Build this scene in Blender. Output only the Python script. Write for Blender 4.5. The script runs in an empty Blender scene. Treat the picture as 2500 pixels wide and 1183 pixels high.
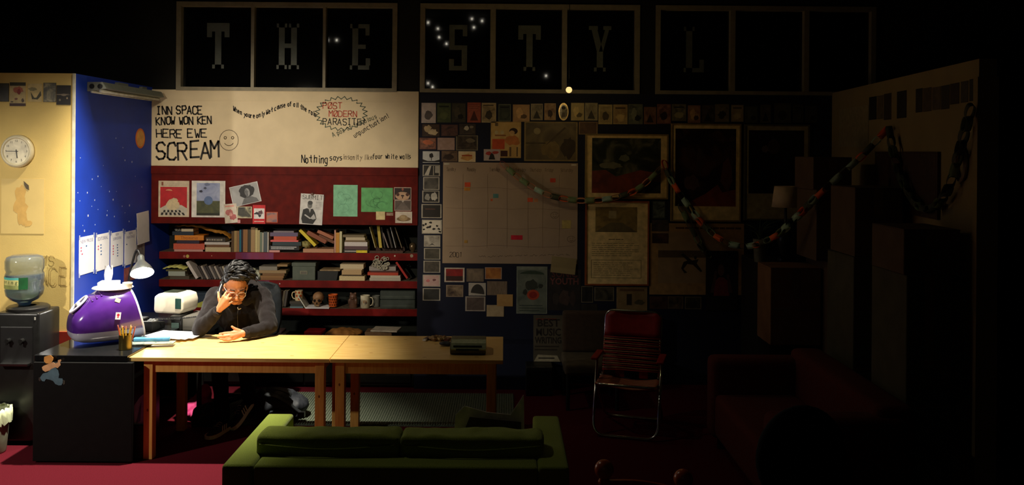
import bpy, bmesh, math, random
from mathutils import Vector, Matrix, noise
random.seed(7)
SC = bpy.context.scene
COL = SC.collection
R = math.radians

# ------------------------------------------------------------------ camera
F = 2131.0; VX, VY = 1231.0, 366.0; HC = 2.215; ROLL = 0.0079
cam_d = bpy.data.cameras.new('camera'); cam = bpy.data.objects.new('camera', cam_d); COL.objects.link(cam)
cam_d.sensor_width = 36; cam_d.lens = F / 2500 * 36
cam_d.shift_x = (1250 - VX) / 2500; cam_d.shift_y = -(591.5 - VY) / 2500
cam.location = (0, 0, HC); cam.rotation_euler = (R(90), 0, 0)
cam.matrix_world = Matrix.Translation((0, 0, HC)) @ Matrix.Rotation(-math.atan(ROLL), 4, 'Y') @ Matrix.Rotation(R(90), 4, 'X')
SC.camera = cam
SC.view_settings.view_transform = 'Standard'; SC.view_settings.look = 'None'
SC.view_settings.exposure = 0.0; SC.view_settings.gamma = 1.0; SC.view_settings.use_curve_mapping = False
# ------------------------------------------------------------------ world (night outside)
w = bpy.data.worlds.new('night'); SC.world = w; w.use_nodes = True
w.node_tree.nodes['Background'].inputs[0].default_value = (0.5, 0.6, 1.0, 1)
w.node_tree.nodes['Background'].inputs[1].default_value = 0.0006
# ------------------------------------------------------------------ lights (fittings are built further down)
def spot(name, loc, aim, power, deg, blend, col, rad):
    d = bpy.data.lights.new(name, 'SPOT'); d.energy = power; d.spot_size = R(deg); d.spot_blend = blend
    d.color = col; d.shadow_soft_size = rad
    o = bpy.data.objects.new(name, d); COL.objects.link(o); o.location = loc
    o.rotation_euler = (Vector(aim) - Vector(loc)).to_track_quat('-Z', 'Y').to_euler(); return o
def point(name, loc, power, col, rad):
    d = bpy.data.lights.new(name, 'POINT'); d.energy = power; d.color = col; d.shadow_soft_size = rad
    o = bpy.data.objects.new(name, d); COL.objects.link(o); o.location = loc; return o
SPOT_LOC = (-2.25, 6.3, 4.3); SPOT_AIM = (-2.75, 6.1, 0.75)
spot('spot_light', SPOT_LOC, SPOT_AIM, 2250, 67, 1.0, (1.0, 0.91, 0.76), 0.05)        # bright beam on the table
SHELF_SPOT = (-2.80, 4.3, 2.9); SHELF_AIM = (-2.25, 8.4, 1.45)
spot('shelf_spot_light', SHELF_SPOT, SHELF_AIM, 300, 50, 0.75, (1.0, 0.86, 0.64), 0.05)   # second head, on the shelves
spot('spot_spill', SPOT_LOC, SPOT_AIM, 30, 150, 0.6, (1.0, 0.88, 0.70), 0.05)         # the first head's wide spill
WASH_LOC = (-4.75, 4.05, 2.25); WASH_AIM = (-3.35, 6.7, 1.05)
spot('wash_light', WASH_LOC, WASH_AIM, 230, 68, 0.75, (1.0, 0.92, 0.80), 0.04)
BULB_LOC = (0.530, 7.20, 2.715)
point('bulb_light', BULB_LOC, 13.0, (1.0, 0.74, 0.36), 0.03)

# ------------------------------------------------------------------ measuring helpers: pixel of the photograph + depth -> point in the room
def ray(px, py):
    dx, dy = px - VX, py - VY
    return Vector(((dx + ROLL * dy) / F, 1.0, -(dy - ROLL * dx) / F))
def P(px, py, Y):
    r = ray(px, py); return Vector((r.x * Y, Y, HC + r.z * Y))
def hit(px, py, p0, n):
    r = ray(px, py); c = Vector((0, 0, HC)); t = (Vector(p0) - c).dot(n) / r.dot(n); return c + r * t

# ------------------------------------------------------------------ materials
MC = {}
def lin(c):
    return tuple(((v / 255) / 12.92 if v / 255 <= .04045 else ((v / 255 + .055) / 1.055) ** 2.4) for v in c[:3]) + (1,)
def mat(key, rgb=(128, 128, 128), rough=.7, var=.12, scale=18, bump=0.0, bscale=200, metal=0.0, stretch=None, rgb2=None, coat=0.0, trans=0.0, emit=0.0, spec=.4, sheen=0.0):
    if key in MC: return MC[key]
    m = bpy.data.materials.new(key); m.use_nodes = True; nt = m.node_tree; b = nt.nodes['Principled BSDF']
    b.inputs['Roughness'].default_value = rough; b.inputs['Metallic'].default_value = metal
    b.inputs['Specular IOR Level'].default_value = spec; b.inputs['Coat Weight'].default_value = coat
    b.inputs['Transmission Weight'].default_value = trans; b.inputs['Sheen Weight'].default_value = sheen
    tc = nt.nodes.new('ShaderNodeTexCoord'); mp = nt.nodes.new('ShaderNodeMapping')
    nt.links.new(tc.outputs['Object'], mp.inputs['Vector'])
    if stretch: mp.inputs['Scale'].default_value = stretch
    c = lin(rgb); c2 = lin(rgb2) if rgb2 else tuple(v * (1 - 2 * var) for v in c[:3]) + (1,)
    if not rgb2: c = tuple(min(1, v * (1 + var)) for v in c[:3]) + (1,)
    n = nt.nodes.new('ShaderNodeTexNoise'); n.inputs['Scale'].default_value = scale; n.inputs['Detail'].default_value = 4
    nt.links.new(mp.outputs['Vector'], n.inputs['Vector'])
    cr = nt.nodes.new('ShaderNodeValToRGB'); cr.color_ramp.elements[0].position = .3; cr.color_ramp.elements[1].position = .7
    cr.color_ramp.elements[0].color = c2; cr.color_ramp.elements[1].color = c
    nt.links.new(n.outputs['Fac'], cr.inputs['Fac']); nt.links.new(cr.outputs['Color'], b.inputs['Base Color'])
    if bump:
        n2 = nt.nodes.new('ShaderNodeTexNoise'); n2.inputs['Scale'].default_value = bscale; n2.inputs['Detail'].default_value = 3
        nt.links.new(mp.outputs['Vector'], n2.inputs['Vector'])
        bp = nt.nodes.new('ShaderNodeBump'); bp.inputs['Strength'].default_value = bump; bp.inputs['Distance'].default_value = .01
        nt.links.new(n2.outputs['Fac'], bp.inputs['Height']); nt.links.new(bp.outputs['Normal'], b.inputs['Normal'])
    if emit:
        b.inputs['Emission Color'].default_value = lin(rgb); b.inputs['Emission Strength'].default_value = emit
    MC[key] = m; return m
def C(rgb, rough=.7, **k):           # plain procedural paint / paper in one colour
    return mat('tone_%d_%d_%d_%d' % (rgb[0], rgb[1], rgb[2], int(rough * 100)), rgb, rough, **k)
def picmat(cols, scale=9, seed=0, stretch=(1, 1, 1), rough=.5):   # blotchy printed picture
    key = 'print_' + '_'.join('%02x%02x%02x' % c for c in cols) + '_%d_%d' % (scale, seed)
    if key in MC: return MC[key]
    m = bpy.data.materials.new(key); m.use_nodes = True; nt = m.node_tree; b = nt.nodes['Principled BSDF']
    b.inputs['Roughness'].default_value = rough
    tc = nt.nodes.new('ShaderNodeTexCoord'); mp = nt.nodes.new('ShaderNodeMapping')
    mp.inputs['Location'].default_value = (seed * 3.7, seed * 1.3, 0); mp.inputs['Scale'].default_value = stretch
    n = nt.nodes.new('ShaderNodeTexNoise'); n.inputs['Scale'].default_value = scale; n.inputs['Detail'].default_value = 5
    n.inputs['Distortion'].default_value = .8
    cr = nt.nodes.new('ShaderNodeValToRGB'); e = cr.color_ramp.elements
    k = len(cols); e[0].position = .32; e[1].position = .68; e[0].color = lin(cols[0]); e[1].color = lin(cols[-1])
    for i in range(1, k - 1):
        q = e.new(.32 + .36 * i / (k - 1)); q.color = lin(cols[i])
    nt.links.new(tc.outputs['Object'], mp.inputs['Vector']); nt.links.new(mp.outputs['Vector'], n.inputs['Vector'])
    nt.links.new(n.outputs['Fac'], cr.inputs['Fac']); nt.links.new(cr.outputs['Color'], b.inputs['Base Color'])
    MC[key] = m; return m

# ------------------------------------------------------------------ mesh helpers
def bx(bm, c, s, rot=None):
    m = Matrix.Translation(c) @ (rot.to_4x4() if rot else Matrix.Identity(4)) @ Matrix.Diagonal((s[0], s[1], s[2], 1))
    return bmesh.ops.create_cube(bm, size=1, matrix=m)['verts']
def b2(bm, lo, hi):
    return bx(bm, [(a + b) / 2 for a, b in zip(lo, hi)], [abs(b - a) for a, b in zip(lo, hi)])
def bevel(bm, w=.004, seg=2):
    bmesh.ops.bevel(bm, geom=[e for e in bm.edges], offset=w, segments=seg, affect='EDGES', profile=.6)
    return bm
def cyl(bm, p, q, r1, r2=None, seg=16):
    p, q = Vector(p), Vector(q); d = q - p
    m = Matrix.Translation((p + q) / 2) @ d.to_track_quat('Z', 'Y').to_matrix().to_4x4()
    return bmesh.ops.create_cone(bm, cap_ends=True, segments=seg, radius1=r1, radius2=r1 if r2 is None else r2, depth=d.length, matrix=m)['verts']
def sph(bm, c, r, seg=16, rot=None):
    r = (r, r, r) if not hasattr(r, '__len__') else r
    m = Matrix.Translation(c) @ (rot.to_4x4() if rot else Matrix.Identity(4)) @ Matrix.Diagonal((r[0], r[1], r[2], 1))
    return bmesh.ops.create_uvsphere(bm, u_segments=seg, v_segments=max(6, seg * 2 // 3), radius=1, matrix=m)['verts']
def cap(bm, p, q, r1, r2, seg=14):
    cyl(bm, p, q, r1, r2, seg); sph(bm, p, r1, seg); sph(bm, q, r2, seg)
def lathe(bm, prof, seg=24, c=(0, 0, 0)):
    rings = []
    for r, z in prof:
        rings.append([bm.verts.new((c[0] + max(r, 1e-5) * math.cos(2 * math.pi * i / seg), c[1] + max(r, 1e-5) * math.sin(2 * math.pi * i / seg), c[2] + z)) for i in range(seg)])
    for a, b in zip(rings, rings[1:]):
        for i in range(seg):
            j = (i + 1) % seg; bm.faces.new((a[i], a[j], b[j], b[i]))
    bm.faces.new(list(reversed(rings[0]))); bm.faces.new(rings[-1])
def tube(bm, pts, r, seg=8, closed=False):
    pts = [Vector(p) for p in pts]; n = len(pts); rings = []; up = None
    rr = r if hasattr(r, '__len__') else [r] * n
    for i in range(n):
        a = pts[i - 1] if (i or closed) else pts[0]; b = pts[(i + 1) % n] if (i < n - 1 or closed) else pts[-1]
        t = (b - a); t = t.normalized() if t.length > 1e-9 else Vector((0, 0, 1))
        if up is None: up = t.orthogonal().normalized()
        up = (up - t * up.dot(t)); up = up.normalized() if up.length > 1e-6 else t.orthogonal().normalized()
        s = t.cross(up)
        rings.append([bm.verts.new(pts[i] + (up * math.cos(2 * math.pi * k / seg) + s * math.sin(2 * math.pi * k / seg)) * rr[i]) for k in range(seg)])
    for i in range(n if closed else n - 1):
        a, b = rings[i], rings[(i + 1) % n]
        for k in range(seg):
            bm.faces.new((a[k], a[(k + 1) % seg], b[(k + 1) % seg], b[k]))
    if not closed:
        bm.faces.new(list(reversed(rings[0]))); bm.faces.new(rings[-1])
def prism(bm, poly, z0, z1):
    a = [bm.verts.new((x, y, z0)) for x, y in poly]; b = [bm.verts.new((x, y, z1)) for x, y in poly]; n = len(poly)
    bm.faces.new(list(reversed(a))); bm.faces.new(b)
    for i in range(n): bm.faces.new((a[i], a[(i + 1) % n], b[(i + 1) % n], b[i]))
def arc(c, r, a0, a1, n=10):
    return [(c[0] + r * math.cos(R(a0 + (a1 - a0) * i / n)), c[1] + r * math.sin(R(a0 + (a1 - a0) * i / n))) for i in range(n + 1)]
def spline(pts, n=8):
    pts = [Vector(p) for p in pts]; out = []
    for i in range(len(pts) - 1):
        p0 = pts[max(i - 1, 0)]; p1 = pts[i]; p2 = pts[i + 1]; p3 = pts[min(i + 2, len(pts) - 1)]
        for k in range(n):
            t = k / n
            out.append(.5 * ((2 * p1) + (p2 - p0) * t + (2 * p0 - 5 * p1 + 4 * p2 - p3) * t * t + (3 * p1 - p0 - 3 * p2 + p3) * t ** 3))
    out.append(pts[-1]); return out
def obj(name, bm, m, parent=None, smooth=False, loc=None, mw=None):
    me = bpy.data.meshes.new(name)
    if isinstance(bm, bmesh.types.BMesh):
        bmesh.ops.recalc_face_normals(bm, faces=bm.faces[:]); bm.to_mesh(me); bm.free()
    else: me = bm
    for x in (m if isinstance(m, (list, tuple)) else [m]): me.materials.append(x)
    if smooth:
        for p in me.polygons: p.use_smooth = True
    o = bpy.data.objects.new(name, me); COL.objects.link(o)
    if parent: o.parent = parent
    if loc is not None: o.location = loc
    if mw is not None: o.matrix_world = mw
    return o
def autosm(o, deg=40):
    for p in o.data.polygons: p.use_smooth = True
    o.data.set_sharp_from_angle(angle=R(deg)); return o
def tag(o, label=None, cat=None, group=None, kind=None):
    if label: o['label'] = label
    if cat: o['category'] = cat
    if group: o['group'] = group
    if kind: o['kind'] = kind
    return o
def thing(name, label, cat, loc=(0, 0, 0), rz=0.0, group=None, mw=None):
    o = bpy.data.objects.new(name, None); COL.objects.link(o); o.empty_display_size = .05
    if mw is not None: o.matrix_world = mw
    else: o.location = loc; o.rotation_euler = (0, 0, rz)
    return tag(o, label, cat, group)
def struct(name, bm, m, parent=None):
    o = obj(name, bm, m, parent)
    if not parent: o['kind'] = 'structure'
    return o
def frame(center, right, up=(0, 0, 1)):
    r = Vector(right).normalized(); u = Vector(up).normalized(); n = r.cross(u)
    return Matrix(((r.x, u.x, n.x, center[0]), (r.y, u.y, n.y, center[1]), (r.z, u.z, n.z, center[2]), (0, 0, 0, 1)))
NB = bmesh.new
# hand lettering: single strokes on a 4 x 6 grid, a = -1, b = -2
FONT = {'A': '002640 1232', 'B': '000636453303 3342413000', 'C': '4536160501103041', 'D': '00062645412000', 'E': '46060040 0333', 'F': '460600 0333',
 'G': '45361605011030414323', 'H': '0006 4046 0343', 'I': '2026 1636 1030', 'J': '4641301001', 'K': '0006 460340', 'L': '060040', 'M': '0006234640', 'N': '00064046',
 'O': '100105163645413010', 'P': '00063645443303', 'Q': '100105163645413010 2240', 'R': '00063645443303 2340', 'S': '453616050413334241301001', 'T': '0646 2620',
 'U': '060110304146', 'V': '062046', 'W': '0610233046', 'X': '0046 0640', 'Y': '062346 2320', 'Z': '06460040', 'Ø': '100105163645413010 0046',
 'a': '341403011030 3430', 'b': '0600 0314243331201001', 'c': '341403011030', 'd': '3630 341403011030', 'e': '023233241403011030', 'f': '36261510 0434',
 'g': '341403011030 343a2b0b', 'h': '0600 03143430', 'i': '2420 2526', 'j': '242a1b 2526', 'k': '0600 340230', 'l': '2620', 'm': '0400 03142420 23344440',
 'n': '0400 03143430', 'o': '100103142433312010', 'p': '040b 0314243331201001', 'q': '343b 341403011030', 'r': '0400 031434', 's': '3414031232312000', 't': '262130 0434',
 'u': '04011030 3430', 'v': '042044', 'w': '0410233044', 'x': '0034 0430', 'y': '0422 440b', 'z': '04340030', '2': '05163645440040', '0': '100105163645413010', '1': '152620',
 '9': '40453616050413334', "'": '2625', '!': '2622 2120', '.': '2021', '-': '0333'}
YV = {'a': -1, 'b': -2}
def strokes(text, x, y, h, wid=.62, slant=0.0, jit=.25, rot=0.0, path=None):
    """polylines (2D) for hand-written text; h = cap height"""
    out = []; cx = 0.0; u = h / 6
    for ch in text:
        if ch == ' ': cx += h * wid * .75; continue
        jx, jy = random.uniform(-jit, jit) * u, random.uniform(-jit, jit) * u
        for pl in FONT.get(ch, '').split():
            pts = []
            for i in range(0, len(pl) - 1, 2):
                gx = int(pl[i]); gy = YV.get(pl[i + 1]); gy = int(pl[i + 1]) if gy is None else gy
                lx = cx + gx * u * wid * 1.35 + jx + gy * u * slant + random.uniform(-jit, jit) * u * .5; ly = gy * u + jy + random.uniform(-jit, jit) * u * .5
                if path: ly += path(lx)
                pts.append((x + lx * math.cos(rot) - ly * math.sin(rot), y + lx * math.sin(rot) + ly * math.cos(rot)))
            out.append(pts)
        cx += h * wid * (1.2 if ch not in 'il.\'!' else .85)
    return out
def ribbon(bm, pts, wd, z=0.0):
    n = len(pts)
    for (ax, ay), (bx_, by) in zip(pts, pts[1:]):
        dx, dy = bx_ - ax, by - ay; L = math.hypot(dx, dy)
        if L < 1e-7: continue
        nx, ny = -dy / L * wd / 2, dx / L * wd / 2; ex, ey = dx / L * wd * .3, dy / L * wd * .3
        vs = [bm.verts.new(v) for v in ((ax + nx - ex, ay + ny - ey, z), (ax - nx - ex, ay - ny - ey, z), (bx_ - nx + ex, by - ny + ey, z), (bx_ + nx + ex, by + ny + ey, z))]
        bm.faces.new(vs)
def ink(name, lines, wd, m, parent, z=.0012):
    bm = NB()
    for l in lines: ribbon(bm, l, wd, z)
    return obj(name, bm, m, parent)
def textmesh(txt, size, bold=0.0, align='CENTER'):
    cu = bpy.data.curves.new('lettering', 'FONT'); cu.body = txt; cu.size = size; cu.align_x = align; cu.align_y = 'CENTER'; cu.offset = bold; cu.resolution_u = 2
    o = bpy.data.objects.new('lettering', cu); COL.objects.link(o)
    me = bpy.data.meshes.new_from_object(o.evaluated_get(bpy.context.evaluated_depsgraph_get()))
    bpy.data.objects.remove(o); bpy.data.curves.remove(cu); return me
def lettering(txt, size, m, parent, x=0, y=0, z=.0015, bold=0.0, sx=1.0, align='CENTER'):
    me = textmesh(txt, size, bold, align); me.materials.clear(); o = obj('lettering', me, m, parent); o.location = (x, y, z); o.scale = (sx, 1, 1); return o
def sheet(bm, w_, h_, th=.0012, bow=0.0):
    """a sheet of paper / card, w x h, centred, facing +z, slightly bowed"""
    if not bow: b2(bm, (-w_ / 2, -h_ / 2, 0), (w_ / 2, h_ / 2, th)); return
    n = 6; top = []; 
    for j in range(n + 1):
        y = -h_ / 2 + h_ * j / n; z = bow * abs(math.sin(math.pi * (j / n))) * .4 + bow * max(0, .35 - j / n) * 2
        top.append([bm.verts.new((x, y, z + d)) for x in (-w_ / 2, w_ / 2) for d in (0, th)])
    for a, b in zip(top, top[1:]):
        for q in ((a[1], a[3], b[3], b[1]), (a[2], a[0], b[0], b[2]), (a[0], a[1], b[1], b[0]), (a[3], a[2], b[2], b[3])): bm.faces.new(q)
    bm.faces.new((top[0][0], top[0][2], top[0][3], top[0][1])); bm.faces.new((top[-1][1], top[-1][3], top[-1][2], top[-1][0]))
def art(parent, w_, h_, shapes, z=.0014, name='print'):
    """flat printed shapes: list of (points in 0..1, colour or material)"""
    bm = NB(); ms = []
    for k, (pts, c) in enumerate(shapes):
        m = c if not isinstance(c, tuple) else C(c, .55)
        if m not in ms: ms.append(m)
        f = bm.faces.new([bm.verts.new(((x - .5) * w_, (y - .5) * h_, z + k * .00015)) for x, y in pts]); f.material_index = ms.index(m)
        if f.calc_area() and f.normal.z < 0: pass
    me = bpy.data.meshes.new(name); bm.normal_update()
    for f in bm.faces:
        if f.normal.z < 0: f.normal_flip()
    bm.to_mesh(me); bm.free()
    return obj(name, me, ms, parent)
def ell(cx, cy, rx, ry, n=18, a0=0, a1=360):
    return [(cx + rx * math.cos(R(a0 + (a1 - a0) * i / n)), cy + ry * math.sin(R(a0 + (a1 - a0) * i / n))) for i in range(n)]
def rect(x0, y0, x1, y1): return [(x0, y0), (x1, y0), (x1, y1), (x0, y1)]
def blob(cx, cy, rx, ry, s=0, n=14, j=.25):
    rn = random.Random(s); return [(cx + rx * (1 + rn.uniform(-j, j)) * math.cos(2 * math.pi * i / n), cy + ry * (1 + rn.uniform(-j, j)) * math.sin(2 * math.pi * i / n)) for i in range(n)]
# ================================================================== SETTING
YB, XL, YY, XS, ZT = 8.30, -3.35, 6.80, -0.818, 2.757
M_carpet = mat('carpet_red', (98, 19, 33), .95, scale=260, bump=.6, bscale=420, rgb2=(66, 10, 19), spec=.1)
M_yellow = mat('paint_yellow', (219, 190, 112), .75, var=.03, scale=6, bump=.06, bscale=120)
M_blue = mat('paint_blue', (16, 58, 176), .6, var=.06, scale=5, bump=.05, bscale=120)
M_navy = mat('paint_navy', (9, 14, 38), .7, var=.1, scale=5)
M_dark = mat('paint_charcoal', (17, 17, 15), .85, var=.1, scale=4)
M_red = mat('paint_red', (98, 20, 11), .6, scale=14, rgb2=(78, 13, 8), bump=.05, bscale=90, spec=.12)
M_cream = mat('paint_cream', (150, 132, 88), .8, var=.05, scale=4)
M_white = mat('paint_white', (220, 202, 166), .75, var=.04, scale=5)
bm = NB(); b2(bm, (-7, -3, -.1), (6, 9.2, 0)); struct('floor', bm, M_carpet)
bm = NB(); b2(bm, (-7, -3, 5.2), (6, 9.2, 5.3)); struct('ceiling', bm, M_dark)
bm = NB(); b2(bm, (-7.1, -3, 0), (-7, 9.2, 5.2)); struct('wall_left', bm, M_dark)
bm = NB(); b2(bm, (6, -3, 0), (6.1, 9.2, 5.2)); struct('wall_right', bm, M_dark)
bm = NB(); b2(bm, (-7, -3.1, 0), (6, -3, 5.2)); struct('wall_rear', bm, M_dark)
# back wall: lower navy part right of the shelves, dark upper part with three window openings
WG = [(-3.12, -1.025, 430), (-.806, 1.28, 1024), (1.43, 3.52, 1598)]
bm = NB(); b2(bm, (XS, YB, 0), (3.35, YB + .12, ZT)); struct('wall_back', bm, M_navy)
bm = NB()
b2(bm, (-7, YB, 3.60), (6, YB + .12, 5.2)); b2(bm, (-7, YB, 0), (XL - .1, YB + .12, 3.6)); b2(bm, (XL - .1, YB, ZT), (WG[0][0], YB + .12, 3.6))
b2(bm, (WG[0][1], YB, ZT), (WG[1][0], YB + .12, 3.6)); b2(bm, (WG[1][1], YB, ZT), (WG[2][0], YB + .12, 3.6)); b2(bm, (WG[2][1], YB, ZT), (6, YB + .12, 3.6)); b2(bm, (3.35, YB, 0), (6, YB + .12, ZT))
struct('wall_back_upper', bm, M_dark)
bm = NB(); b2(bm, (-7, YY, 0), (XL - .012, YY + .1, 2.785)); struct('wall_left_front', bm, M_yellow)
bm = NB(); b2(bm, (XL - .012, YY, 0), (XL, 8.8, 2.785)); WBLUE = struct('wall_left_side', bm, M_blue)
bm = NB(); b2(bm, (XL - .014, YY - .006, .775), (XL + .003, YY + .012, 2.785)); struct('trim_1', bm, C((205, 200, 176), .5))
bm = NB(); b2(bm, (-7, YY - .014, 0), (XL - .002, YY, .775)); struct('baseboard_left', bm, mat('paint_brick_red', (132, 30, 14), .6, var=.1))
bm = NB(); b2(bm, (XS + .0, YB - .22, 0), (.62, YB, .42)); struct('baseboard_back', bm, mat('paint_navy_low', (9, 18, 44), .7, var=.1))
# right wall, standing a little askew
RA, RB = Vector((3.11, 8.29, 0)), Vector((2.82, 5.19, 0)); RD = (RB - RA).normalized(); RN = RD.cross(Vector((0, 0, 1)))
RWM = frame((RA + RB) / 2 + Vector((0, 0, 1.39)), RD)
bm = NB(); L_ = (RB - RA).length; b2(bm, (-L_ / 2, -1.39, -.1), (L_ / 2, 1.39, 0)); o = struct('wall_right_partition', bm, M_cream); o.matrix_world = RWM
bm = NB(); b2(bm, (L_ / 2 - .03, -1.39, -.1), (L_ / 2 + .03, 1.28, .02)); o = struct('trim_2', bm, M_cream); o.matrix_world = RWM
# paint specks on the blue wall, like stars
bm = NB()
for (x, y) in [(283, 337), (196, 385), (305, 391), (252, 404), (239, 430), (225, 437), (247, 455), (267, 467), (284, 467), (346, 456), (195, 490), (224, 503), (231, 488), (276, 487), (239, 511), (262, 514), (261, 525), (215, 526), (279, 528),
               (298, 503), (316, 501), (202, 550), (206, 563), (232, 548), (305, 519), (330, 430), (300, 360), (322, 395), (190, 470), (213, 470), (315, 540)]:
    h = hit(x, y, (XL, 0, 0), Vector((1, 0, 0))); r = random.uniform(.004, .011)
    vs = [bm.verts.new((XL + .0008, h.y + r * math.cos(a), h.z + r * math.sin(a))) for a in (0, 1.05, 2.1, 3.14, 4.2, 5.2)]; bm.faces.new(vs)
obj('paint_specks', bm, C((210, 216, 235), .5), WBLUE)
# windows with painted slab letters
M_frame = mat('window_frame_paint', (138, 130, 108), .55, var=.08)
M_pane = mat('window_glass', (8, 9, 10), .03, var=0, trans=.0, spec=.5)
def slab(ch):      # block letters with slab serifs on a 10 x 16 grid
    S = {'T': [(0, 13, 10, 16), (0, 11, 2.2, 13), (7.8, 11, 10, 13), (3.6, 0, 6.4, 13), (2.4, 0, 7.6, 1.4)],
         'H': [(1, 0, 3.6, 16), (6.4, 0, 9, 16), (3.6, 7.4, 6.4, 9), (0, 0, 4.6, 1.4), (5.4, 0, 10, 1.4), (0, 14.6, 4.6, 16), (5.4, 14.6, 10, 16)],
         'E': [(1.4, 0, 4, 16), (.4, 0, 9, 1.5), (.4, 14.5, 9, 16), (7.2, 12, 9, 14.5), (7.4, 1.5, 9.4, 4), (4, 7.3, 7.4, 8.8)],
         'S': [(1, 14.4, 9, 16), (1, 7.2, 3.4, 14.4), (7, 12, 9, 14.4), (3.4, 7.2, 9, 8.8), (6.6, 1.6, 9, 7.2), (1, 0, 9, 1.6), (1, 1.6, 3.2, 4)],
         'L': [(1.4, 0, 4.2, 16), (.4, 0, 9.4, 1.5), (7.4, 1.5, 9.4, 4.4), (.4, 14.5, 5.2, 16)],
         'Y': [(3.6, 0, 6.4, 7), (2.4, 0, 7.6, 1.4), (0, 14.6, 4, 16), (6.4, 14.6, 10, 16)]}
    q = [[(a, b), (c, b), (c, d), (a, d)] for a, b, c, d in S[ch]]
    if ch == 'Y': q += [[(3.6, 7), (6.4, 7), (3.8, 14.6), (1.2, 14.6)], [(4.6, 7), (6.4, 7), (9, 14.6), (7.2, 14.6)]]
    return q
M_letter = mat('letter_paint', (92, 98, 90), .6, var=.1)
PAN = [[(443, 612, 'T', 527), (620, 787, 'H', 698), (794, 958, 'E', 876)], [(1034, 1195, 'S', 1116), (1208, 1370, 'T', 1291), (1382, 1544, 'Y', 1464)], [(1610, 1780, 'L', 1695), (1792, 1960, None, 0), (1972, 2140, None, 0)]]
for g, (xa, xb, _) in enumerate(WG):
    W = thing('window_%d' % (g + 1), None, None, ((xa + xb) / 2, YB, ZT)); W['kind'] = 'structure'
    W['label'] = ['row of three dark clerestory panes lettered T H E above the white panel', 'middle row of three dark panes lettered S T Y above the postcards', 'dim dark panes at the right, first one lettered L'][g]
    cx = (xa + xb) / 2; hw = (xb - xa) / 2
    bm = NB(); b2(bm, (-hw, -.02, 0), (hw, .08, .035)); b2(bm, (-hw, -.02, .80), (hw, .08, .843)); b2(bm, (-hw, -.02, .035), (-hw + .045, .08, .80)); b2(bm, (hw - .045, -.02, .035), (hw, .08, .80)); obj('window_frame', bm, M_frame, W)
    for i, (a, b, ch, lx) in enumerate(PAN[g]):
        x0 = (a - VX) / F * YB - cx; x1 = (b - VX) / F * YB - cx
        bm = NB(); b2(bm, (x0 - .004, .045, .03), (x1 + .004, .051, .81)); pn = obj('pane', bm, M_pane, W)
        if i < 2:
            x2 = (PAN[g][i + 1][0] - VX) / F * YB - cx; bm = NB(); b2(bm, (x1, -.02, .035), (x2, .08, .80)); obj('mullion', bm, M_frame, W)
        if ch:
            bm = NB(); lc = (lx - VX) / F * YB - cx; lw, lh = .215, .435; z0 = .215
            for q in slab(ch):
                bm.faces.new([bm.verts.new((lc + (u / 10 - .5) * lw, .0435, z0 + v / 16 * lh)) for u, v in q])
            obj('letter', bm, M_letter, W)
# ------------------------------------------------------------------ rug
bm = NB(); b2(bm, (-2.35, 6.98, 0), (.10, 7.90, .012)); o = obj('rug', bm, None or mat('rug_weave', (92, 100, 84), .95, scale=60, rgb2=(64, 74, 60), bump=1.0, bscale=90, stretch=(1, .5, 1)))
tag(o, 'grey-green woven rug on the red carpet behind the tables', 'rug')
bm = NB()      # woven ridges
for i in range(120):
    x = -2.35 + 2.45 * (i + .5) / 120
    b2(bm, (x - .006, 6.985, .012), (x + .004, 7.895, .0165))
rg = obj('ridges', bm, mat('rug_ridge', (104, 112, 94), .95, scale=200, rgb2=(80, 88, 72)), o); rg['kind'] = 'stuff'

# ------------------------------------------------------------------ white panel with handwriting
YP = YB - .012
PX = [(368, 222), (1021, 408)]
pa, pb = P(369, 222, YP), P(1021, 407, YP)
pw, ph = pb.x - pa.x, 2.765 - 2.040; pc = Vector(((pa.x + pb.x) / 2, YP, (2.765 + 2.04) / 2))
panel = thing('wall_panel', 'long white wall panel covered in handwritten slogans above the shelves', 'panel', mw=frame(pc, (1, 0, 0)))
bm = NB(); b2(bm, (-pw / 2, -ph / 2, -.03), (pw / 2, ph / 2, 0)); bevel(bm, .003, 1); obj('board', bm, M_white, panel)
bm = NB(); b2(bm, (-pw / 2 + .25, ph / 2 - .105, 0), (pw / 2 - .12, ph / 2 - .098, .004)); obj('rail', bm, M_white, panel)
def pp(x, y): q = P(x, y, YP); return (q.x - pc.x, q.z - pc.z)
INK = C((28, 22, 16), .6); INKG = C((70, 84, 66), .6); INKR = C((196, 74, 52), .6); INKF = C((112, 96, 74), .6)
k = YP / F
for (t, x, y, h, wd, sp) in [('INN SPACE', 383, 279, 19, 3.2, .58), ('KNOW WON KEN', 382, 304, 18, 3.2, .56), ('HERE EWE', 381, 336, 20, 3.0, .70)]:
    ox, oy = pp(x, y); ink('handwriting', strokes(t, ox, oy, h * k, wid=sp, jit=.35, rot=.02), wd * k * 1.05, INK, panel)
ox, oy = pp(383, 388); ink('handwriting', strokes('SCREAM', ox, oy, 40 * k, wid=.56, jit=.4, rot=.03), 5.0 * k, INK, panel)
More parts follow.
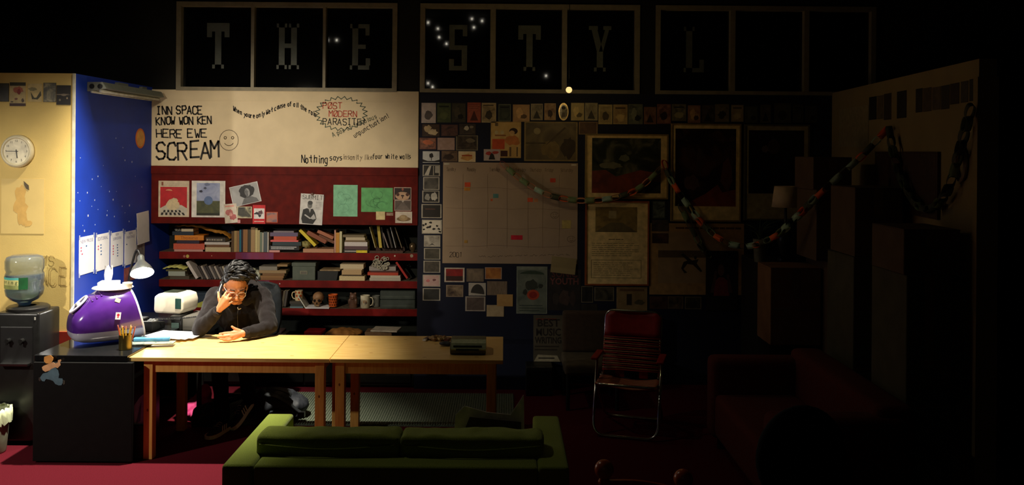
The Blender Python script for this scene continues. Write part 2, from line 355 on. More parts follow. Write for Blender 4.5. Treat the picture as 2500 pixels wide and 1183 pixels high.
# round doodle of a face, plain
dl = []
def EP(cx, cy, rx, ry, a0=0, a1=360, n=20): return [pp(cx + rx * math.cos(R(a0 + (a1 - a0) * i / n)), cy + ry * math.sin(R(a0 + (a1 - a0) * i / n))) for i in range(n + 1)]
dl += [EP(559, 342, 23, 25), EP(550, 336, 3, 3), EP(568, 336, 3, 3), EP(559, 346, 11, 9, 20, 160)]
ink('doodle', dl, 1.5 * k, INKF, panel)
ox, oy = pp(570, 270); wv = lambda s: -.10 * math.sin(s / .74 * 2 * math.pi * 1.02) * .62 - .03 * s
ink('handwriting', strokes('When youre only Wet cause of all the rain', ox, oy, 11 * k, wid=.42, jit=.4, path=wv), 2.0 * k, INK, panel)
zz = []
for i in range(49):
    a = 2 * math.pi * i / 48; rr = 1.0 if i % 2 else .84
    zz.append(pp(833 + 64 * rr * math.cos(a), 277 + 42 * rr * math.sin(a)))
ink('starburst', [zz], 1.9 * k, INKG, panel)
for (t, x, y, h, c, sp) in [('PØST', 789, 265, 15, INKR, .66), ('MØDERN', 803, 284, 14, INKR, .70), ('PARASITE!', 789, 304, 15, INK, .66)]:
    ox, oy = pp(x, y); ink('handwriting', strokes(t, ox, oy, h * k, wid=sp, jit=.3), 2.0 * k, c, panel)
ox, oy = pp(814, 334); ink('handwriting', strokes('A pox of frivolous', ox, oy, 11 * k, wid=.55, jit=.35, rot=.42), 1.4 * k, INKG, panel)
ox, oy = pp(866, 336); ink('handwriting', strokes('unpunctuation!', ox, oy, 11 * k, wid=.56, jit=.35, rot=.54), 1.5 * k, INK, panel)
ox, oy = pp(736, 397); ink('handwriting', strokes('Nothing', ox, oy, 18 * k, wid=.47, jit=.3), 2.4 * k, INK, panel)
ox, oy = pp(806, 391); ink('handwriting', strokes('says', ox, oy, 13 * k, wid=.5, jit=.3), 1.9 * k, INK, panel)
ox, oy = pp(838, 389); ink('handwriting', strokes('insanity like', ox, oy, 12 * k, wid=.44, jit=.35), 1.3 * k, INKF, panel)
ox, oy = pp(910, 387); ink('handwriting', strokes('four white walls', ox, oy, 12 * k, wid=.46, jit=.35), 1.6 * k, INK, panel)

# ------------------------------------------------------------------ built-in bookshelf
ZS = [1.203, .933, .662, .391]; YS = 8.48; BT = .070
shelf = thing('bookshelf', 'built-in dark red bookshelf with three crowded shelves below the white panel', 'bookshelf', ((XL + XS) / 2, YB, 0))
sc = Vector(((XL + XS) / 2, YB, 0)); hw = (XS - XL) / 2
bm = NB(); b2(bm, (-hw + .002, -.01, 1.494), (hw, .03, 2.040)); obj('fascia', bm, M_red, shelf)
bm = NB(); b2(bm, (-hw + .002, -.022, 1.965), (hw, -.01, 2.036)); obj('fascia_rail', bm, M_red, shelf)
bm = NB(); b2(bm, (-hw + .002, .45, 0), (hw, .48, 2.0)); obj('back_panel', bm, mat('shelf_back', (26, 30, 26), .9), shelf)
bm = NB(); b2(bm, (hw - .002, .03, 0), (hw + .02, .48, 2.0)); obj('side_panel', bm, mat('shelf_back'), shelf)
bm = NB(); b2(bm, (-hw + .002, .18, 1.60), (hw - .004, .45, 1.64)); obj('top_panel', bm, mat('shelf_back'), shelf)
M_shelf = mat('shelf_paint', (122, 20, 17), .55, scale=10, rgb2=(94, 13, 11), bump=.05, bscale=80, spec=.15)
for i, z in enumerate(ZS[:3]):
    bm = NB(); b2(bm, (-hw + .004, .18, z - BT), (hw - .004, .45, z)); bevel(bm, .003, 1); o = obj('shelf', bm, M_shelf, shelf)
    bm = NB(); b2(bm, (-hw + .006, .186, z), (hw - .006, .448, z + .0012)); obj('shelf_top', bm, mat('dusty_top', (112, 98, 80), .9, scale=40, rgb2=(70, 58, 48)), o)
    if i < 2:
        xa, xb = [(575, 668), (604, 658)][i]; a = P(xa, 625, YS).x - sc.x; b = P(xb, 625, YS).x - sc.x
        bm = NB(); b2(bm, (a, .1785, z - BT + .003), (b, .181, z - .003)); obj('paint_patch', bm, mat('patch_purple', (112, 44, 96), .6, scale=9, rgb2=(122, 26, 44), stretch=(1, 1, .2)), o)
    for (x, y, wpx, c) in [[(458, 625, 8, (196, 176, 80)), (450, 625, 6, (170, 96, 90)), (517, 624, 2, (220, 200, 150)), (964, 624, 4, (190, 180, 160)), (1005, 624, 8, (150, 135, 110))], [(683, 692, 3, (210, 200, 190))], []][i]:
        q = P(x, y, YS - .002); bm = NB(); r = wpx / 2 * YS / F
        vs = [bm.verts.new((q.x - sc.x + r * math.cos(a), .1775, q.z + r * 1.1 * math.sin(a))) for a in [j * .7854 for j in range(8)]]; bm.faces.new(vs); obj('sticker', bm, C(c, .6), o)
# low cabinet under the shelves
cab = thing('low_cabinet', 'low black cabinet with small handles beneath the bookshelf', 'cabinet', (sc.x, YB, 0))
M_blk = mat('laminate_black', (20, 20, 18), .45, var=.15, scale=30)
bm = NB(); b2(bm, (-hw + .004, -.19, .02), (hw - .004, .44, ZS[3] - .0)); obj('body', bm, M_blk, cab)
nd = 5
for i in range(nd):
    a = -hw + .02 + i * (2 * hw - .04) / nd; b = a + (2 * hw - .04) / nd - .012
    bm = NB(); b2(bm, (a, -.21, .05), (b, -.19, ZS[3] - .02)); bevel(bm, .003, 1); d = obj('door', bm, M_blk, cab)
    bm = NB(); cx = (a + b) / 2; tube(bm, [(cx - .05, -.21, .29), (cx - .05, -.235, .29), (cx + .05, -.235, .29), (cx + .05, -.21, .29)], .005, 6); obj('handle', bm, mat('chrome', (200, 200, 196), .18, metal=1.0, var=.02), d)

# ------------------------------------------------------------------ pine tables
M_pine = mat('pine_top', (238, 200, 124), .38, scale=7, rgb2=(222, 178, 98), stretch=(.9, 9, 9), bump=.02, bscale=40, coat=.15)
M_pleg = mat('pine_leg', (220, 166, 86), .45, scale=7, rgb2=(198, 138, 64), stretch=(8, 8, .9), bump=.03, bscale=40)
M_knot = mat('pine_knot', (122, 70, 30), .5)
def table(x0, x1, label, li, ri):
    t = thing('pine_table', label, 'table', ((x0 + x1) / 2, 6.54, 0)); w_ = (x1 - x0) / 2; d = .39
    bm = NB(); b2(bm, (-w_, -d, .707), (w_, d, .735)); bevel(bm, .003, 2); top = obj('tabletop', bm, M_pine, t)
    for kx, ky in [(-.35, -.2), (.1, .1), (.42, -.3), (-.15, .25), (.3, .2), (-.5, .05), (.05, -.32)]:
        if abs(kx) < w_ - .1:
            bm = NB(); vs = [bm.verts.new((kx + .016 * math.cos(a), ky + .006 * math.sin(a), .7353)) for a in [j * .6283 for j in range(10)]]; bm.faces.new(vs)
            obj('knot', bm, mat('pine_knot_soft', (186, 128, 62), .45), top)
    L = [(-w_ + li, -d + .045), (w_ - ri - .066, -d + .045), (-w_ + li, d - .045 - .066), (w_ - ri - .066, d - .045 - .066)]
    for lx, ly in L:
        bm = NB(); b2(bm, (lx, ly, 0), (lx + .066, ly + .066, .707)); bevel(bm, .003, 1); lg = obj('leg', bm, M_pleg, t)
        bm = NB(); kz = random.uniform(.3, .6); vs = [bm.verts.new((lx + .03 + .007 * math.cos(a), ly - .0004, kz + .011 * math.sin(a))) for a in [j * .7854 for j in range(8)]]; bm.faces.new(vs); obj('knot', bm, M_knot, lg)
    bm = NB(); b2(bm, (L[0][0] + .066, -d + .060, .618), (L[1][0], -d + .084, .707)); obj('front_apron', bm, M_pleg, t)
    bm = NB(); b2(bm, (L[0][0] + .066, d - .084, .618), (L[1][0], d - .060, .707)); obj('back_apron', bm, M_pleg, t)
    for s in (0, 1):
        x = L[s][0] + .02; bm = NB(); b2(bm, (x, -d + .111, .618), (x + .024, d - .111, .707)); obj('side_apron', bm, M_pleg, t)
    return t
table(-2.632, -1.2195, 'pine table under the lamp, man sitting behind it', .085, .045)
table(-1.2165, .004, 'pine table with the green case on it, right of the seated man', .03, .05)

# ------------------------------------------------------------------ black desk along the blue wall
dk = thing('black_desk', 'black desk with the purple computer on it, against the blue wall', 'desk', (-2.95, 6.9, 0))
bm = NB(); b2(bm, (-.34, -.77, .708), (.315, .86, .75)); bevel(bm, .003, 1); obj('desktop', bm, mat('desk_gloss', (22, 23, 24), .16, var=.1, scale=40), dk)
bm = NB(); b2(bm, (-.335, -.79, .012), (.36, -.755, .705)); bevel(bm, .003, 1); obj('end_panel', bm, mat('desk_matt', (11, 11, 10), .7, var=.1, spec=.15), dk)
bm = NB(); b2(bm, (-.335, .82, .012), (.30, .85, .705)); obj('end_panel', bm, M_blk, dk)
bm = NB(); b2(bm, (-.335, -.755, .1), (-.31, .82, .705)); obj('modesty_panel', bm, M_blk, dk)
bm = NB(); b2(bm, (-.30, -.75, .05), (.30, -.15, .69)); obj('drawer_unit', bm, M_blk, dk)
rd = thing('side_desk', 'low dark desk carrying the printer, behind the pine table', 'desk', (-2.47, 7.3, 0))
bm = NB(); b2(bm, (-.155, -.30, .69), (.05, .18, .72)); obj('desktop', bm, M_blk, rd)
for x, y in ((-.15, -.29), (.015, -.29), (-.15, .14), (.015, .14)):
    bm = NB(); b2(bm, (x, y, 0), (x + .03, y + .03, .69)); obj('leg', bm, M_blk, rd)
# ================================================================== pictures, papers: general builder
PL = {'B': ((0, YB, 0), (0, -1, 0), (1, 0, 0)), 'F': ((0, YB - .0105, 0), (0, -1, 0), (1, 0, 0)), 'Y': ((0, YY, 0), (0, -1, 0), (1, 0, 0)),
      'L': ((XL, 0, 0), (1, 0, 0), (0, 1, 0)), 'R': (tuple(RA), tuple(RN), tuple(RD))}
def place(plane, box, lift=.001, rot=0.0):
    p0, n, r = [Vector(v) for v in PL[plane]]; p0 = p0 + n * lift; x0, y0, x1, y1 = box
    cx, cy = (x0 + x1) / 2, (y0 + y1) / 2
    c = hit(cx, cy, p0, n); w_ = (hit(x1, cy, p0, n) - hit(x0, cy, p0, n)).length; h_ = (hit(cx, y0, p0, n) - hit(cx, y1, p0, n)).length
    m = frame(c, r)
    if rot: m = m @ Matrix.Rotation(R(rot), 4, 'Z')
    return m, w_, h_
def pic(name, label, cat, plane, box, base, inner=None, border=0.0, shapes=None, rot=0.0, lift=.001, th=.0015, bow=0.0, group=None, oval=False, rough=.6, size=None):
    m, w_, h_ = place(plane, box, lift, rot)
    if size: w_, h_ = w_ * size[0], h_ * size[1]
    t = thing(name, label, cat, mw=m, group=group)
    bmt = base if not isinstance(base, tuple) else C(base, rough)
    bm = NB()
    if oval: prism(bm, ell(0, 0, w_ / 2, h_ / 2, 28), 0, th)
    else: sheet(bm, w_, h_, th, bow)
    obj('card' if cat != 'frame' else 'backing', bm, bmt, t)
    if inner is not None:
        bm = NB(); bw = border if not hasattr(border, '__len__') else 0
        l, rr, tp, bt = (border if hasattr(border, '__len__') else (bw, bw, bw, bw))
        if oval: pts = ell(0, 0, w_ / 2 * .82, h_ / 2 * .82, 24)
        else: pts = [(-w_ / 2 + l * w_, -h_ / 2 + bt * h_), (w_ / 2 - rr * w_, -h_ / 2 + bt * h_), (w_ / 2 - rr * w_, h_ / 2 - tp * h_), (-w_ / 2 + l * w_, h_ / 2 - tp * h_)]
        f = bm.faces.new([bm.verts.new((x, y, th + .0003)) for x, y in pts]); obj('image', bm, inner if not isinstance(inner, tuple) else C(inner, .5), t)
    if shapes: art(t, w_, h_, shapes, th + .0006)
    return t, w_, h_
def scrib(t, w_, h_, x0, y0, x1, y1, n, c, lw=.0016, z=.003, ragged=.25, name='text_lines'):
    """rows of unreadably small print"""
    bm = NB()
    for i in range(n):
        y = y1 - (y1 - y0) * (i + .5) / n; x = x0
        e = x1 - random.uniform(0, ragged) * (x1 - x0)
        while x < e:
            L = random.uniform(.03, .1); ribbon(bm, [((x - .5) * w_, (y - .5) * h_), ((min(x + L, e) - .5) * w_, (y - .5) * h_)], lw, z); x += L + .02
    return obj(name, bm, c if not isinstance(c, tuple) else C(c, .6), t)

# ------------------------------------------------------------------ yellow wall
pic('photo', 'near-black photo cut off by the left picture edge, on the yellow wall', 'photo', 'Y', (-16, 203, 22, 248), (58, 52, 34), picmat([(38, 34, 24), (64, 58, 38)], 12, 1), .03)
pic('postcard', 'pale card with a red splash between two dark bars on the yellow wall', 'postcard', 'Y', (24, 201, 63, 259), (196, 174, 120), None, shapes=[(rect(0, .86, 1, 1), (58, 56, 34)), (rect(0, 0, 1, .12), (66, 34, 22)), (blob(.55, .68, .3, .14, 3), (176, 96, 66)), (blob(.58, .62, .12, .12, 4), (140, 44, 30)), (blob(.4, .3, .1, .05, 5), (130, 84, 66)), (blob(.82, .24, .08, .08, 6), (88, 70, 50)), (blob(.15, .18, .1, .03, 7), (90, 76, 50))])
pic('postcard', 'cream card with a dark green V shape on the yellow wall', 'postcard', 'Y', (68, 204, 103, 248), (208, 184, 122), None, shapes=[([(.2, .55), (.45, .22), (.6, .22), (.9, .6), (.95, .35), (.7, .12), (.3, .14)], (66, 62, 34)), (blob(.35, .7, .3, .1, 9), (140, 130, 84))])
pic('photo', 'dark mottled photo with pale streak, second from the corner of the yellow wall', 'photo', 'Y', (106, 202, 137, 249), (70, 62, 42), picmat([(34, 30, 20), (80, 74, 50), (150, 140, 100)], 14, 2), .02)
pic('photo', 'black night photo with pale specks nearest the corner of the yellow wall', 'photo', 'Y', (138, 208, 173, 256), (34, 28, 22), None, shapes=[(blob(.5, .52, .42, .05, 2, 16, .5), (128, 112, 90)), (blob(.25, .25, .07, .06, 3), (120, 110, 80)), (blob(.75, .35, .06, .05, 4), (150, 130, 100))])
ORB = mat('sheet_blot', (214, 172, 92), .7, var=.06)
t, w_, h_ = pic('paper_sheet', 'large pale sheet with an orange blot and a brown leaf on the yellow wall', 'paper', 'Y', (3, 436, 108, 570), mat('sheet_pale', (222, 194, 120), .7, var=.03, scale=6), None, shapes=[(blob(.45, .72, .13, .16, 1), ORB), (blob(.45, .5, .15, .18, 2), ORB), (blob(.5, .3, .11, .16, 3), ORB), (blob(.62, .18, .10, .06, 5), ORB)])
art(t, w_, h_, [([(.52, .96), (.64, .88), (.65, .79), (.58, .82), (.54, .88)], (78, 62, 26))], .004, 'leaf')
# clock
m, w_, h_ = place('Y', (4, 328, 84, 410), .0)
ck = thing('wall_clock', 'round white wall clock showing quarter to six on the yellow wall', 'clock', mw=m)
bm = NB(); lathe(bm, [(.128, 0), (.128, .016), (.118, .032), (.102, .034), (.098, .022)], 40); obj('case', bm, mat('clock_case', (206, 194, 156), .35, var=.04), ck, True)
bm = NB(); prism(bm, ell(0, 0, .098, .098, 40), .016, .023); fc = obj('dial', bm, C((228, 218, 184), .5), ck)
for h in range(12):
    a = R(90 - 30 * (h + 1)); lettering(str(h + 1), .024, C((40, 36, 28), .6), fc, .080 * math.cos(a), .080 * math.sin(a), .0235)
for nm, a, L, wd in (('hour_hand', 90 - 30 * 5.75, .052, .007), ('minute_hand', 180, .078, .005)):
    bm = NB(); ribbon(bm, [(-.012 * math.cos(R(a)), -.012 * math.sin(R(a))), (L * math.cos(R(a)), L * math.sin(R(a)))], wd, .026); obj(nm, bm, C((24, 22, 18), .5), ck)
bm = NB(); prism(bm, ell(0, 0, .006, .006, 12), .023, .028); obj('pivot', bm, C((24, 22, 18), .5), ck)
# pencilled writing on the yellow wall
m, w_, h_ = place('Y', (0, 600, 180, 720), .0008)
wr = tag(obj('wall_writing', NB(), C((190, 158, 88), .7), mw=m), 'faint pencilled capitals M S and N C E on the yellow wall beside the bottle', 'writing')
def wy(x, y): q = hit(x, y, (0, YY, 0), Vector((0, -1, 0))) - m.translation; return (q.x, q.z)
o1 = wy(99, 646); o2 = wy(100, 694); kk = YY / F
L1 = strokes('MS', o1[0], o1[1], 24 * kk, .62, rot=-.10); L2 = strokes('NCE!', o2[0], o2[1], 44 * kk, .40, rot=-.03)
bm = NB()
for l in L1: ribbon(bm, l, .004, 0)
for l in L2: ribbon(bm, l, .004, 0); ribbon(bm, [(x + .012, y - .01) for x, y in l], .004, 0)
bm.to_mesh(wr.data); bm.free()
# ------------------------------------------------------------------ water cooler and bottle
wc = thing('water_cooler', 'black water cooler standing against the yellow wall', 'water cooler', (-3.60, 6.62, 0))
M_cool = mat('plastic_black', (26, 26, 25), .32, var=.1, scale=25)
bm = NB(); b2(bm, (-.163, -.155, .03), (.163, .155, .98)); bevel(bm, .018, 3); autosm(obj('body', bm, M_cool, wc))
bm = NB(); b2(bm, (-.12, -.163, .60), (.12, -.150, .88)); bevel(bm, .006, 2); obj('front_recess', bm, mat('plastic_dark', (14, 14, 14), .5), wc)
for x in (-.05, .05):
    bm = NB(); cyl(bm, (x, -.2, .78), (x, -.16, .78), .016); cyl(bm, (x, -.19, .75), (x, -.19, .775), .010); obj('tap', bm, M_cool, wc)
bm = NB(); b2(bm, (-.11, -.21, .60), (.11, -.15, .615)); obj('drip_tray', bm, mat('chrome'), wc)
bm = NB(); lathe(bm, [(.150, .98), (.150, 1.0), (.135, 1.012), (.06, 1.012), (.05, .99)], 32); autosm(obj('collar', bm, M_cool, wc))
bm = NB(); b2(bm, (.130, -.159, .93), (.140, -.152, .95)); obj('indicator', bm, C((190, 190, 180), .3), wc)
for x in (-.13, .13):
    bm = NB(); cyl(bm, (x, -.12, 0), (x, -.12, .03), .02); cyl(bm, (x, .12, 0), (x, .12, .03), .02); obj('foot', bm, M_cool, wc)
wb = thing('water_bottle', 'blue translucent water bottle upside down on the black cooler', 'bottle', (-3.635, 6.63, 1.0125))
M_bot = mat('bottle_blue', (186, 202, 214), .06, var=.03, trans=.9, spec=.5)
prof = [(.04, .0), (.05, .02), (.10, .045), (.128, .08), (.135, .12), (.127, .15), (.134, .175), (.134, .235), (.126, .255), (.135, .28), (.135, .335), (.124, .365), (.09, .378), (.0, .38)]
bm = NB(); lathe(bm, prof, 40); obj('bottle', bm, M_bot, wb, True)
bm = NB(); lathe(bm, [(.038, .005), (.05, .025), (.1, .05), (.12, .085), (.126, .12), (.120, .15), (.126, .18), (.126, .218), (.0, .22)], 36); obj('water', bm, mat('water', (150, 182, 208), .02, trans=.92, var=0), wb, True)
bm = NB()     # wrap-around label
n = 22; r_ = .1362
va = [(r_ * math.cos(R(-168 + 116 * i / n)), r_ * math.sin(R(-168 + 116 * i / n))) for i in range(n + 1)]
for i in range(n):
    a, b = va[i], va[i + 1]
    for z0, z1, mi in ((.135, .165, 2), (.165, .205, 1), (.205, .222, 0)):
        f = bm.faces.new([bm.verts.new(v) for v in ((a[0], a[1], z0), (b[0], b[1], z0), (b[0], b[1], z1), (a[0], a[1], z1))]); f.material_index = mi if i < n - 5 else 3
obj('label_wrap', bm, [C((86, 186, 176), .5), C((208, 206, 130), .5), C((150, 160, 92), .5), C((26, 84, 44), .5)], wb)
for i, ch in enumerate('Spring'):
    a = R(-150 + 13 * i); o = lettering(ch, .04, C((60, 84, 40), .5), wb, r_ * 1.006 * math.cos(a), r_ * 1.006 * math.sin(a), .188); o.rotation_euler = (R(90), 0, a + R(90))
# waste bin with a pale liner
wbn = thing('waste_bin', 'small waste bin with a pale plastic liner at the left edge', 'bin', (-3.70, 6.32, 0))
bm = NB(); lathe(bm, [(.095, 0), (.1, .01), (.122, .28), (.116, .28), (.09, .02)], 28); autosm(obj('bin', bm, C((150, 156, 130), .6), wbn))
bm = NB(); n = 40; rg = []
for z, r0, am in ((.315, .118, .006), (.318, .132, .010), (.27, .136, .010), (.215, .131, .012)):
    rg.append([bm.verts.new(((r0 + am * math.sin(i * 2.3 + z * 30)) * math.cos(2 * math.pi * i / n), (r0 + am * math.sin(i * 1.7)) * math.sin(2 * math.pi * i / n), z + .012 * math.sin(i * 3.1))) for i in range(n)])
for a, b in zip(rg, rg[1:]):
    for i in range(n): bm.faces.new((a[i], a[(i + 1) % n], b[(i + 1) % n], b[i]))
obj('liner', bm, mat('bin_liner', (206, 214, 172), .4, var=.06), wbn, True)

# ------------------------------------------------------------------ blue wall: tube light fitting, sun, notices
A = Vector((-3.27, 7.0, 2.690)); B_ = Vector((-3.27, 8.2, 2.690))
fx = thing('tube_light', 'unlit twin tube light fitting along the top of the blue wall', 'light', (-3.27, 7.6, 2.66))
bm = NB()
pr = [(-.078, .075), (.045, .075), (.075, .025), (-.078, .0)]
a = [bm.verts.new((x, -.6, z)) for x, z in pr]; b = [bm.verts.new((x, .6, z)) for x, z in pr]
bm.faces.new(a); bm.faces.new(list(reversed(b)))
for i in range(4): bm.faces.new((a[i], b[i], b[(i + 1) % 4], a[(i + 1) % 4]))
obj('housing', bm, mat('fitting_grey', (120, 124, 112), .45, var=.06), fx)
for x in (-.045, .025):
    bm = NB(); cyl(bm, (x, -.59, .0 if x < 0 else .005), (x, .59, .0 if x < 0 else .005), .013); obj('tube', bm, C((196, 198, 186), .25), fx, True)
bm = NB()
for x in (-.04, .025): cyl(bm, (x, -.604, .04), (x, -.598, .04), .020, seg=20)
obj('socket', bm, C((16, 16, 16), .6), fx)
bm = NB(); b2(bm, (-.08, -.1, .075), (-.05, .1, .11)); b2(bm, (-.08, .4, .075), (-.05, .5, .11)); obj('bracket', bm, mat('fitting_grey'), fx)
pic('sun_disc', 'small orange painted disc on the blue wall near the shelves', 'decoration', 'L', (331, 313, 354, 362), (222, 110, 30), C((224, 160, 70), .5), 0, oval=True)
NOT = [('NEW PROSE', (193, 576, 230, 667), [(.13, .72, 0), (.13, .64, 0), (.2, .55, 0), (.47, .74, 1)], 'white notice headed new prose, first of four on the blue wall'),
       ('EDITORIAL', (234, 570, 267, 658), [(.17, .68, 0), (.17, .6, 0), (.36, .7, 1), (.36, .62, 1), (.38, .53, 1), (.38, .44, 1)], 'white notice headed editorial, second of four on the blue wall'),
       ('NEW\nSUBMISSIONS', (270, 566, 301, 649), [(.2, .62, 0), (.2, .54, 0), (.2, .46, 0), (.2, .38, 0), (.52, .62, 1), (.52, .54, 1), (.54, .46, 1), (.54, .38, 1), (.54, .3, 1)], 'white notice headed new submissions, third of four on the blue wall'),
       ('NEW\nPAINTINGS', (304, 563, 333, 644), [(.17, .62, 1)], 'white notice headed new paintings, rightmost of the four on the blue wall')]
M_paper = mat('paper_white', (236, 236, 240), .7, var=.02)
for t_, box, dots, lab in NOT:
    t, w_, h_ = pic('notice', lab, 'notice', 'L', box, M_paper, group='notices on the blue wall')
    lettering(t_, .034 if '\n' in t_ else .040, C((96, 96, 150), .6), t, 0, h_ * .37, .0018, sx=min(1, w_ * .8 / (.034 * .68 * max(len(q) for q in t_.split('\n')))))
    for x, y, c in dots: art(t, w_, h_, [(ell(x, y, .045, .022, 8), ((214, 84, 120), (44, 96, 160))[c])], .0022, 'dot_sticker')
    bm = NB()
    for sx, sy in ((-1, 1), (1, 1), (-1, -1), (1, -1)): bx(bm, (sx * w_ * .47, sy * h_ * .5, .002), (.02, .035, .0006))
    obj('tape', bm, C((170, 180, 214), .3), t)
t, w_, h_ = pic('notice', 'plain white sheet hanging crooked above the desk lamp', 'notice', 'L', (334, 517, 363, 593), M_paper, rot=2, lift=.004, bow=.01)
scrib(t, w_, h_, .2, .72, .55, .86, 4, (90, 90, 110), .004)
pic('photo', 'small grey print behind the desk lamp on the blue wall', 'photo', 'L', (334, 594, 353, 636), (140, 140, 140), picmat([(80, 80, 84), (170, 170, 170)], 9, 4), .06)
pic('photo', 'small pinkish brown print on the blue wall under the notices', 'photo', 'L', (303, 651, 331, 685), (150, 76, 76), picmat([(120, 60, 64), (176, 104, 92)], 14, 5), .05)

# ------------------------------------------------------------------ purple computer
cmp_ = thing('desktop_computer', 'purple and grey rounded desktop computer on the black desk', 'computer', (-2.985, 6.60, .752), R(38)); cmp_.scale = (1.04, 1.0, 1)
ST = [(-.262, .07, .10, .17), (-.252, .115, .06, .215), (-.234, .148, .036, .25), (-.188, .172, .02, .302), (-.143, .182, .013, .342), (-.067, .190, .010, .385), (.05, .195, .01, .400), (.15, .195, .012, .400), (.195, .193, .015, .395)]
rings = []; n = 36
for i, (x, hw_, z0, z1) in enumerate(ST):
    zc, hz = (z0 + z1) / 2, (z1 - z0) / 2; sh = .30 * max(0, (x + .05) / .27) if x > -.05 else 0; rg = []
    for k_ in range(n):
        a = 2 * math.pi * k_ / n; e = .62
        y = hw_ * math.copysign(abs(math.cos(a)) ** e, math.cos(a)); z = zc + hz * math.copysign(abs(math.sin(a)) ** e, math.sin(a))
        if z > zc: y *= 1 - .22 * ((z - zc) / hz) ** 2
        rg.append(Vector((x - sh * (z - .1) * .9, y, z)))
    rings.append(rg)
bu, bl = NB(), NB()
for t_, up in ((bu, True), (bl, False)):
    for i in range(len(rings) - 1):
        for k_ in range(n): t_.faces.new([t_.verts.new(v) for v in (rings[i][k_], rings[i][(k_ + 1) % n], rings[i + 1][(k_ + 1) % n], rings[i + 1][k_])])
    t_.faces.new([t_.verts.new(v) for v in rings[0]])
    bmesh.ops.remove_doubles(t_, verts=t_.verts[:], dist=.0005)
    bmesh.ops.bisect_plane(t_, geom=t_.verts[:] + t_.edges[:] + t_.faces[:], plane_co=(0, 0, .105), plane_no=(0, 0, 1), clear_inner=up, clear_outer=not up)
M_pur = mat('plastic_purple', (84, 40, 132), .18, scale=7, rgb2=(60, 28, 104), coat=.6, spec=.6)
M_cgr = mat('plastic_pale_grey', (178, 172, 190), .3, var=.08, scale=8, coat=.3)
autosm(obj('upper_case', bu, M_pur, cmp_), 60); autosm(obj('lower_case', bl, M_cgr, cmp_), 60)
bm = NB(); fr = rings[-1]; cf = sum(fr, Vector()) / n; nf = Vector((1, 0, .27)).normalized()
f1 = [bm.verts.new(v) for v in fr]; f2 = [bm.verts.new(cf + (v - cf) * 1.02 + nf * .012) for v in fr]; f3 = [bm.verts.new(cf + (v - cf) * .9 + nf * .016) for v in fr]
for A1, A2 in ((f1, f2), (f2, f3)):
    for i in range(n): bm.faces.new((A1[i], A1[(i + 1) % n], A2[(i + 1) % n], A2[i]))
obj('front_bezel', bm, mat('bezel_white', (232, 230, 236), .3, var=.02), cmp_, True)
bm = NB(); bm.faces.new([bm.verts.new(cf + (v - cf) * .905 + nf * .0155) for v in fr]); obj('screen', bm, mat('screen_glass', (36, 44, 60), .08, var=0), cmp_)
# rear carrying handle ring with two openings
rm = Matrix.Translation((-.205, -.03, .300)) @ Matrix.Rotation(R(-46), 4, 'Y')
bm = NB(); pts = [(.075 * math.cos(2 * math.pi * i / 28), .048 * math.sin(2 * math.pi * i / 28), 0) for i in range(28)]
tube(bm, pts, .0085, 8, True); b2(bm, (-.016, -.045, -.008), (.016, .045, .008))
hd = obj('handle', bm, mat('bezel_white'), cmp_, True); hd.matrix_local = rm
bm = NB(); prism(bm, ell(0, 0, .072, .046, 28), -.02, -.004); ho = obj('handle_opening', bm, C((44, 38, 70), .4), cmp_); ho.matrix_local = rm
for i, x in enumerate((-.125, -.095, -.065)):      # vent ridges
    bm = NB(); z = .345 + i * .017; tube(bm, [(x - .005, -.12 + .15 * j / 8, z - .02 * abs(j - 4) ** 1.4 / 7) for j in range(9)], .006, 6); obj('vent_ridge', bm, M_pur, cmp_, True)
bm = NB(); lathe(bm, [(.0, 0), (.12, .0), (.135, .006), (.13, .012), (0, .014)], 30); o = obj('top_cover', bm, mat('bezel_white'), cmp_, True); o.location = (.03, -.0, .392); o.scale = (1.05, 1.1, 1)
def sidepoint(x, z):
    for i in range(len(ST) - 1):
        if ST[i][0] <= x <= ST[i + 1][0]: break
    s = [q for q in rings[i]]; best = min(s, key=lambda v: abs(v.z - z) + (10 if v.y > 0 else 0)); return best.y
for (px_, c1, c2, wdt, hgt, nm, ang) in [((.02, .215), (226, 222, 230), (196, 40, 60), .036, .052, 'sticker', -8), ((.025, .325), (228, 212, 140), None, .034, .03, 'sticker', -28)]:
    y = sidepoint(px_[0], px_[1]) - .010; mm = Matrix.Translation((px_[0], y, px_[1])) @ Matrix.Rotation(R(84 - (px_[1] > .3) * 24), 4, 'X') @ Matrix.Rotation(R(ang), 4, 'Z')
    bm = NB(); b2(bm, (-wdt / 2, -hgt / 2, 0), (wdt / 2, hgt / 2, .001)); st = obj(nm, bm, C(c1, .5), cmp_); st.matrix_local = mm
    if c2: art(st, wdt, hgt, [(ell(.5, .62, .26, .2, 12), c2), (rect(.42, .3, .58, .5), c2), (rect(.3, .25, .7, .31), c2)], .0013)
# tissue box, small tub on top of the computer
tb = thing('tissue_box', 'white tissue box with a tissue pulled up, on top of the computer', 'tissue box', (-2.985, 6.61, 1.153), R(10))
bm = NB(); b2(bm, (-.068, -.06, 0), (.068, .06, .045)); bevel(bm, .003, 1); obj('box', bm, M_paper, tb)
bm = NB(); rg = []; n = 16
for z, rx, ry in ((.04, .018, .012), (.07, .026, .016), (.10, .030, .018), (.135, .028, .012), (.150, .026, .008)):
    rg.append([bm.verts.new((rx * (1 + .15 * math.sin(i * 2.1)) * math.cos(2 * math.pi * i / n) - .01 + z * .05, ry * (1 + .3 * math.sin(i * 3.0)) * math.sin(2 * math.pi * i / n), z + (.02 * math.sin(i * 1.2) if z > .12 else 0))) for i in range(n)])
for a, b in zip(rg, rg[1:]):
    for i in range(n): bm.faces.new((a[i], a[(i + 1) % n], b[(i + 1) % n], b[i]))
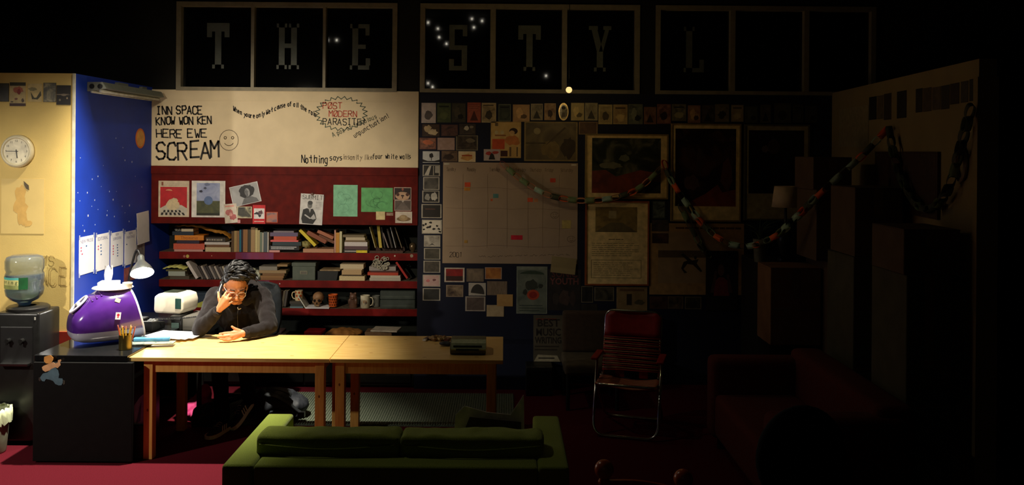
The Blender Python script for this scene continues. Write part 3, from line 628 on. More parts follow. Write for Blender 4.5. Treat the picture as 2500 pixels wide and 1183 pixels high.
obj('tissue', bm, mat('tissue', (240, 240, 242), .9, var=.02), tb, True)
tu = thing('small_tub', 'small pale tub with lid on top of the purple computer', 'tub', (-2.84, 6.60, 1.150))
bm = NB(); lathe(bm, [(.030, 0), (.034, .03), (.034, .034)], 24); autosm(obj('cup', bm, C((226, 224, 206), .5), tu))
bm = NB(); lathe(bm, [(.036, .034), (.036, .042), (.03, .044)], 24); autosm(obj('lid', bm, C((232, 230, 214), .5), tu))
# pencil cup
pcu = thing('pencil_cup', 'brass-coloured metal cup full of yellow pencils beside the computer', 'pencil cup', (-2.735, 6.33, .752))
bm = NB(); lathe(bm, [(.046, 0), (.046, .105), (.043, .105), (.043, .006), (.0, .006)], 28); autosm(obj('cup', bm, mat('brass_dull', (128, 112, 62), .3, metal=.9, var=.1), pcu))
for i in range(9):
    a = i * 2.4; r_ = .012 + .02 * (i % 3) / 2; p = Vector((r_ * math.cos(a), r_ * math.sin(a), .008)); q = p + Vector((.03 * math.cos(a), .02 * math.sin(a), .135 + .02 * random.random()))
    bm = NB(); cyl(bm, p, q, .0042, seg=6); pe = obj('pencil', bm, C((222, 176, 44) if i % 4 else (206, 90, 50), .45), pcu)
    bm = NB(); d = (q - p).normalized(); cyl(bm, q, q + d * .014, .0042, .001 if i % 2 else .0042, 6); obj('tip', bm, C((226, 190, 130) if i % 2 else (214, 120, 110), .5), pe)
# blue handled tool on a leaflet
lf = thing('leaflet', 'folded grey-green leaflet at the edge of the pine table', 'leaflet', (-2.61, 6.50, .755), R(8))
bm = NB(); b2(bm, (-.16, -.05, 0), (.16, .05, .008)); o = obj('cover', bm, picmat([(70, 92, 84), (140, 150, 136), (60, 70, 90)], 12, 8), lf)
art(lf, .32, .10, [(blob(.45, .5, .12, .25, 3), (206, 190, 150)), (rect(.6, .4, .95, .6), (196, 160, 150))], .0085)
tl = thing('tape_knife', 'light blue plastic handled cutter lying on the leaflet', 'cutter', (-2.63, 6.545, .764), R(6))
bm = NB(); b2(bm, (-.13, -.02, 0), (.13, .02, .028)); bevel(bm, .009, 3); autosm(obj('handle', bm, mat('plastic_sky', (90, 160, 206), .35, var=.06), tl))
bm = NB(); b2(bm, (-.155, -.012, .010), (-.128, .012, .014)); obj('blade', bm, mat('chrome'), tl)
# bright papers on the desk corner
pz = thing('paper_stack', 'bright white sheets lying across desk and table beside the computer', 'paper', (-2.555, 6.80, .7525), R(-14))
for i, (dx, dy, a) in enumerate([(0, 0, 0), (.03, .02, 6), (-.02, -.015, -5)]):
    bm = NB(); bx(bm, (dx, dy, .002 + i * .0025), (.34, .23, .002), Matrix.Rotation(R(a), 3, 'Z')); obj('sheet', bm, M_paper, pz)
# ------------------------------------------------------------------ desk lamp
hc = P(347, 666, 7.30)
ax = Vector((.30, -.52, -.80)).normalized()        # where the lamp head points
dl_ = thing('desk_lamp', 'lit desk lamp with a silver cone shade beside the blue wall', 'lamp', (-3.14, 7.35, .752))
L0 = Vector((-3.14, 7.35, .752)); qh = ax.to_track_quat('Z', 'Y').to_matrix().to_4x4(); hm = Matrix.Translation(hc - L0) @ qh
bm = NB(); lathe(bm, [(.094, 0), (.092, -.012), (.072, -.055), (.042, -.095), (.030, -.115), (.030, -.15), (.024, -.165), (.0, -.168)], 32)
M_lsil = mat('lamp_silver', (150, 154, 148), .28, metal=.8, var=.05)
bmesh.ops.delete(bm, geom=[f for f in bm.faces if len(f.verts) > 4 and f.calc_center_median().z > -.01], context='FACES_ONLY')
o = autosm(obj('lamp_shade', bm, M_lsil, dl_)); o.matrix_local = hm
bm = NB(); lathe(bm, [(.0, -.06), (.03, -.055), (.07, -.03), (.086, -.010), (.06, -.002), (.0, .004)], 28); o = obj('bulb', bm, mat('bulb_glow', (255, 250, 236), .5, var=0, emit=45.0), dl_, True); o.matrix_local = hm
back = hc - L0 - ax * .16
arm = spline([back, back + Vector((-.05, .02, .04)), Vector((-.03, .03, .30)), Vector((0, 0, .03))], 8)
bm = NB(); tube(bm, arm, .010, 8); obj('arm', bm, mat('lamp_black', (20, 20, 20), .4), dl_, True)
bm = NB(); lathe(bm, [(.085, 0), (.085, .015), (.02, .03), (0, .03)], 28); autosm(obj('base', bm, mat('lamp_black'), dl_))
bm = NB(); sph(bm, back, .02); obj('joint', bm, M_lsil, dl_, True)
spot('desk_lamp_light', hc + ax * .016, hc + ax, 14, 150, .4, (1.0, .97, .92), .05)
# ------------------------------------------------------------------ printer + white machine + telephone base
pr_ = thing('grey_printer', 'grey and black printer on the dark desk behind the table', 'printer', (-2.60, 7.28, .721))
bm = NB()
prism(bm, [(-.02, 0), (.18, 0), (.18, .06), (.16, .11), (-.02, .11)], -.15, .15)
for v in bm.verts: v.co = Vector((v.co.x, v.co.z, v.co.y))
bevel(bm, .008, 2); autosm(obj('body', bm, mat('plastic_grey', (98, 96, 90), .4, var=.05), pr_))
bm = NB(); b2(bm, (-.10, -.18, 0), (-.015, .14, .10)); b2(bm, (-.105, -.19, .085), (-.02, .12, .125)); bevel(bm, .01, 2); autosm(obj('paper_bay', bm, M_cool, pr_))
bm = NB(); b2(bm, (-.09, -.196, .03), (-.03, -.19, .07)); obj('button_panel', bm, C((70, 90, 84), .3), pr_)
wm = thing('label_machine', 'white rounded desktop machine with a dark display, on the printer', 'machine', (-2.72, 7.28, .848), R(-14))
bm = NB(); 
prism(bm, [(-.145, .02), (-.14, .135), (-.10, .162), (.06, .168), (.118, .155), (.135, .10), (.128, .03), (.10, 0), (-.13, 0)], -.11, .11)
for v in bm.verts: v.co = Vector((v.co.x, v.co.z, v.co.y))
bevel(bm, .018, 3); autosm(obj('body', bm, mat('plastic_white', (222, 214, 192), .35, var=.04), wm))
bm = NB(); b2(bm, (.062, -.116, .045), (.115, -.106, .13)); bevel(bm, .004, 2); obj('display', bm, mat('display_green', (36, 66, 60), .15, var=.1), wm)
bm = NB(); b2(bm, (-.085, -.06, .160), (.045, .07, .171)); bevel(bm, .004, 2); obj('lid_window', bm, C((34, 42, 32), .3), wm)
for i in range(4):
    bm = NB(); b2(bm, (-.149, -.09, .03 + i * .025), (-.139, .09, .042 + i * .025)); obj('vent', bm, C((190, 184, 168), .5), wm)
tp = thing('desk_telephone', 'black telephone base with keypad between computer and printer', 'telephone', (-2.86, 7.02, .752), R(-8))
bm = NB(); prism(bm, [(-.1, 0), (.1, 0), (.1, .05), (-.1, .085)], -.1, .1)
for v in bm.verts: v.co = Vector((v.co.z, v.co.x, v.co.y))
bevel(bm, .008, 2); autosm(obj('body', bm, M_cool, tp))
for i in range(4):
    for j in range(3):
        bm = NB(); bx(bm, (.02 + j * .026, -.06 + i * .026, .062 + i * .0046), (.018, .016, .012)); obj('key', bm, C((150, 150, 144), .5), tp)
bm = NB(); b2(bm, (-.095, -.085, .06), (-.03, .085, .088)); bevel(bm, .01, 2); obj('cradle', bm, M_cool, tp)
# running cut-out figure on the desk end panel (plain, no face)
DY = 6.9 - .79 - .0015
def dpt(x, y): q = P(x, y, DY); return q
cc = dpt(128, 902); sg = thing('paper_cutout', 'small paper cut-out of a running figure in blue trousers on the desk end', 'cutout', mw=frame(cc, (1, 0, 0)))
def dq(l): return [((dpt(x, y).x - cc.x), (dpt(x, y).z - cc.z)) for x, y in l]
S_ = lambda l: [(60 + x / 9.857, 840 + y / 9.857) for x, y in l]
for nm, c, l in [('trousers', (84, 112, 124), [(640, 590), (740, 550), (810, 620), (835, 720), (820, 810), (915, 820), (930, 900), (890, 980), (820, 985), (740, 950), (690, 880), (620, 850), (520, 830), (480, 890), (420, 880), (370, 800), (440, 700), (560, 670)]),
                 ('body', (222, 170, 120), [(520, 490), (600, 460), (690, 430), (740, 460), (800, 440), (805, 380), (870, 360), (880, 390), (855, 440), (865, 500), (800, 570), (745, 550), (640, 590), (620, 620), (500, 660), (440, 620), (418, 550), (450, 520)]),
                 ('head', (226, 158, 78), [(475, 300), (560, 270), (630, 258), (695, 320), (690, 370), (650, 440), (600, 465), (520, 455), (470, 410), (470, 350)]),
                 ('shoe', (60, 56, 46), [(925, 850), (975, 870), (975, 950), (935, 970), (915, 930)]), ('shoe', (56, 46, 40), [(345, 790), (375, 800), (395, 860), (375, 890), (340, 860)])]:
    bm = NB(); prism(bm, dq(S_(l)), 0.0, .0012 + .0004 * (nm == 'head')); obj(nm, bm, C(c, .6), sg)
# light blue folder standing between desk and table leg
fo = thing('blue_folder', 'pale blue folder standing in the gap beside the front table leg', 'folder', (-2.60, 6.24, 0))
bm = NB(); prism(bm, [(-.036, .235), (.045, .232), (.045, .46), (.01, .43), (-.03, .37)], -.003, .003)
for v in bm.verts: v.co = Vector((v.co.x, v.co.z, v.co.y))
obj('cover', bm, C((176, 182, 226), .6), fo)
bm = NB(); prism(bm, [(-.012, .245), (.01, .36), (.022, .40), (.016, .26)], -.006, -.003)
for v in bm.verts: v.co = Vector((v.co.x, v.co.z, v.co.y))
obj('inner_sheet', bm, C((96, 104, 150), .6), fo)
bm = NB(); b2(bm, (-.036, -.03, 0), (.045, .03, .234)); obj('holder', bm, M_blk, fo)
# ================================================================== PERSON
def fuse(bm, vox, it=3, disp=0.0, dscale=.06, name='fused'):
    """merge overlapping shapes into one continuous skin"""
    me = bpy.data.meshes.new(name); bm.to_mesh(me); bm.free(); o = bpy.data.objects.new(name, me); COL.objects.link(o)
    r = o.modifiers.new('r', 'REMESH'); r.mode = 'VOXEL'; r.voxel_size = vox
    s = o.modifiers.new('s', 'SMOOTH'); s.iterations = it; s.factor = .5
    me2 = bpy.data.meshes.new_from_object(o.evaluated_get(bpy.context.evaluated_depsgraph_get())); bpy.data.objects.remove(o)
    if disp:
        me2.calc_loop_triangles() if False else None
        nr = [v.normal.copy() for v in me2.vertices]
        for v, n_ in zip(me2.vertices, nr):
            c = v.co
            f = noise.noise(Vector((c.x / dscale, c.y / dscale, c.z / dscale * .55))) + .5 * noise.noise(Vector((c.x / dscale * 2.3 + 5, c.y / dscale * 2.3, c.z / dscale * 1.6)))
            v.co = c + n_ * disp * f
    return me2
man = thing('person', 'man in a dark hoodie and glasses at the table, holding a phone to his ear', 'person', (-2.12, 7.2, 0))
MO = Vector((-2.12, 7.2, 0))
def q_(p): return Vector(p) - MO
def Q(x, y, Y): return P(x, y, Y) - MO
HM = Matrix.Translation(Q(575, 699, 6.93)) @ Matrix.Rotation(R(24), 4, 'Z') @ Matrix.Rotation(R(24), 4, 'X') @ Matrix.Rotation(R(3), 4, 'Y') @ Matrix.Scale(1.12, 4)
def H(x, y, z): return HM @ Vector((x, y, z))
hr = HM.to_3x3()
M_skin = mat('skin', (196, 130, 88), .5, var=.06, scale=25, spec=.35)
# --- body: head, neck, torso, arms, hands, legs as one skin
b = NB()
hrot = hr.normalized()
def hs(c, r): sph(b, H(*c), [v * 1.12 for v in r], 20, hrot)
hs((0, .015, .035), (.076, .094, .088)); hs((0, -.022, -.02), (.062, .070, .085)); hs((0, -.058, -.088), (.028, .026, .022))
for s in (-1, 1):
    hs((s * .034, -.052, -.036), (.029, .03, .03)); hs((s * .012, -.099, -.034), (.010, .010, .008)); hs((s * .079, .012, -.012), (.010, .022, .032)); hs((s * .045, -.02, -.07), (.025, .04, .03))
    cap(b, H(s * .012, -.084, .021), H(s * .050, -.070, .019), .011, .009, 10); hs((s * .031, -.078, .0), (.017, .012, .010))
cap(b, H(0, -.088, .008), H(0, -.114, -.030), .009, .0145, 12)
cap(b, H(-.019, -.084, -.061), H(.019, -.084, -.061), .0085, .0085, 10); cap(b, H(-.015, -.083, -.073), H(.015, -.083, -.073), .009, .009, 10)
cap(b, H(0, .03, -.06), q_((-2.13, 7.07, .98)), .060, .066)
cap(b, q_((-2.12, 7.26, .55)), q_((-2.13, 7.12, .90)), .12, .13)
SR, SL = q_((-2.325, 7.09, 1.005)), q_((-1.955, 7.09, 1.005)); ER, EL = q_((-2.37, 6.83, .79)), q_((-1.845, 6.90, .792))
WR, WL = Q(532, 758, 6.76), Q(594, 813, 6.70)
cap(b, SR, SL, .06, .06); cap(b, SR, ER, .045, .038); cap(b, ER, WR, .038, .029); cap(b, SL, EL, .045, .038); cap(b, EL, WL, .038, .029)
def finger(pts, r):
    for (p, r1), (q, r2) in zip(zip(pts, r), list(zip(pts, r))[1:]): cap(b, p, q, r1, r2, 10)
RF = (.0105, .0098, .0085)
RH = {'i': [Q(546, 723, 6.755), Q(552, 713, 6.79), Q(557, 716, 6.85)], 'm': [Q(552, 728, 6.745), Q(559, 719, 6.775), Q(563, 722, 6.84)], 'r': [Q(556, 734, 6.745), Q(564, 727, 6.775), Q(567, 730, 6.83)], 'l': [Q(559, 741, 6.75), Q(566, 737, 6.775), Q(568, 739, 6.82)], 't': [Q(538, 741, 6.765), Q(534, 727, 6.765), Q(533.5, 713, 6.79)]}
LH = {'i': [Q(567, 811, 6.665), Q(550, 812, 6.655), Q(536, 814.5, 6.65)], 'm': [Q(565, 817.5, 6.655), Q(548, 820, 6.635), Q(532, 821.5, 6.635)], 'r': [Q(567, 823, 6.655), Q(552, 826.5, 6.635), Q(538, 827, 6.63)], 'l': [Q(571, 826, 6.655), Q(558, 830, 6.635), Q(546, 830, 6.63)], 't': [Q(584, 806, 6.69), Q(574, 802, 6.68), Q(566, 796.5, 6.675)]}
for hnd, wr in ((RH, WR), (LH, WL)):
    for kf, pts in hnd.items():
        finger(pts, RF if kf != 't' else (.013, .0115, .009)); cap(b, wr.lerp(pts[0], .15), pts[0], .022 if kf != 't' else .02, .0135, 12)
    cap(b, wr, (hnd['m'][0] + hnd['r'][0]) / 2, .026, .018, 12)
KR, KL = q_((-2.23, 6.86, .515)), q_((-2.03, 6.88, .52)); AR, AL = q_((-2.185, 6.83, .11)), q_((-2.045, 7.06, .20))
HRp, HLp = q_((-2.22, 7.28, .50)), q_((-2.03, 7.28, .50))
for hp, kn, an in ((HRp, KR, AR), (HLp, KL, AL)): cap(b, hp, kn, .07, .05); cap(b, kn, an, .048, .032)
body = obj('body', fuse(b, .0052, 2), M_skin, man, True)
# --- hoodie
b = NB()
cap(b, q_((-2.12, 7.27, .50)), q_((-2.13, 7.14, .86)), .165, .165); sph(b, q_((-2.135, 7.12, .88)), (.215, .13, .17), 20)
cap(b, SR, SL, .083, .083); cap(b, SR, q_((-2.15, 7.08, 1.03)), .075, .07); cap(b, SL, q_((-2.11, 7.08, 1.03)), .075, .07)
cap(b, SR, ER + Vector((0, .0, .005)), .080, .062); cap(b, ER + Vector((0, 0, .005)), ER.lerp(WR, .9), .060, .047); cap(b, SL, EL + Vector((0, 0, .01)), .082, .062); cap(b, EL + Vector((0, 0, .01)), EL.lerp(WL, .9), .058, .043)
for p, q in zip(*[[q_(v) for v in [(-2.27, 7.02, 1.055), (-2.245, 7.10, 1.075), (-2.14, 7.165, 1.10), (-2.02, 7.13, 1.085), (-1.985, 7.05, 1.055), (-2.05, 6.975, 1.0)]][i:] for i in (0, 1)]): cap(b, p, q, .045, .045)
# open the neck front a little by keeping a narrow collar
cap(b, q_((-2.22, 6.99, 1.0)), q_((-2.16, 6.985, .93)), .03, .03)
M_hood = mat('hoodie_charcoal', (33, 28, 28), .92, scale=120, rgb2=(23, 20, 20), bump=.3, bscale=500, sheen=.06, spec=.15)
hoodie = obj('hoodie', fuse(b, .009, 4, .012, .075), M_hood, man, True)
for e_, w_r, nm in ((ER, WR, 'cuff'), (EL, WL, 'cuff')):
    d = (w_r - e_).normalized(); p = e_.lerp(w_r, .86); bm = NB(); cyl(bm, p, p + d * .035, .043, .040, 20); bevel(bm, .004, 1); obj(nm, bm, mat('hoodie_rib', (36, 31, 31), .95, bump=.4, bscale=300), man, True)
bm = NB(); p = H(.02, -.075, -.125); tube(bm, spline([p, p + Vector((.012, -.012, -.012)), p + Vector((.03, -.01, -.005))], 5), .0045, 6); obj('drawstring', bm, C((220, 216, 206), .6), man, True)
bm = NB(); tube(bm, spline([q_((-2.115, 6.985, .95)), q_((-2.115, 6.957, .88)), q_((-2.115, 6.975, .72))], 5), .0022, 5); obj('zip', bm, C((80, 76, 72), .5), man)
# --- trousers
b = NB(); cap(b, q_((-2.20, 7.29, .50)), q_((-2.05, 7.29, .50)), .125, .125)
for hp, kn, an in ((HRp, KR, AR), (HLp, KL, AL)): cap(b, hp, kn, .098, .072); cap(b, kn, an, .070, .055)
obj('trousers', fuse(b, .010, 4, .010, .09), mat('trousers_black', (16, 16, 17), .9, var=.1, scale=60, spec=.1), man, True)
# --- hair: a close cap and many curling locks
b = NB(); rn = random.Random(3)
sph(b, H(0, .028, .050), [v * 1.12 for v in (.082, .092, .082)], 24, hrot)
cap0 = obj('hair_cap', b, mat('hair_black', (19, 18, 18), .52, var=.25, scale=60, spec=.35), man, True)
b = NB(); nl = 0
while nl < 150:
    v = Vector((rn.gauss(0, 1), rn.gauss(0, 1), rn.gauss(0, 1))).normalized()
    if v.z < -.25 or (v.y < -.25 and v.z < .45): continue
    p = Vector((v.x * .078, .026 + v.y * .090, .048 + v.z * .082))
    if p.y < -.055 and p.z < .078: continue
    nl += 1; top = v.z > .25
    fl = Vector((.75 + .5 * v.x + rn.uniform(-.3, .3), rn.uniform(-.5, .35), .25)) if top else Vector((v.x * .3, .25 + rn.uniform(-.2, .2), -.8))
    fl = (fl - v * fl.dot(v) * .8).normalized()
    L = rn.uniform(.065, .10) if top else rn.uniform(.035, .055); sd = v.cross(fl).normalized(); ph = rn.uniform(0, 6.28); lift_ = rn.uniform(.018, .036) if top else .010
    pts = [p + v * (-.006 + lift_ * math.sin(math.pi * min(1, t * .85))) + fl * L * t + sd * .010 * math.sin(ph + t * 4.2) for t in (0, .17, .33, .5, .67, .83, 1)]
    r0 = rn.uniform(.010, .0150)
    tube(b, [H(*q) for q in pts], [r0 * .8, r0, r0 * 1.05, r0, r0 * .85, r0 * .55, r0 * .12], 7)
for i in range(16):      # short fringe rising off the forehead
    x = -.058 + .116 * i / 15; p = Vector((x, -.058 + 3.4 * x * x, .094)); L = rn.uniform(.030, .050)
    pts = [p + Vector((.030 * t + rn.uniform(-.003, .003), -.020 * math.sin(math.pi * min(t * .8, 1)) + .01 * t, .020 * math.sin(math.pi * t) - L * .35 * t * t)) for t in (0, .2, .4, .6, .8, 1)]
    tube(b, [H(*q) for q in pts], [.010, .012, .011, .009, .006, .0012], 7)
obj('hair', b, mat('hair_black'), man, True)
b = NB()
for s in (-1, 1): tube(b, [H(s * .016, -.0965, .0235), H(s * .034, -.091, .028), H(s * .052, -.077, .022)], [.0035, .0045, .002], 6)
obj('eyebrows', b, mat('hair_black'), man, True)
b = NB()
for s in (-1, 1): tube(b, [H(s * .018, -.0915, -.004), H(s * .031, -.0935, -.009), H(s * .044, -.086, -.004)], [.0015, .0026, .0015], 6)
obj('lashes', b, mat('hair_black'), man, True)
b = NB(); tube(b, [H(-.024, -.0865, -.067), H(-.008, -.0955, -.0665), H(.008, -.0955, -.0665), H(.024, -.0865, -.067)], [.001, .0022, .0022, .001], 6); obj('mouth_line', b, C((96, 44, 36), .6), man)
# stubble on the jaw is only a tone; glasses
b = NB()
for s in (-1, 1): tube(b, [H(s * .033 + .0265 * math.cos(a), -.1045 + .006 * abs(math.cos(a)) , -.008 + .0245 * math.sin(a)) for a in [2 * math.pi * i / 24 for i in range(24)]], .0020, 6, True)
tube(b, [H(-.008, -.109, -.002), H(0, -.114, .001), H(.008, -.109, -.002)], .0018, 6)
for s in (-1, 1): tube(b, [H(s * .059, -.097, .0), H(s * .078, -.02, .004), H(s * .080, .02, -.004)], .0018, 6)
gf = obj('glasses', b, mat('glasses_clear', (206, 196, 180), .2, var=.03, coat=.5), man, True)
for s in (-1, 1):
    b = NB(); b.faces.new([b.verts.new(H(s * .033 + .0255 * math.cos(a), -.1045 + .006 * abs(math.cos(a)), -.008 + .0235 * math.sin(a))) for a in [2 * math.pi * i / 20 for i in range(20)]])
    lens = mat('lens_glass', (255, 255, 255), .02, var=0, trans=1.0); obj('lens', b, lens, gf)
lens.node_tree.nodes['Principled BSDF'].inputs['IOR'].default_value = 1.02
# --- shoes: sole, upper, stripes
def shoe(mw, par):
    up = NB(); so = NB(); secs = []; ss = []
    for y, hw_, h in ((.0, .030, .075), (-.03, .036, .088), (-.08, .037, .092), (-.13, .040, .075), (-.18, .046, .056), (-.23, .044, .046), (-.265, .032, .036), (-.28, .012, .028)):
        secs.append([up.verts.new((hw_ * math.cos(a) * (1 if math.sin(a) < .3 else .85), y, .022 + (h - .022) * max(0, math.sin(a)))) for a in [math.pi * i / 10 for i in range(11)]])
        ss.append([so.verts.new(v) for v in ((hw_ + .004, y * 1.02, 0), (hw_ + .005, y * 1.02, .026), (-hw_ - .005, y * 1.02, .026), (-hw_ - .004, y * 1.02, 0))])
    for S, B_m in ((secs, up), (ss, so)):
        for a, c in zip(S, S[1:]):
            for i in range(len(a) - 1): B_m.faces.new((a[i], a[i + 1], c[i + 1], c[i]))
        B_m.faces.new(S[0]); B_m.faces.new(list(reversed(S[-1])))
    for a, c in zip(ss, ss[1:]): so.faces.new((a[3], a[0], c[0], c[3]))
    r = obj('shoe', up, mat('shoe_black', (18, 18, 19), .6), par, True); r.matrix_local = mw
    o = obj('sole', so, mat('rubber_white', (232, 230, 224), .6, var=.03), r)
    st = NB()
    for sx in (-1, 1):
        for i in range(3):
            y = -.095 - i * .026
            st.faces.new([st.verts.new(v) for v in ((sx * .0445, y, .027), (sx * .0445, y - .012, .027), (sx * .036, y + .006, .066), (sx * .036, y + .018, .066))])
    obj('stripes', st, mat('rubber_white'), r)
    la = NB()
    for i in range(4): tube(la, [(-.02, -.10 - i * .02, .085 - i * .008), (0, -.10 - i * .02, .094 - i * .009), (.02, -.10 - i * .02, .085 - i * .008)], .003, 5)
    obj('laces', la, C((150, 150, 146), .7), r)
shoe(Matrix.Translation(q_((-2.165, 6.90, .001))) @ Matrix.Rotation(R(-14), 4, 'Z'), man)
hl, tl_ = q_((-2.040, 7.095, .125)), q_((-2.105, 6.87, .008)); d = (tl_ - hl).normalized(); xr = Vector((.88, -.25, .38)); xr = (xr - d * xr.dot(d)).normalized(); zr = xr.cross(-d)
shoe(Matrix(((xr.x, -d.x, zr.x, hl.x), (xr.y, -d.y, zr.y, hl.y), (xr.z, -d.z, zr.z, hl.z), (0, 0, 0, 1))), man)
# ------------------------------------------------------------------ telephone handset and coiled cord
hs0, hs1 = P(543, 692, 6.905), P(556, 741, 6.815); dz = (hs1 - hs0).normalized()
ph_ = thing('telephone_handset', 'black telephone handset held at the man\'s ear', 'telephone', tuple(hs0))
b = NB(); md = (hs1 - hs0) / 2 + Vector((-.035, -.03, .0))
tube(b, spline([Vector(), md, hs1 - hs0], 10), [.017] * 21, 10); obj('grip', b, M_cool, ph_, True)
for nm, p in (('earpiece', Vector((0, 0, 0))), ('mouthpiece', hs1 - hs0)):
    b = NB(); dd = Vector((.75, .55, .1)); cyl(b, p - dd * .012, p + dd * .022, .026, .022, 20); bevel(b, .003, 1); autosm(obj(nm, b, M_cool, ph_))
cd = tag(obj('coiled_cord', NB(), mat('cord_black', (40, 40, 40), .35), loc=(0, 0, 0)), 'black coiled telephone cord stretched from the phone base to the handset', 'cord')
path = spline([hs1 + dz * .01, P(549, 752, 6.84), P(528, 763, 6.87), P(495, 770, 6.93), P(455, 775, 6.99), P(410, 778, 7.02), P(378, 777, 7.02)], 40)
tot = 0; hp = []
for a, c in zip(path, path[1:]):
    t = (c - a); L = t.length; t.normalize(); u = t.orthogonal().normalized(); s = t.cross(u); 
    for j in range(3):
        f = j / 3; ph2 = (tot + L * f) / .0095 * 2 * math.pi; hp.append(a.lerp(c, f) + (Vector((0, 0, 1)) * math.cos(ph2) + t.cross(Vector((0, 0, 1))).normalized() * math.sin(ph2)) * .0055)
    tot += L
# resample so that each turn keeps at least eight points
cum = [0]
for a, c in zip(path, path[1:]): cum.append(cum[-1] + (c - a).length)
hp = []; N_ = int(cum[-1] / .0095 * 8)
for i in range(N_):
    s_ = cum[-1] * i / N_; j = next(k_ for k_ in range(1, len(cum)) if cum[k_] >= s_); f = (s_ - cum[j - 1]) / max(1e-9, cum[j] - cum[j - 1]); c = path[j - 1].lerp(path[j], f)
    t = (path[j] - path[j - 1]).normalized(); sd = t.cross(Vector((0, 0, 1))).normalized(); uu = sd.cross(t); a = s_ / .0095 * 2 * math.pi
    hp.append(c + (uu * math.cos(a) + sd * math.sin(a)) * .0055)
b = NB(); tube(b, hp, .0018, 4); b.to_mesh(cd.data); b.free()
# ------------------------------------------------------------------ office chair
oc = thing('office_chair', 'dark grey office chair the man sits on', 'chair', (-2.19, 7.44, .013), R(-6))
M_ch = mat('chair_fabric', (32, 37, 40), .85, var=.1, scale=60, bump=.2, bscale=300)
b = NB(); b2(b, (-.24, -.25, .385), (.24, .22, .43)); bevel(b, .018, 3); autosm(obj('seat', b, M_ch, oc))
b = NB(); pts = []
for i in range(9):
    x = -.235 + .47 * i / 8
    pts.append((x, .20 - .05 * (x / .235) ** 2))
sec = []
for z, sc_ in ((.56, .75), (.60, .92), (.70, 1), (.85, 1), (.96, .93), (1.01, .78), (1.025, .5)):
    sec.append([b.verts.new((x * sc_, y + (z - .56) * .12, z)) for x, y in pts] + [b.verts.new((x * sc_, y + .05 + (z - .56) * .12, z)) for x, y in reversed(pts)])
for A_, B2 in zip(sec, sec[1:]):
    for i in range(18): b.faces.new((A_[i], A_[(i + 1) % 18], B2[(i + 1) % 18], B2[i]))
b.faces.new(sec[0]); b.faces.new(list(reversed(sec[-1]))); obj('backrest', b, M_ch, oc, True)
b = NB(); tube(b, spline([(0, .1, .39), (0, .26, .42), (0, .285, .60)], 6), .02, 8); obj('back_support', b, M_cool, oc)
b = NB(); cyl(b, (0, 0, .07), (0, 0, .385), .026); obj('gas_column', b, mat('chrome'), oc, True)
for i in range(5):
    a = 2 * math.pi * i / 5 + .3; e = Vector((.27 * math.cos(a), .27 * math.sin(a), .065)); b = NB(); tube(b, [(0, 0, .095), e], [.024, .016], 8); lg = obj('base_arm', b, M_cool, oc)
    b = NB(); cyl(b, e + Vector((-.012, 0, -.037)), e + Vector((.012, 0, -.037)), .027); obj('caster', b, M_cool, lg)
# ------------------------------------------------------------------ bags under the table
bp = thing('backpack', 'dark grey backpack with looping straps on the floor beside the man\'s shoe', 'backpack', (-1.83, 7.16, .013))
M_bag = mat('nylon_charcoal', (40, 44, 50), .6, var=.15, scale=50, bump=.2, bscale=200)
b = NB(); sph(b, (-.03, .05, .11), (.20, .17, .11), 20); sph(b, (.08, .04, .09), (.16, .15, .085), 18); sph(b, (-.12, .05, .12), (.1, .13, .1), 16); b2(b, (-.18, -.08, .0), (.17, .16, .05))
obj('bag', fuse(b, .01, 5, .012, .08), M_bag, bp, True)
b = NB(); b2(b, (-.05, -.125, .01), (.14, -.075, .085)); bevel(b, .02, 3); autosm(obj('front_pocket', b, mat('nylon_slate', (66, 74, 84), .6, var=.1, scale=40), bp))
for pts in ([(-.10, -.08, .20), (.0, -.12, .195), (.09, -.12, .15), (.17, -.11, .08), (.21, -.1, .05)], [(-.1, -.02, .225), (.0, -.05, .235), (.09, -.07, .215), (.12, -.08, .19)]):
    sp_ = spline(pts, 6); b = NB()
    for dy in (0,):
        vs = [[b.verts.new(p + Vector((0, o_[0], o_[1]))) for o_ in ((-.02, 0), (.02, .012), (.02, .02), (-.02, .008))] for p in sp_]
        for A_, B2 in zip(vs, vs[1:]):
            for i in range(4): b.faces.new((A_[i], A_[(i + 1) % 4], B2[(i + 1) % 4], B2[i]))
        b.faces.new(vs[0]); b.faces.new(vs[-1])
    obj('strap', b, mat('webbing', (30, 34, 36), .6), bp)
b = NB(); b2(b, (.18, -.125, .035), (.235, -.085, .075)); obj('buckle', b, M_cool, bp)
df = thing('duffel_bag', 'black soft bag slumped on the carpet behind the back table leg', 'bag', (-2.345, 7.0, .002))
b = NB(); sph(b, (-.02, 0, .08), (.12, .10, .085), 18); sph(b, (.05, .0, .10), (.09, .09, .09), 16); b2(b, (-.12, -.08, 0), (.11, .08, .05))
obj('bag', fuse(b, .01, 5, .014, .07), mat('nylon_black', (20, 20, 20), .6), df, True)
b = NB(); tube(b, spline([(-.12, -.09, .06), (-.08, -.10, .12), (.02, -.1, .19), (.1, -.06, .19)], 6), .009, 6); obj('handle', b, mat('webbing'), df, True)
pk = thing('pink_bag', 'crumpled pink cloth bag under the table beside the man\'s legs', 'bag', (-2.47, 7.19, .014))
b = NB(); bmesh.ops.create_cone(b, cap_ends=True, segments=10, radius1=.14, radius2=.02, depth=.25, matrix=Matrix.Translation((0, 0, .135)) @ Matrix.Rotation(R(14), 4, 'Y')); sph(b, (-.02, -.02, .08), (.12, .09, .08))
obj('cloth', fuse(b, .01, 3, .016, .06), mat('cloth_pink', (206, 64, 122), .8, var=.1), pk, True)
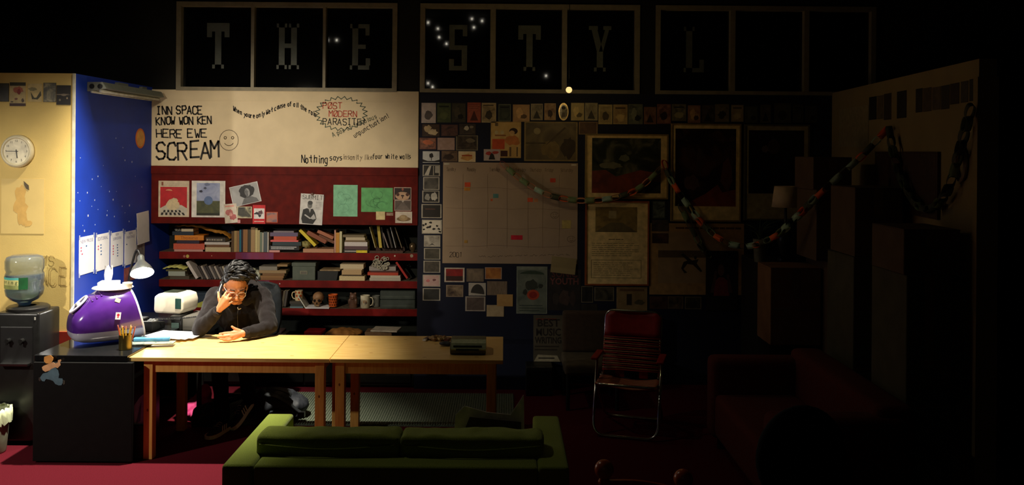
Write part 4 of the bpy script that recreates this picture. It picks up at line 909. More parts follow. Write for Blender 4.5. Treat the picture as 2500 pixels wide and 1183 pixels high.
# ================================================================== SHELF CONTENTS
ORD = ['first', 'second', 'third', 'fourth', 'fifth', 'sixth', 'seventh', 'eighth', 'ninth', 'tenth', 'eleventh', 'twelfth', 'thirteenth', 'fourteenth', 'fifteenth', 'sixteenth', 'seventeenth', 'eighteenth', 'nineteenth', 'twentieth', 'twenty-first', 'twenty-second', 'twenty-third', 'twenty-fourth', 'twenty-fifth', 'twenty-sixth', 'twenty-seventh']
ks = YS / F
def SX(px): return P(px, 640, YS).x
bm = NB()
b2(bm, (-.5, -.5, -.5), (-.42, .5, .5)); b2(bm, (.42, -.5, -.5), (.5, .5, .5)); b2(bm, (-.42, -.5, -.5), (.42, -.46, .5))
COVER = bpy.data.meshes.new('cover'); bm.to_mesh(COVER); bm.free()
bm = NB(); b2(bm, (-.42, -.455, -.485), (.42, .47, .485)); PAGES = bpy.data.meshes.new('pages'); bm.to_mesh(PAGES); bm.free()
CVS = {}
def book(label, pos, t, d, h, col, ang=0.0, yaw=0.0, group=None, pages=(206, 192, 158), flip=False, cat='book'):
    """t thickness, d depth, h spine length; ang 0 = upright, 90 = lying; spine faces the room unless flip"""
    o = thing('book', label, cat, tuple(pos), group=group); o.rotation_euler = (0, R(ang), R(yaw))
    key = col; 
    if key not in CVS:
        m = COVER.copy(); m.materials.clear(); m.materials.append(C(col, .5)); CVS[key] = m
    c = bpy.data.objects.new('cover', CVS[key]); COL.objects.link(c); c.parent = o; c.scale = (t, d * (-1 if flip else 1), h)
    kp = ('p',) + pages
    if kp not in CVS:
        m = PAGES.copy(); m.materials.clear(); m.materials.append(mat('pages_%d_%d_%d' % pages, pages, .85, scale=300, var=.1, stretch=(6, 1, .2))); CVS[kp] = m
    c = bpy.data.objects.new('pages', CVS[kp]); COL.objects.link(c); c.parent = o; c.scale = (t, d * (-1 if flip else 1), h)
    return o
def stack(row, items, where, group):
    z = ZS[row] + .0013
    for i, it in enumerate(items):
        x0, x1, th, col, desc = it[:5]; opt = it[5] if len(it) > 5 else {}
        t = th * ks; h = (x1 - x0) * ks; d = opt.get('d', .16); y = YS + .012 + d / 2 + opt.get('dy', 0)
        o = book('%s, %s from bottom, %s' % (desc, ORD[i], where), (SX((x0 + x1) / 2), y, z + t / 2), t, d, h, col, 90, 0, group, flip=opt.get('flip', False), cat=opt.get('cat', 'book'))
        if 'txt' in opt:
            tx, tc, ts, sxx = opt['txt']
            if tx.isdigit(): l = scrib(o, h, t, .06, .15, .94, .85, int(tx), tc, t * ts, 0, .2, 'spine_print')
            else: l = lettering(tx, t * ts, C(tc, .5), o, 0, 0, 0, sx=sxx)
            l.matrix_local = Matrix(((0, -1, 0, 0), (0, 0, -1, -d / 2 - .0008), (1, 0, 0, 0), (0, 0, 0, 1))) @ Matrix.Diagonal((sxx, 1, 1, 1))
        z += t + .0008
    return z
stack(0, [(424, 494, 5, (200, 150, 140), 'thin pinkish paperback'), (422, 498, 14, (208, 92, 66), 'thick salmon red book'), (430, 485, 8, (52, 40, 58), 'dark purple book'), (425, 496, 12, (226, 136, 34), 'orange thesaurus', {'txt': ('Thesaurus', (150, 70, 10), .85, 1.0)}), (419, 471, 9, (36, 48, 60), 'navy book with a round white mark'), (441, 470, 7, (206, 192, 160), 'short cream book')], 'leftmost pile, top shelf', 'books piled at the left of the top shelf')
stack(0, [(500, 562, 11, (206, 188, 146), 'cream paperback'), (502, 559, 6, (124, 84, 50), 'brown book'), (498, 559, 6, (214, 206, 196), 'white book'), (501, 549, 11, (62, 54, 46), 'dark book with pale lettering', {'txt': ('1', (180, 170, 150), .35, 1.0)})], 'second pile, top shelf', 'books in the second pile')
VR = [(563.5, 569.5, 565, (96, 70, 36), 'dark brown'), (570, 577, 564, (178, 148, 92), 'tan'), (577.5, 582.5, 564, (156, 116, 78), 'light brown'), (583, 587.5, 561, (34, 116, 140), 'teal'), (588, 591.5, 560, (44, 26, 40), 'dark plum'), (592, 603, 560, (170, 120, 72), 'wide orange-tan'), (603.5, 610.5, 560, (60, 48, 26), 'dark olive'),
      (611, 621, 555, (160, 126, 78), 'tall tan'), (621.5, 627.5, 557, (196, 178, 120), 'tall cream'), (628, 633, 562, (178, 162, 110), 'pale straw'), (633.5, 638, 567, (108, 122, 102), 'grey-green'), (638.5, 642, 568, (176, 170, 150), 'thin grey-white'), (642.5, 651, 566, (74, 84, 88), 'slate blue'), (651.5, 654.5, 567, (196, 190, 176), 'thin white')]
for i, (x0, x1, ty, col, nm) in enumerate(VR):
    h = (615.5 - ty) * ks; t = (x1 - x0) * ks; d = .15 + .02 * (i % 3)
    book('%s book, %s from left in the upright row, top shelf' % (nm, ORD[i]), (SX((x0 + x1) / 2), YS + .014 + d / 2, ZS[0] + .0014 + h / 2), t, d, h, col, 0, 0, 'upright books on the top shelf')
stack(0, [(656, 682, 5, (214, 150, 140), 'short pink booklet'), (657, 729, 11, (26, 26, 28), 'black book with two lines of white lettering', {'txt': ('2', (220, 220, 220), .16, 1.0)}), (664, 734, 9, (38, 56, 62), 'dark teal book'), (659, 727, 4, (226, 96, 92), 'thin bright pink book'), (667, 723, 9, (200, 84, 52), 'red and orange book'), (658, 726, 9, (104, 88, 116), 'mauve book'), (666, 716, 4, (128, 116, 122), 'thin grey booklet')], 'third pile, top shelf', 'books in the third pile')
stack(0, [(739, 814, 9, (190, 140, 106), 'pinkish brown book', {'d': .18})], 'slanting heap, top shelf', 'slanting books')
def lean(label, row, x0, y0, x1, y1, th, col, d=.15, group=None, dy=0.0, cat='book'):
    y0 -= 1.5; y1 -= 1.0; a = P(x0, y0, YS), P(x1, y1, YS); v = a[1] - a[0]; L = math.hypot(v.x, v.z); ang = math.degrees(math.atan2(v.x, v.z)); c = (a[0] + a[1]) / 2
    return book(label, (c.x, YS + .014 + d / 2 + dy, c.z), th * ks, d, L, col, ang, 0, group, cat=cat)
lean('bright yellow book leaning over in the slanting heap', 0, 769, 601, 731, 562, 7.5, (222, 200, 44), .13, 'slanting books')
lean('red-brown book slanting behind the yellow one', 0, 794, 593, 748, 568, 10, (140, 74, 44), .12, 'slanting books', .02)
lean('pinkish brown book slanting highest in the heap', 0, 812, 583, 774, 565, 8, (172, 104, 72), .12, 'slanting books', .01)
lean('dark brown book slanting lowest against the upright orange one', 0, 813, 594, 776, 577, 7, (110, 62, 34), .12, 'slanting books', .03)
t_ = tag(obj('crumpled_bag', (lambda b_: (sph(b_, (0, 0, 0), (.05, .04, .035), 14), fuse(b_, .006, 2, .012, .03))[-1])(NB()), mat('bag_olive', (150, 140, 84), .7), smooth=True, loc=(SX(744), YS + .06, ZS[0] + .075)), 'crumpled olive bag under the leaning yellow book', 'bag')
for i, (x0, x1, ty, col, nm) in enumerate([(815, 818.5, 560, (202, 150, 130), 'thin pink'), (819, 827.5, 567, (200, 140, 50), 'orange'), (828, 833.5, 564, (206, 200, 156), 'cream')]):
    h = (616 - ty) * ks; t = (x1 - x0) * ks
    book('%s upright book beside the slanting heap on the top shelf' % nm, (SX((x0 + x1) / 2), YS + .09, ZS[0] + .0014 + h / 2), t, .15, h, col, 0, 0, 'upright books by the heap')
stack(0, [(838, 897, 8, (40, 36, 36), 'black book with a yellow end', {'txt': ('1', (200, 196, 190), .3, 1.0)}), (840, 897, 8, (92, 66, 72), 'plum book'), (840, 896, 10, (212, 204, 200), 'white book'), (841, 893, 4, (120, 100, 70), 'thin brown book'), (843, 890, 7, (196, 180, 150), 'cream book'), (836, 888, 6, (118, 104, 76), 'dull brown book')], 'fourth pile, top shelf', 'books in the fourth pile')
bm = NB(); c0, c1 = SX(869), SX(896); b2(bm, (c0, YS + .008, ZS[0] + .003), (c1, YS + .0125, ZS[0] + .003 + 6 * ks)); tag(obj('price_label', bm, C((222, 200, 40), .5)), 'bright yellow label on the black book, top shelf', 'label')
# magazine rack at the right of the top shelf
mr = thing('magazine_tray', 'low brown tray at the right end of the top shelf', 'tray', (SX(942), YS + .10, ZS[0] + .0014))
bm = NB(); hw2 = 41 * ks; b2(bm, (-hw2, -.085, 0), (hw2, .085, .006)); b2(bm, (-hw2, -.085, .006), (hw2, -.08, .022)); b2(bm, (-hw2, .08, .006), (hw2, .085, .05)); obj('tray', bm, C((70, 44, 32), .5), mr)
for i, (xa, ya, xb, yb, th, col, nm) in enumerate([(915, 607, 901, 555, 1.6, (196, 186, 130), 'thin cream folder'), (928, 607, 922, 552, 7, (192, 170, 66), 'yellow folder'), (947, 607, 934, 570, 3, (130, 112, 104), 'mauve-grey booklet'), (965, 607, 952, 556, 2, (150, 150, 146), 'thin grey magazine'), (980, 607, 963, 556, 2, (112, 98, 72), 'thin brown magazine'), (956, 607, 944, 560, 4, (52, 46, 40), 'dark magazine'), (938, 607, 930, 556, 3, (40, 34, 30), 'near-black magazine')]):
    lean('%s leaning in the brown tray on the top shelf' % nm, 0, xa, ya, xb, yb, th, col, .13, 'folders in the tray', .02, 'folder')
orb = tag(obj('glass_ball', (lambda b_: (lathe(b_, [(.018, 0), (.014, .01), (.032, .03), (.036, .055), (.032, .078), (.018, .092), (0, .095)], 24), b_)[-1])(NB()), mat('brass_dark', (110, 92, 66), .25, metal=.6), smooth=True, loc=(SX(1005), YS + .10, ZS[0] + .0014)), 'small dull brass ball at the far right of the top shelf', 'ornament')
# draped yellow envelope over the piles + dark blue cloth
def drape(pts, wd, th, col, name, label, cat, Y0=YS + .02, depth=.17):
    b_ = NB(); sp_ = spline([P(x, y, YS) for x, y in pts], 6); rows = []
    for i, p in enumerate(sp_):
        f = i / (len(sp_) - 1); wv_ = .004 * math.sin(i * 1.7)
        rows.append([b_.verts.new((p.x, Y0 + dy, p.z + wv_ + dz)) for dy, dz in ((0, 0), (depth * .5, .006), (depth, 0), (depth, -th * (1 - abs(2 * f - 1)) - .004), (depth * .5, -th * 1.2 * (1 - abs(2 * f - 1)) - .004), (-.004, -th * (1 - abs(2 * f - 1)) - .004))])
    for A_, B2 in zip(rows, rows[1:]):
        for i in range(6): b_.faces.new((A_[i], A_[(i + 1) % 6], B2[(i + 1) % 6], B2[i]))
    b_.faces.new(rows[0]); b_.faces.new(list(reversed(rows[-1])))
    return tag(obj(name, b_, mat(name + '_%d_%d' % pts[0], col, .7, scale=25, var=.15), smooth=True), label, cat)
drape([(425, 552), (455, 549), (490, 551), (527, 562), (545, 568), (561, 582)], 0, .028, (176, 118, 34), 'padded_envelope', 'mustard padded envelope draped over the left book piles', 'envelope')
tag(obj('blue_cloth', (lambda b_: (sph(b_, (0, 0, 0), (.085, .05, .05), 16), fuse(b_, .008, 3, .014, .05))[-1])(NB()), mat('cloth_blue', (50, 62, 88), .9), smooth=True, loc=(SX(548), YS + .15, ZS[0] + .21)), 'dark blue cloth bundle behind the second book pile', 'cloth')
tag(obj('crumpled_paper', (lambda b_: (sph(b_, (0, 0, 0), (.038, .05, .016), 14), fuse(b_, .005, 1, .012, .02))[-1])(NB()), mat('paper_crumple', (150, 150, 140), .8), loc=(SX(430), YS + .07, ZS[0] + .211)), 'crumpled grey paper on top of the leftmost pile', 'paper')
# ---- second shelf
stack(1, [(414, 461, 8, (84, 74, 58), 'dark grey-brown book'), (410, 451, 11, (172, 180, 166), 'pale grey-green book'), (404, 455, 4, (96, 92, 56), 'thin olive folder')], 'left pile, second shelf', 'books piled at the left of the second shelf')
drape([(396, 656), (410, 651), (432, 650), (448, 655), (457, 650)], 0, .012, (206, 204, 116), 'yellow_envelope', 'pale yellow-green envelope on the left pile of the second shelf', 'envelope', YS + .01, .16)
lean('tall white book leaning first in the second-shelf row', 1, 480, 681, 455, 640, 7, (216, 206, 198), .15, 'leaning books on the second shelf')
for i in range(12):
    x = 487 + i * 6.2; c = [(110, 100, 92), (62, 54, 50), (176, 164, 150), (78, 72, 70), (58, 52, 50), (150, 140, 130), (84, 78, 72), (182, 170, 156), (70, 62, 58), (110, 104, 98), (188, 176, 150), (66, 60, 60)][i]
    lean('%s thin book, %s of the leaning row behind the man' % (['grey', 'dark', 'pale', 'smoky', 'black-brown', 'stone', 'taupe', 'off-white', 'umber', 'ash', 'ivory', 'sooty'][i], ORD[i]), 1, x + 7, 682.5, x - 10 + i * .3, 652 - (i % 3), 4.6, c, .13, 'leaning books on the second shelf')
for j, (x, y, r) in enumerate([(614, 660, .045), (625, 668, .04)]):
    tag(obj('plastic_bag', (lambda b_: (sph(b_, (0, 0, 0), (r, .05, r * 1.1), 14), fuse(b_, .006, 1, .016, .025))[-1])(NB()), mat('plastic_pale', (176, 178, 154), .5), loc=(SX(x), YS + .07, ZS[1] + (.06 if j == 0 else .045))), ['crumpled pale plastic bag behind the man\'s head', 'smaller crumpled plastic bag beside the brown envelopes'][j], 'bag', 'plastic bags')
stack(1, [(636, 690, 5, (128, 88, 46), 'brown envelope', {'cat': 'envelope'}), (635, 692, 5, (140, 100, 54), 'light brown envelope', {'cat': 'envelope'}), (640, 694, 6, (120, 84, 44), 'dark brown envelope', {'cat': 'envelope'}), (632, 698, 7, (150, 124, 84), 'tan bundle', {'cat': 'envelope'}), (632, 676, 9, (132, 126, 112), 'grey bundle', {'cat': 'envelope'}), (676, 701, 5, (150, 120, 76), 'short tan bundle', {'cat': 'envelope'})], 'envelope pile, second shelf', 'envelopes on the second shelf')
bxo = thing('file_box', 'grey-green file box with a label holder on the second shelf', 'box', (SX(741), YS + .10, ZS[1] + .0014))
hw2 = 28 * ks; bm = NB(); b2(bm, (-hw2, -.085, 0), (hw2, .12, .162)); bevel(bm, .004, 1); obj('box', bm, mat('box_green', (84, 92, 80), .6, var=.08), bxo)
bm = NB(); b2(bm, (-hw2 - .006, -.09, .135), (hw2 + .006, .124, .170)); bevel(bm, .003, 1); obj('lid', bm, mat('box_green'), bxo)
bm = NB(); b2(bm, (-.036, -.089, .058), (.036, -.085, .090)); l = obj('label_holder', bm, C((128, 126, 104), .5), bxo)
bm = NB(); b2(bm, (-.028, -.0905, .063), (.028, -.0885, .085)); obj('label_card', bm, C((96, 92, 80), .6), l)
dbn = thing('dark_bin', 'dark slanted bin on the second shelf beside the file box', 'bin', (SX(800), YS + .10, ZS[1] + .0014))
bm = NB(); prism(bm, [(-.10, 0), (.085, 0), (.10, .09), (-.10, .09)], -.085, .1)
for v in bm.verts: v.co = Vector((v.co.x, v.co.z, v.co.y))
obj('bin', bm, C((30, 32, 32), .5), dbn)
tag(obj('magazine', (lambda b_: (b2(b_, (-.10, -.09, 0), (.10, .1, .012)), bevel(b_, .003, 1))[-1])(NB()), picmat([(120, 96, 64), (176, 152, 112)], 12, 3), loc=(SX(805), YS + .10, ZS[1] + .0925)), 'tan magazine lying on the dark bin', 'magazine')
stack(1, [(828, 890, 11, (206, 186, 140), 'thick cream book'), (836, 885, 3, (70, 52, 30), 'thin dark brown book'), (834, 882, 11, (186, 156, 112), 'tan book'), (838, 884, 3, (196, 170, 130), 'thin beige book'), (830, 887, 11, (204, 186, 150), 'worn cream book')], 'pale pile, second shelf', 'books in the pale pile')
stack(1, [(902, 978, 7, (178, 170, 152), 'pale grey journal'), (904, 977, 6, (190, 182, 160), 'off-white journal'), (897, 972, 7, (176, 62, 36), 'red book'), (904, 972, 4, (78, 38, 30), 'thin maroon book'), (901, 966, 10, (150, 142, 136), 'grey book')], 'right-hand pile, second shelf', 'books in the right-hand pile')
lean('red book leaning at the right end of the second shelf', 1, 994, 681, 967, 641, 5, (168, 38, 28), .13, 'books in the right-hand pile')
lace = thing('lace_ornament', 'pale openwork ornament hanging in front of the shelf edge', 'ornament', (SX(931), YS - .004, ZS[1] + .175))
bm = NB(); rn = random.Random(5)
for i in range(26):
    c = Vector((rn.uniform(-.07, .07), -.006 + rn.uniform(-.004, .004), rn.uniform(-.045, .055))); r = rn.uniform(.012, .02)
    tube(bm, [c + Vector((r * math.cos(a), .003 * math.sin(3 * a), r * math.sin(a))) for a in [2 * math.pi * j / 12 for j in range(12)]], .004, 5, True)
obj('loops', bm, C((172, 166, 146), .7), lace, True)
# ---- third shelf
def lathe_o(name, prof, m, par, seg=28, sm=True):
    b_ = NB(); lathe(b_, prof, seg); return autosm(obj(name, b_, m, par), 50)
for i, (x0, x1, ty, col, nm) in enumerate([(653, 665.5, 713, (96, 150, 72), 'light green'), (666, 671, 715, (40, 62, 58), 'dark green'), (671.5, 677, 714, (44, 56, 70), 'dark blue'), (678, 682.5, 713, (190, 140, 100), 'orange and white'), (660, 664, 709, (60, 70, 50), 'tall olive')][:4]):
    h = (751 - ty) * ks; book('%s upright book on the third shelf beside the man\'s shoulder' % nm, (SX((x0 + x1) / 2), YS + .09, ZS[2] + .0014 + h / 2), (x1 - x0) * ks, .15, h, col, 0, 0, 'upright books on the third shelf')
for i, (xb, xt, c, nm) in enumerate([(688, 694, (84, 74, 56), 'dark olive'), (694, 700, (72, 66, 60), 'dark grey')]): lean('%s book leaning right on the third shelf' % nm, 2, xb, 749.5, xt, 711, 5, c, .14, 'upright books on the third shelf')
stack(2, [(708, 740, 4, (96, 120, 126), 'thin blue-grey book'), (709, 738, 6, (50, 54, 50), 'dark book'), (707, 737, 6, (64, 60, 52), 'dark brown book')], 'the small pile under the dotted mug', 'books under the mug')
def mug(label, x, z, r, h, col, hand, deco=None):
    t = thing('mug', label, 'mug', (SX(x), YS + .06, z), group='mugs on the third shelf')
    lathe_o('cup', [(r * .9, 0), (r, .006), (r, h), (r - .004, h), (r - .006, .01), (0, .008)], C(col, .3), t)
    b_ = NB(); s = hand; tube(b_, spline([(s * r * .96, 0, h * .82), (s * (r + .022), 0, h * .78), (s * (r + .03), 0, h * .5), (s * (r + .018), 0, h * .22), (s * r * .96, 0, h * .18)], 6), .0055, 8); obj('handle', b_, C(col, .3), t, True)
    if deco:
        for (a, zz_, rr, c) in deco:
            b_ = NB(); b_.faces.new([b_.verts.new((math.cos(R(a) + rr / r * math.cos(u)) * (r + .0008), math.sin(R(a) + rr / r * math.cos(u)) * (r + .0008), zz_ * h + rr * 1.1 * math.sin(u))) for u in [j * .7854 for j in range(8)]]); obj('printed_spot', b_, C(c, .4), t)
    return t
zm = ZS[2] + .0014 + 16 * ks + .0025
mug('cream mug with orange spots standing on a small book pile', 727, zm, .038, .10, (210, 192, 150), -1, [(a, z, .011, (178, 74, 30)) for a, z in ((-75, .82), (-110, .5), (-50, .5), (-75, .2), (-130, .82), (-25, .8))])
mug('cream mug with a grey and orange picture on the third shelf', 890, ZS[2] + .0014, .046, .122, (206, 196, 168), 1, [(-105, .42, .026, (120, 116, 108)), (-85, .52, .016, (170, 110, 60)), (-70, .45, .012, (110, 100, 92))])
mug('grey mug half hidden behind the cream mug', 914, ZS[2] + .0014, .040, .108, (112, 112, 104), 1).location.y += .07
ob = thing('open_book', 'open white book lying under the skull on the third shelf', 'book', (SX(772), YS + .055, ZS[2] + .0014))
bm = NB(); b2(bm, (-.10, -.065, 0), (.13, .10, .010)); obj('pages', bm, M_paper, ob)
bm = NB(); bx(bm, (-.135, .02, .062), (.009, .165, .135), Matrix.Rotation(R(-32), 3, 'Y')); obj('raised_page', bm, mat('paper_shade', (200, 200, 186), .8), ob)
sk = thing('skull', 'brown model skull on the open white book', 'skull', (SX(772), YS + .07, ZS[2] + .0124), R(6))
b = NB(); sph(b, (.008, .02, .085), (.056, .066, .052), 20); sph(b, (0, -.025, .055), (.042, .038, .036), 16); sph(b, (0, -.035, .026), (.030, .028, .024), 14); sph(b, (-.030, -.03, .045), (.016, .018, .014)); sph(b, (.030, -.03, .045), (.016, .018, .014))
obj('cranium', fuse(b, .0035, 3), mat('bone_brown', (150, 112, 76), .6, var=.15, scale=30), sk, True)
for s in (-1, 1):
    b = NB(); sph(b, (s * .021, -.056, .062), (.014, .012, .013), 14); obj('eye_socket', b, C((34, 18, 12), .9), sk, True)
b = NB(); prism(b, [(-.008, .030), (.008, .030), (0, .050)], .058, .068)
for v in b.verts: v.co = Vector((v.co.x, -v.co.z, v.co.y))
obj('nose_opening', b, C((34, 18, 12), .9), sk)
for i in range(6):
    b = NB(); bx(b, (-.0175 + i * .007, -.061 + .25 * abs(i - 2.5) * .002, .014), (.0058, .006, .012)); obj('tooth', b, C((176, 150, 108), .5), sk)
oc_ = thing('orange_cup', 'orange cup pierced with rows of round holes on the third shelf', 'cup', (SX(811), YS + .06, ZS[2] + .0124))
lathe_o('cup', [(.040, 0), (.046, .118), (.042, .118), (.036, .006), (0, .006)], C((214, 96, 34), .5), oc_)
for j in range(4):
    for i in range(12):
        a = 2 * math.pi * i / 12 + (j % 2) * .26; z = .02 + j * .026; r = .0407 + .006 * z / .118 + .0006
        if math.sin(a) > .35: continue
        b = NB(); b.faces.new([b.verts.new((r * math.cos(a + .0075 / r * math.cos(u)), r * math.sin(a + .0075 / r * math.cos(u)), z + .0078 * math.sin(u))) for u in [k_ * .7854 for k_ in range(8)]]); obj('hole', b, C((84, 22, 10), .8), oc_)
jr = thing('stoneware_jar', 'brown stoneware bear-shaped jar on the third shelf', 'jar', (SX(860), YS + .07, ZS[2] + .0014))
b = NB(); cyl(b, (0, 0, .0), (0, 0, .09), .043, .040, 20); sph(b, (0, 0, .105), (.036, .036, .036)); sph(b, (-.022, 0, .137), .012); sph(b, (.022, 0, .137), .012); sph(b, (0, -.035, .095), (.016, .014, .013)); sph(b, (-.032, -.024, .06), (.014, .014, .03)); sph(b, (.032, -.024, .06), (.014, .014, .03))
obj('jar', fuse(b, .0035, 2), mat('stoneware', (104, 74, 58), .4, var=.15, scale=20), jr, True)
dbx = thing('archive_box', 'two dark grey-green box files stacked at the right end of the third shelf', 'box', (SX(971), YS + .11, ZS[2] + .0014))
for i in (0, 1):
    bm = NB(); b2(bm, (-43 * ks, -.09, i * .088), (43 * ks, .12, i * .088 + .085)); bevel(bm, .005, 1); o = obj('box_file', bm, mat('box_dark', (52, 60, 54), .6, var=.1), dbx)
    bm = NB(); b2(bm, (-39 * ks, -.092, i * .088 + .02), (39 * ks, -.0895, i * .088 + .036)); obj('ridge', bm, C((66, 74, 66), .5), o)
bxb = thing('blue_box', 'dark blue box on the third shelf left of the man', 'box', (SX(500), YS + .12, ZS[2] + .0014))
bm = NB(); b2(bm, (-.13, -.08, 0), (.10, .1, .135)); bevel(bm, .004, 1); obj('box', bm, mat('box_blue', (48, 62, 78), .7, var=.1), bxb)
bm = NB(); b2(bm, (-.134, -.084, .115), (.104, .104, .139)); obj('lid', bm, mat('box_blue'), bxb)
yf = tag(obj('yellow_folder', (lambda b_: (prism(b_, [(-.14, 0), (.10, 0), (.10, .075), (.04, .07)], 0, .004), b_)[-1])(NB()), C((190, 192, 84), .6), mw=Matrix.Translation((SX(492), YS + .02, ZS[2] + .0014)) @ Matrix.Rotation(R(90), 4, 'X')), 'yellow-green folder standing before the blue box', 'folder')
stack(2, [(440, 462, 4, (150, 120, 100), 'short tan notebook'), (438, 464, 5, (110, 84, 70), 'brown notebook')], 'low left pile, third shelf', 'notebooks on the third shelf')
# ---- things on the low cabinet, seen over the table
def low(label, x0, x1, y0, y1, col, cat='box', d=.18, dy=.0, group=None):
    z1 = P(870, y0, YS - .2).z
    bm = NB(); kk_ = (YS - .2) / F; w2 = (x1 - x0) * kk_ / 2; h = (y1 - y0) * kk_; z = P(870, y1, YS - .2).z
    b2(bm, (-w2, -d / 2, 0), (w2, d / 2, h)); bevel(bm, .003, 1)
    return tag(obj(cat, bm, mat('low_%d_%d_%d' % col, col, .7, var=.15, scale=25), loc=(P((x0 + x1) / 2, 800, YS - .2).x, YS - .1 + dy, z)), label, cat, group)
zc = ZS[3] + .001
def lowz(label, x0, x1, z0, h, col, cat, d=.18, rz=0):
    kk_ = (YS - .1) / F; w2 = (x1 - x0) * kk_ / 2; bm = NB(); b2(bm, (-w2, -d / 2, 0), (w2, d / 2, h)); bevel(bm, min(.004, h * .2), 1)
    return tag(obj(cat.replace(' ', '_'), bm, mat('low_%d_%d_%d' % col, col, .7, var=.15, scale=25), mw=Matrix.Translation((P((x0 + x1) / 2, 800, YS - .1).x, YS - .05, z0)) @ Matrix.Rotation(R(rz), 4, 'Z')), label, cat)
lowz('flat pile of grey papers on the low cabinet by the man\'s elbow', 652, 700, zc, .05, (110, 100, 84), 'papers'); lowz('pinkish notebook on the grey papers by the man\'s elbow', 656, 690, zc + .051, .022, (140, 116, 106), 'notebook')
lowz('white booklet under the blue book on the low cabinet', 752, 808, zc, .022, (212, 206, 190), 'book'); lowz('blue-grey book under the red one on the low cabinet', 747, 790, zc + .023, .020, (84, 80, 108), 'book', rz=2); lowz('bright red book on top of the pile on the low cabinet', 745, 788, zc + .044, .030, (196, 34, 40), 'book', rz=-2)
lowz('brown carton with a label on the low cabinet', 892, 958, zc, .075, (112, 84, 56), 'carton'); lowz('pale papers lying on the brown carton', 908, 974, zc + .0765, .016, (178, 168, 150), 'papers', .2, -6)
tag(obj('paper_bag', (lambda b_: (sph(b_, (0, 0, .035), (.17, .11, .045), 20), sph(b_, (-.13, 0, .02), (.07, .08, .02), 14), fuse(b_, .008, 3, .012, .07))[-1])(NB()), mat('kraft_brown', (150, 100, 44), .8, var=.15, scale=20), smooth=True, loc=(P(840, 800, YS - .1).x, YS - .04, zc + .012)), 'brown paper bag lying on the low cabinet behind the table', 'bag')

# ------------------------------------------------------------------ papers pinned to the red fascia
t, w_, h_ = pic('magazine_cover', 'magazine cover with a red room and pale figure pinned to the red fascia', 'magazine', 'F', (387, 441, 462, 529), (206, 188, 160), None, shapes=[(rect(.06, .2, .93, .83), (186, 30, 36)), ([(.06, .04), (.93, .04), (.93, .24), (.75, .33), (.25, .33), (.06, .24)], (196, 188, 170)), (blob(.46, .34, .22, .15, 8, 18, .12), (216, 196, 156)), (blob(.52, .46, .12, .07, 9), (206, 186, 146)), (blob(.6, .33, .09, .09, 10), (210, 190, 150)), (ell(.34, .72, .11, .05, 14, 0, 180), (222, 150, 110))] + [([(.08 + i * .145, .05 + (j % 2) * .0), (.15 + i * .145, .05), (.17 + i * .13, .12), (.10 + i * .13, .12)], (30, 26, 24)) for i in range(6) for j in (0,)] + [([(.16 + i * .13, .13), (.23 + i * .13, .13), (.235 + i * .12, .19), (.175 + i * .12, .19)], (34, 30, 28)) for i in range(5)] + [(rect(.1, .87, .16, .97), (140, 80, 60))])
scrib(t, w_, h_, .2, .86, .9, .96, 2, (150, 140, 130), .003)
t, w_, h_ = pic('art_print', 'white-bordered print of a blue dome over a green field on the fascia', 'print', 'F', (468, 441, 550, 530), (222, 218, 208), None, shapes=[(rect(.15, .05, .84, .94), picmat([(126, 138, 176), (170, 178, 204)], 10, 6)), (rect(.15, .05, .84, .45), picmat([(54, 60, 34), (96, 98, 52)], 12, 7)), (ell(.5, .46, .13, .12, 18), (96, 118, 160)), (blob(.28, .71, .05, .035, 3), (50, 54, 70)), (blob(.4, .80, .05, .03, 4), (74, 80, 100)), (blob(.46, .9, .08, .04, 6), (110, 120, 150)), (rect(.15, .05, .84, .12), (40, 44, 30))])
t, w_, h_ = pic('portrait_photo', 'tilted black-and-white photo of a person with full dark curly hair', 'photo', 'F', (558, 443, 640, 505), (206, 204, 200), picmat([(136, 136, 134), (166, 166, 164)], 4, 5), .025, shapes=[(blob(.57, .63, .27, .32, 5, 26, .10), (26, 25, 25)), ([(.3, .03), (.42, .30), (.55, .36), (.7, .34), (.86, .22), (.92, .03)], (100, 100, 100)), ([(.5, .3), (.66, .3), (.64, .4), (.52, .4)], (78, 78, 78)), (ell(.58, .58, .09, .2, 18), (150, 150, 150)), (ell(.55, .58, .055, .19, 14), (104, 104, 104)), (ell(.57, .44, .035, .018, 10), (50, 48, 48)), (ell(.535, .62, .02, .012, 8), (40, 40, 40)), (ell(.615, .62, .02, .012, 8), (48, 48, 48))], rot=13, lift=.004, size=(.86, .80))
pic('postcard', 'cream card with a pink rose-like figure, below the tilted photo', 'postcard', 'F', (548, 497, 579, 544), (216, 204, 184), None, shapes=[(blob(.4, .55, .3, .17, 3, 16), (190, 110, 104)), (blob(.62, .3, .27, .16, 5, 16), (176, 92, 90)), (blob(.5, .45, .12, .1, 6), (214, 150, 140)), (rect(.1, .84, .8, .92), (222, 150, 134))], rot=5, lift=.005)
pic('photo', 'small dark photo with pale blossoms under the tilted photo', 'photo', 'F', (579, 504, 615, 532), (214, 206, 170), picmat([(24, 22, 16), (60, 58, 40), (190, 182, 140)], 13, 2), .05, lift=.003, size=(1, 1))
pic('postcard', 'red card with a black ink drawing on a white square', 'postcard', 'F', (617, 500, 648, 546), (202, 30, 36), None, shapes=[(rect(.1, .27, .93, .82), (224, 218, 214)), (blob(.35, .55, .2, .08, 2, 14, .5), (40, 30, 44)), (blob(.65, .6, .16, .12, 3, 14, .5), (96, 60, 70)), (blob(.55, .42, .1, .07, 5, 12, .5), (30, 24, 30)), (rect(.12, .11, .9, .15), (230, 190, 180))], lift=.004)
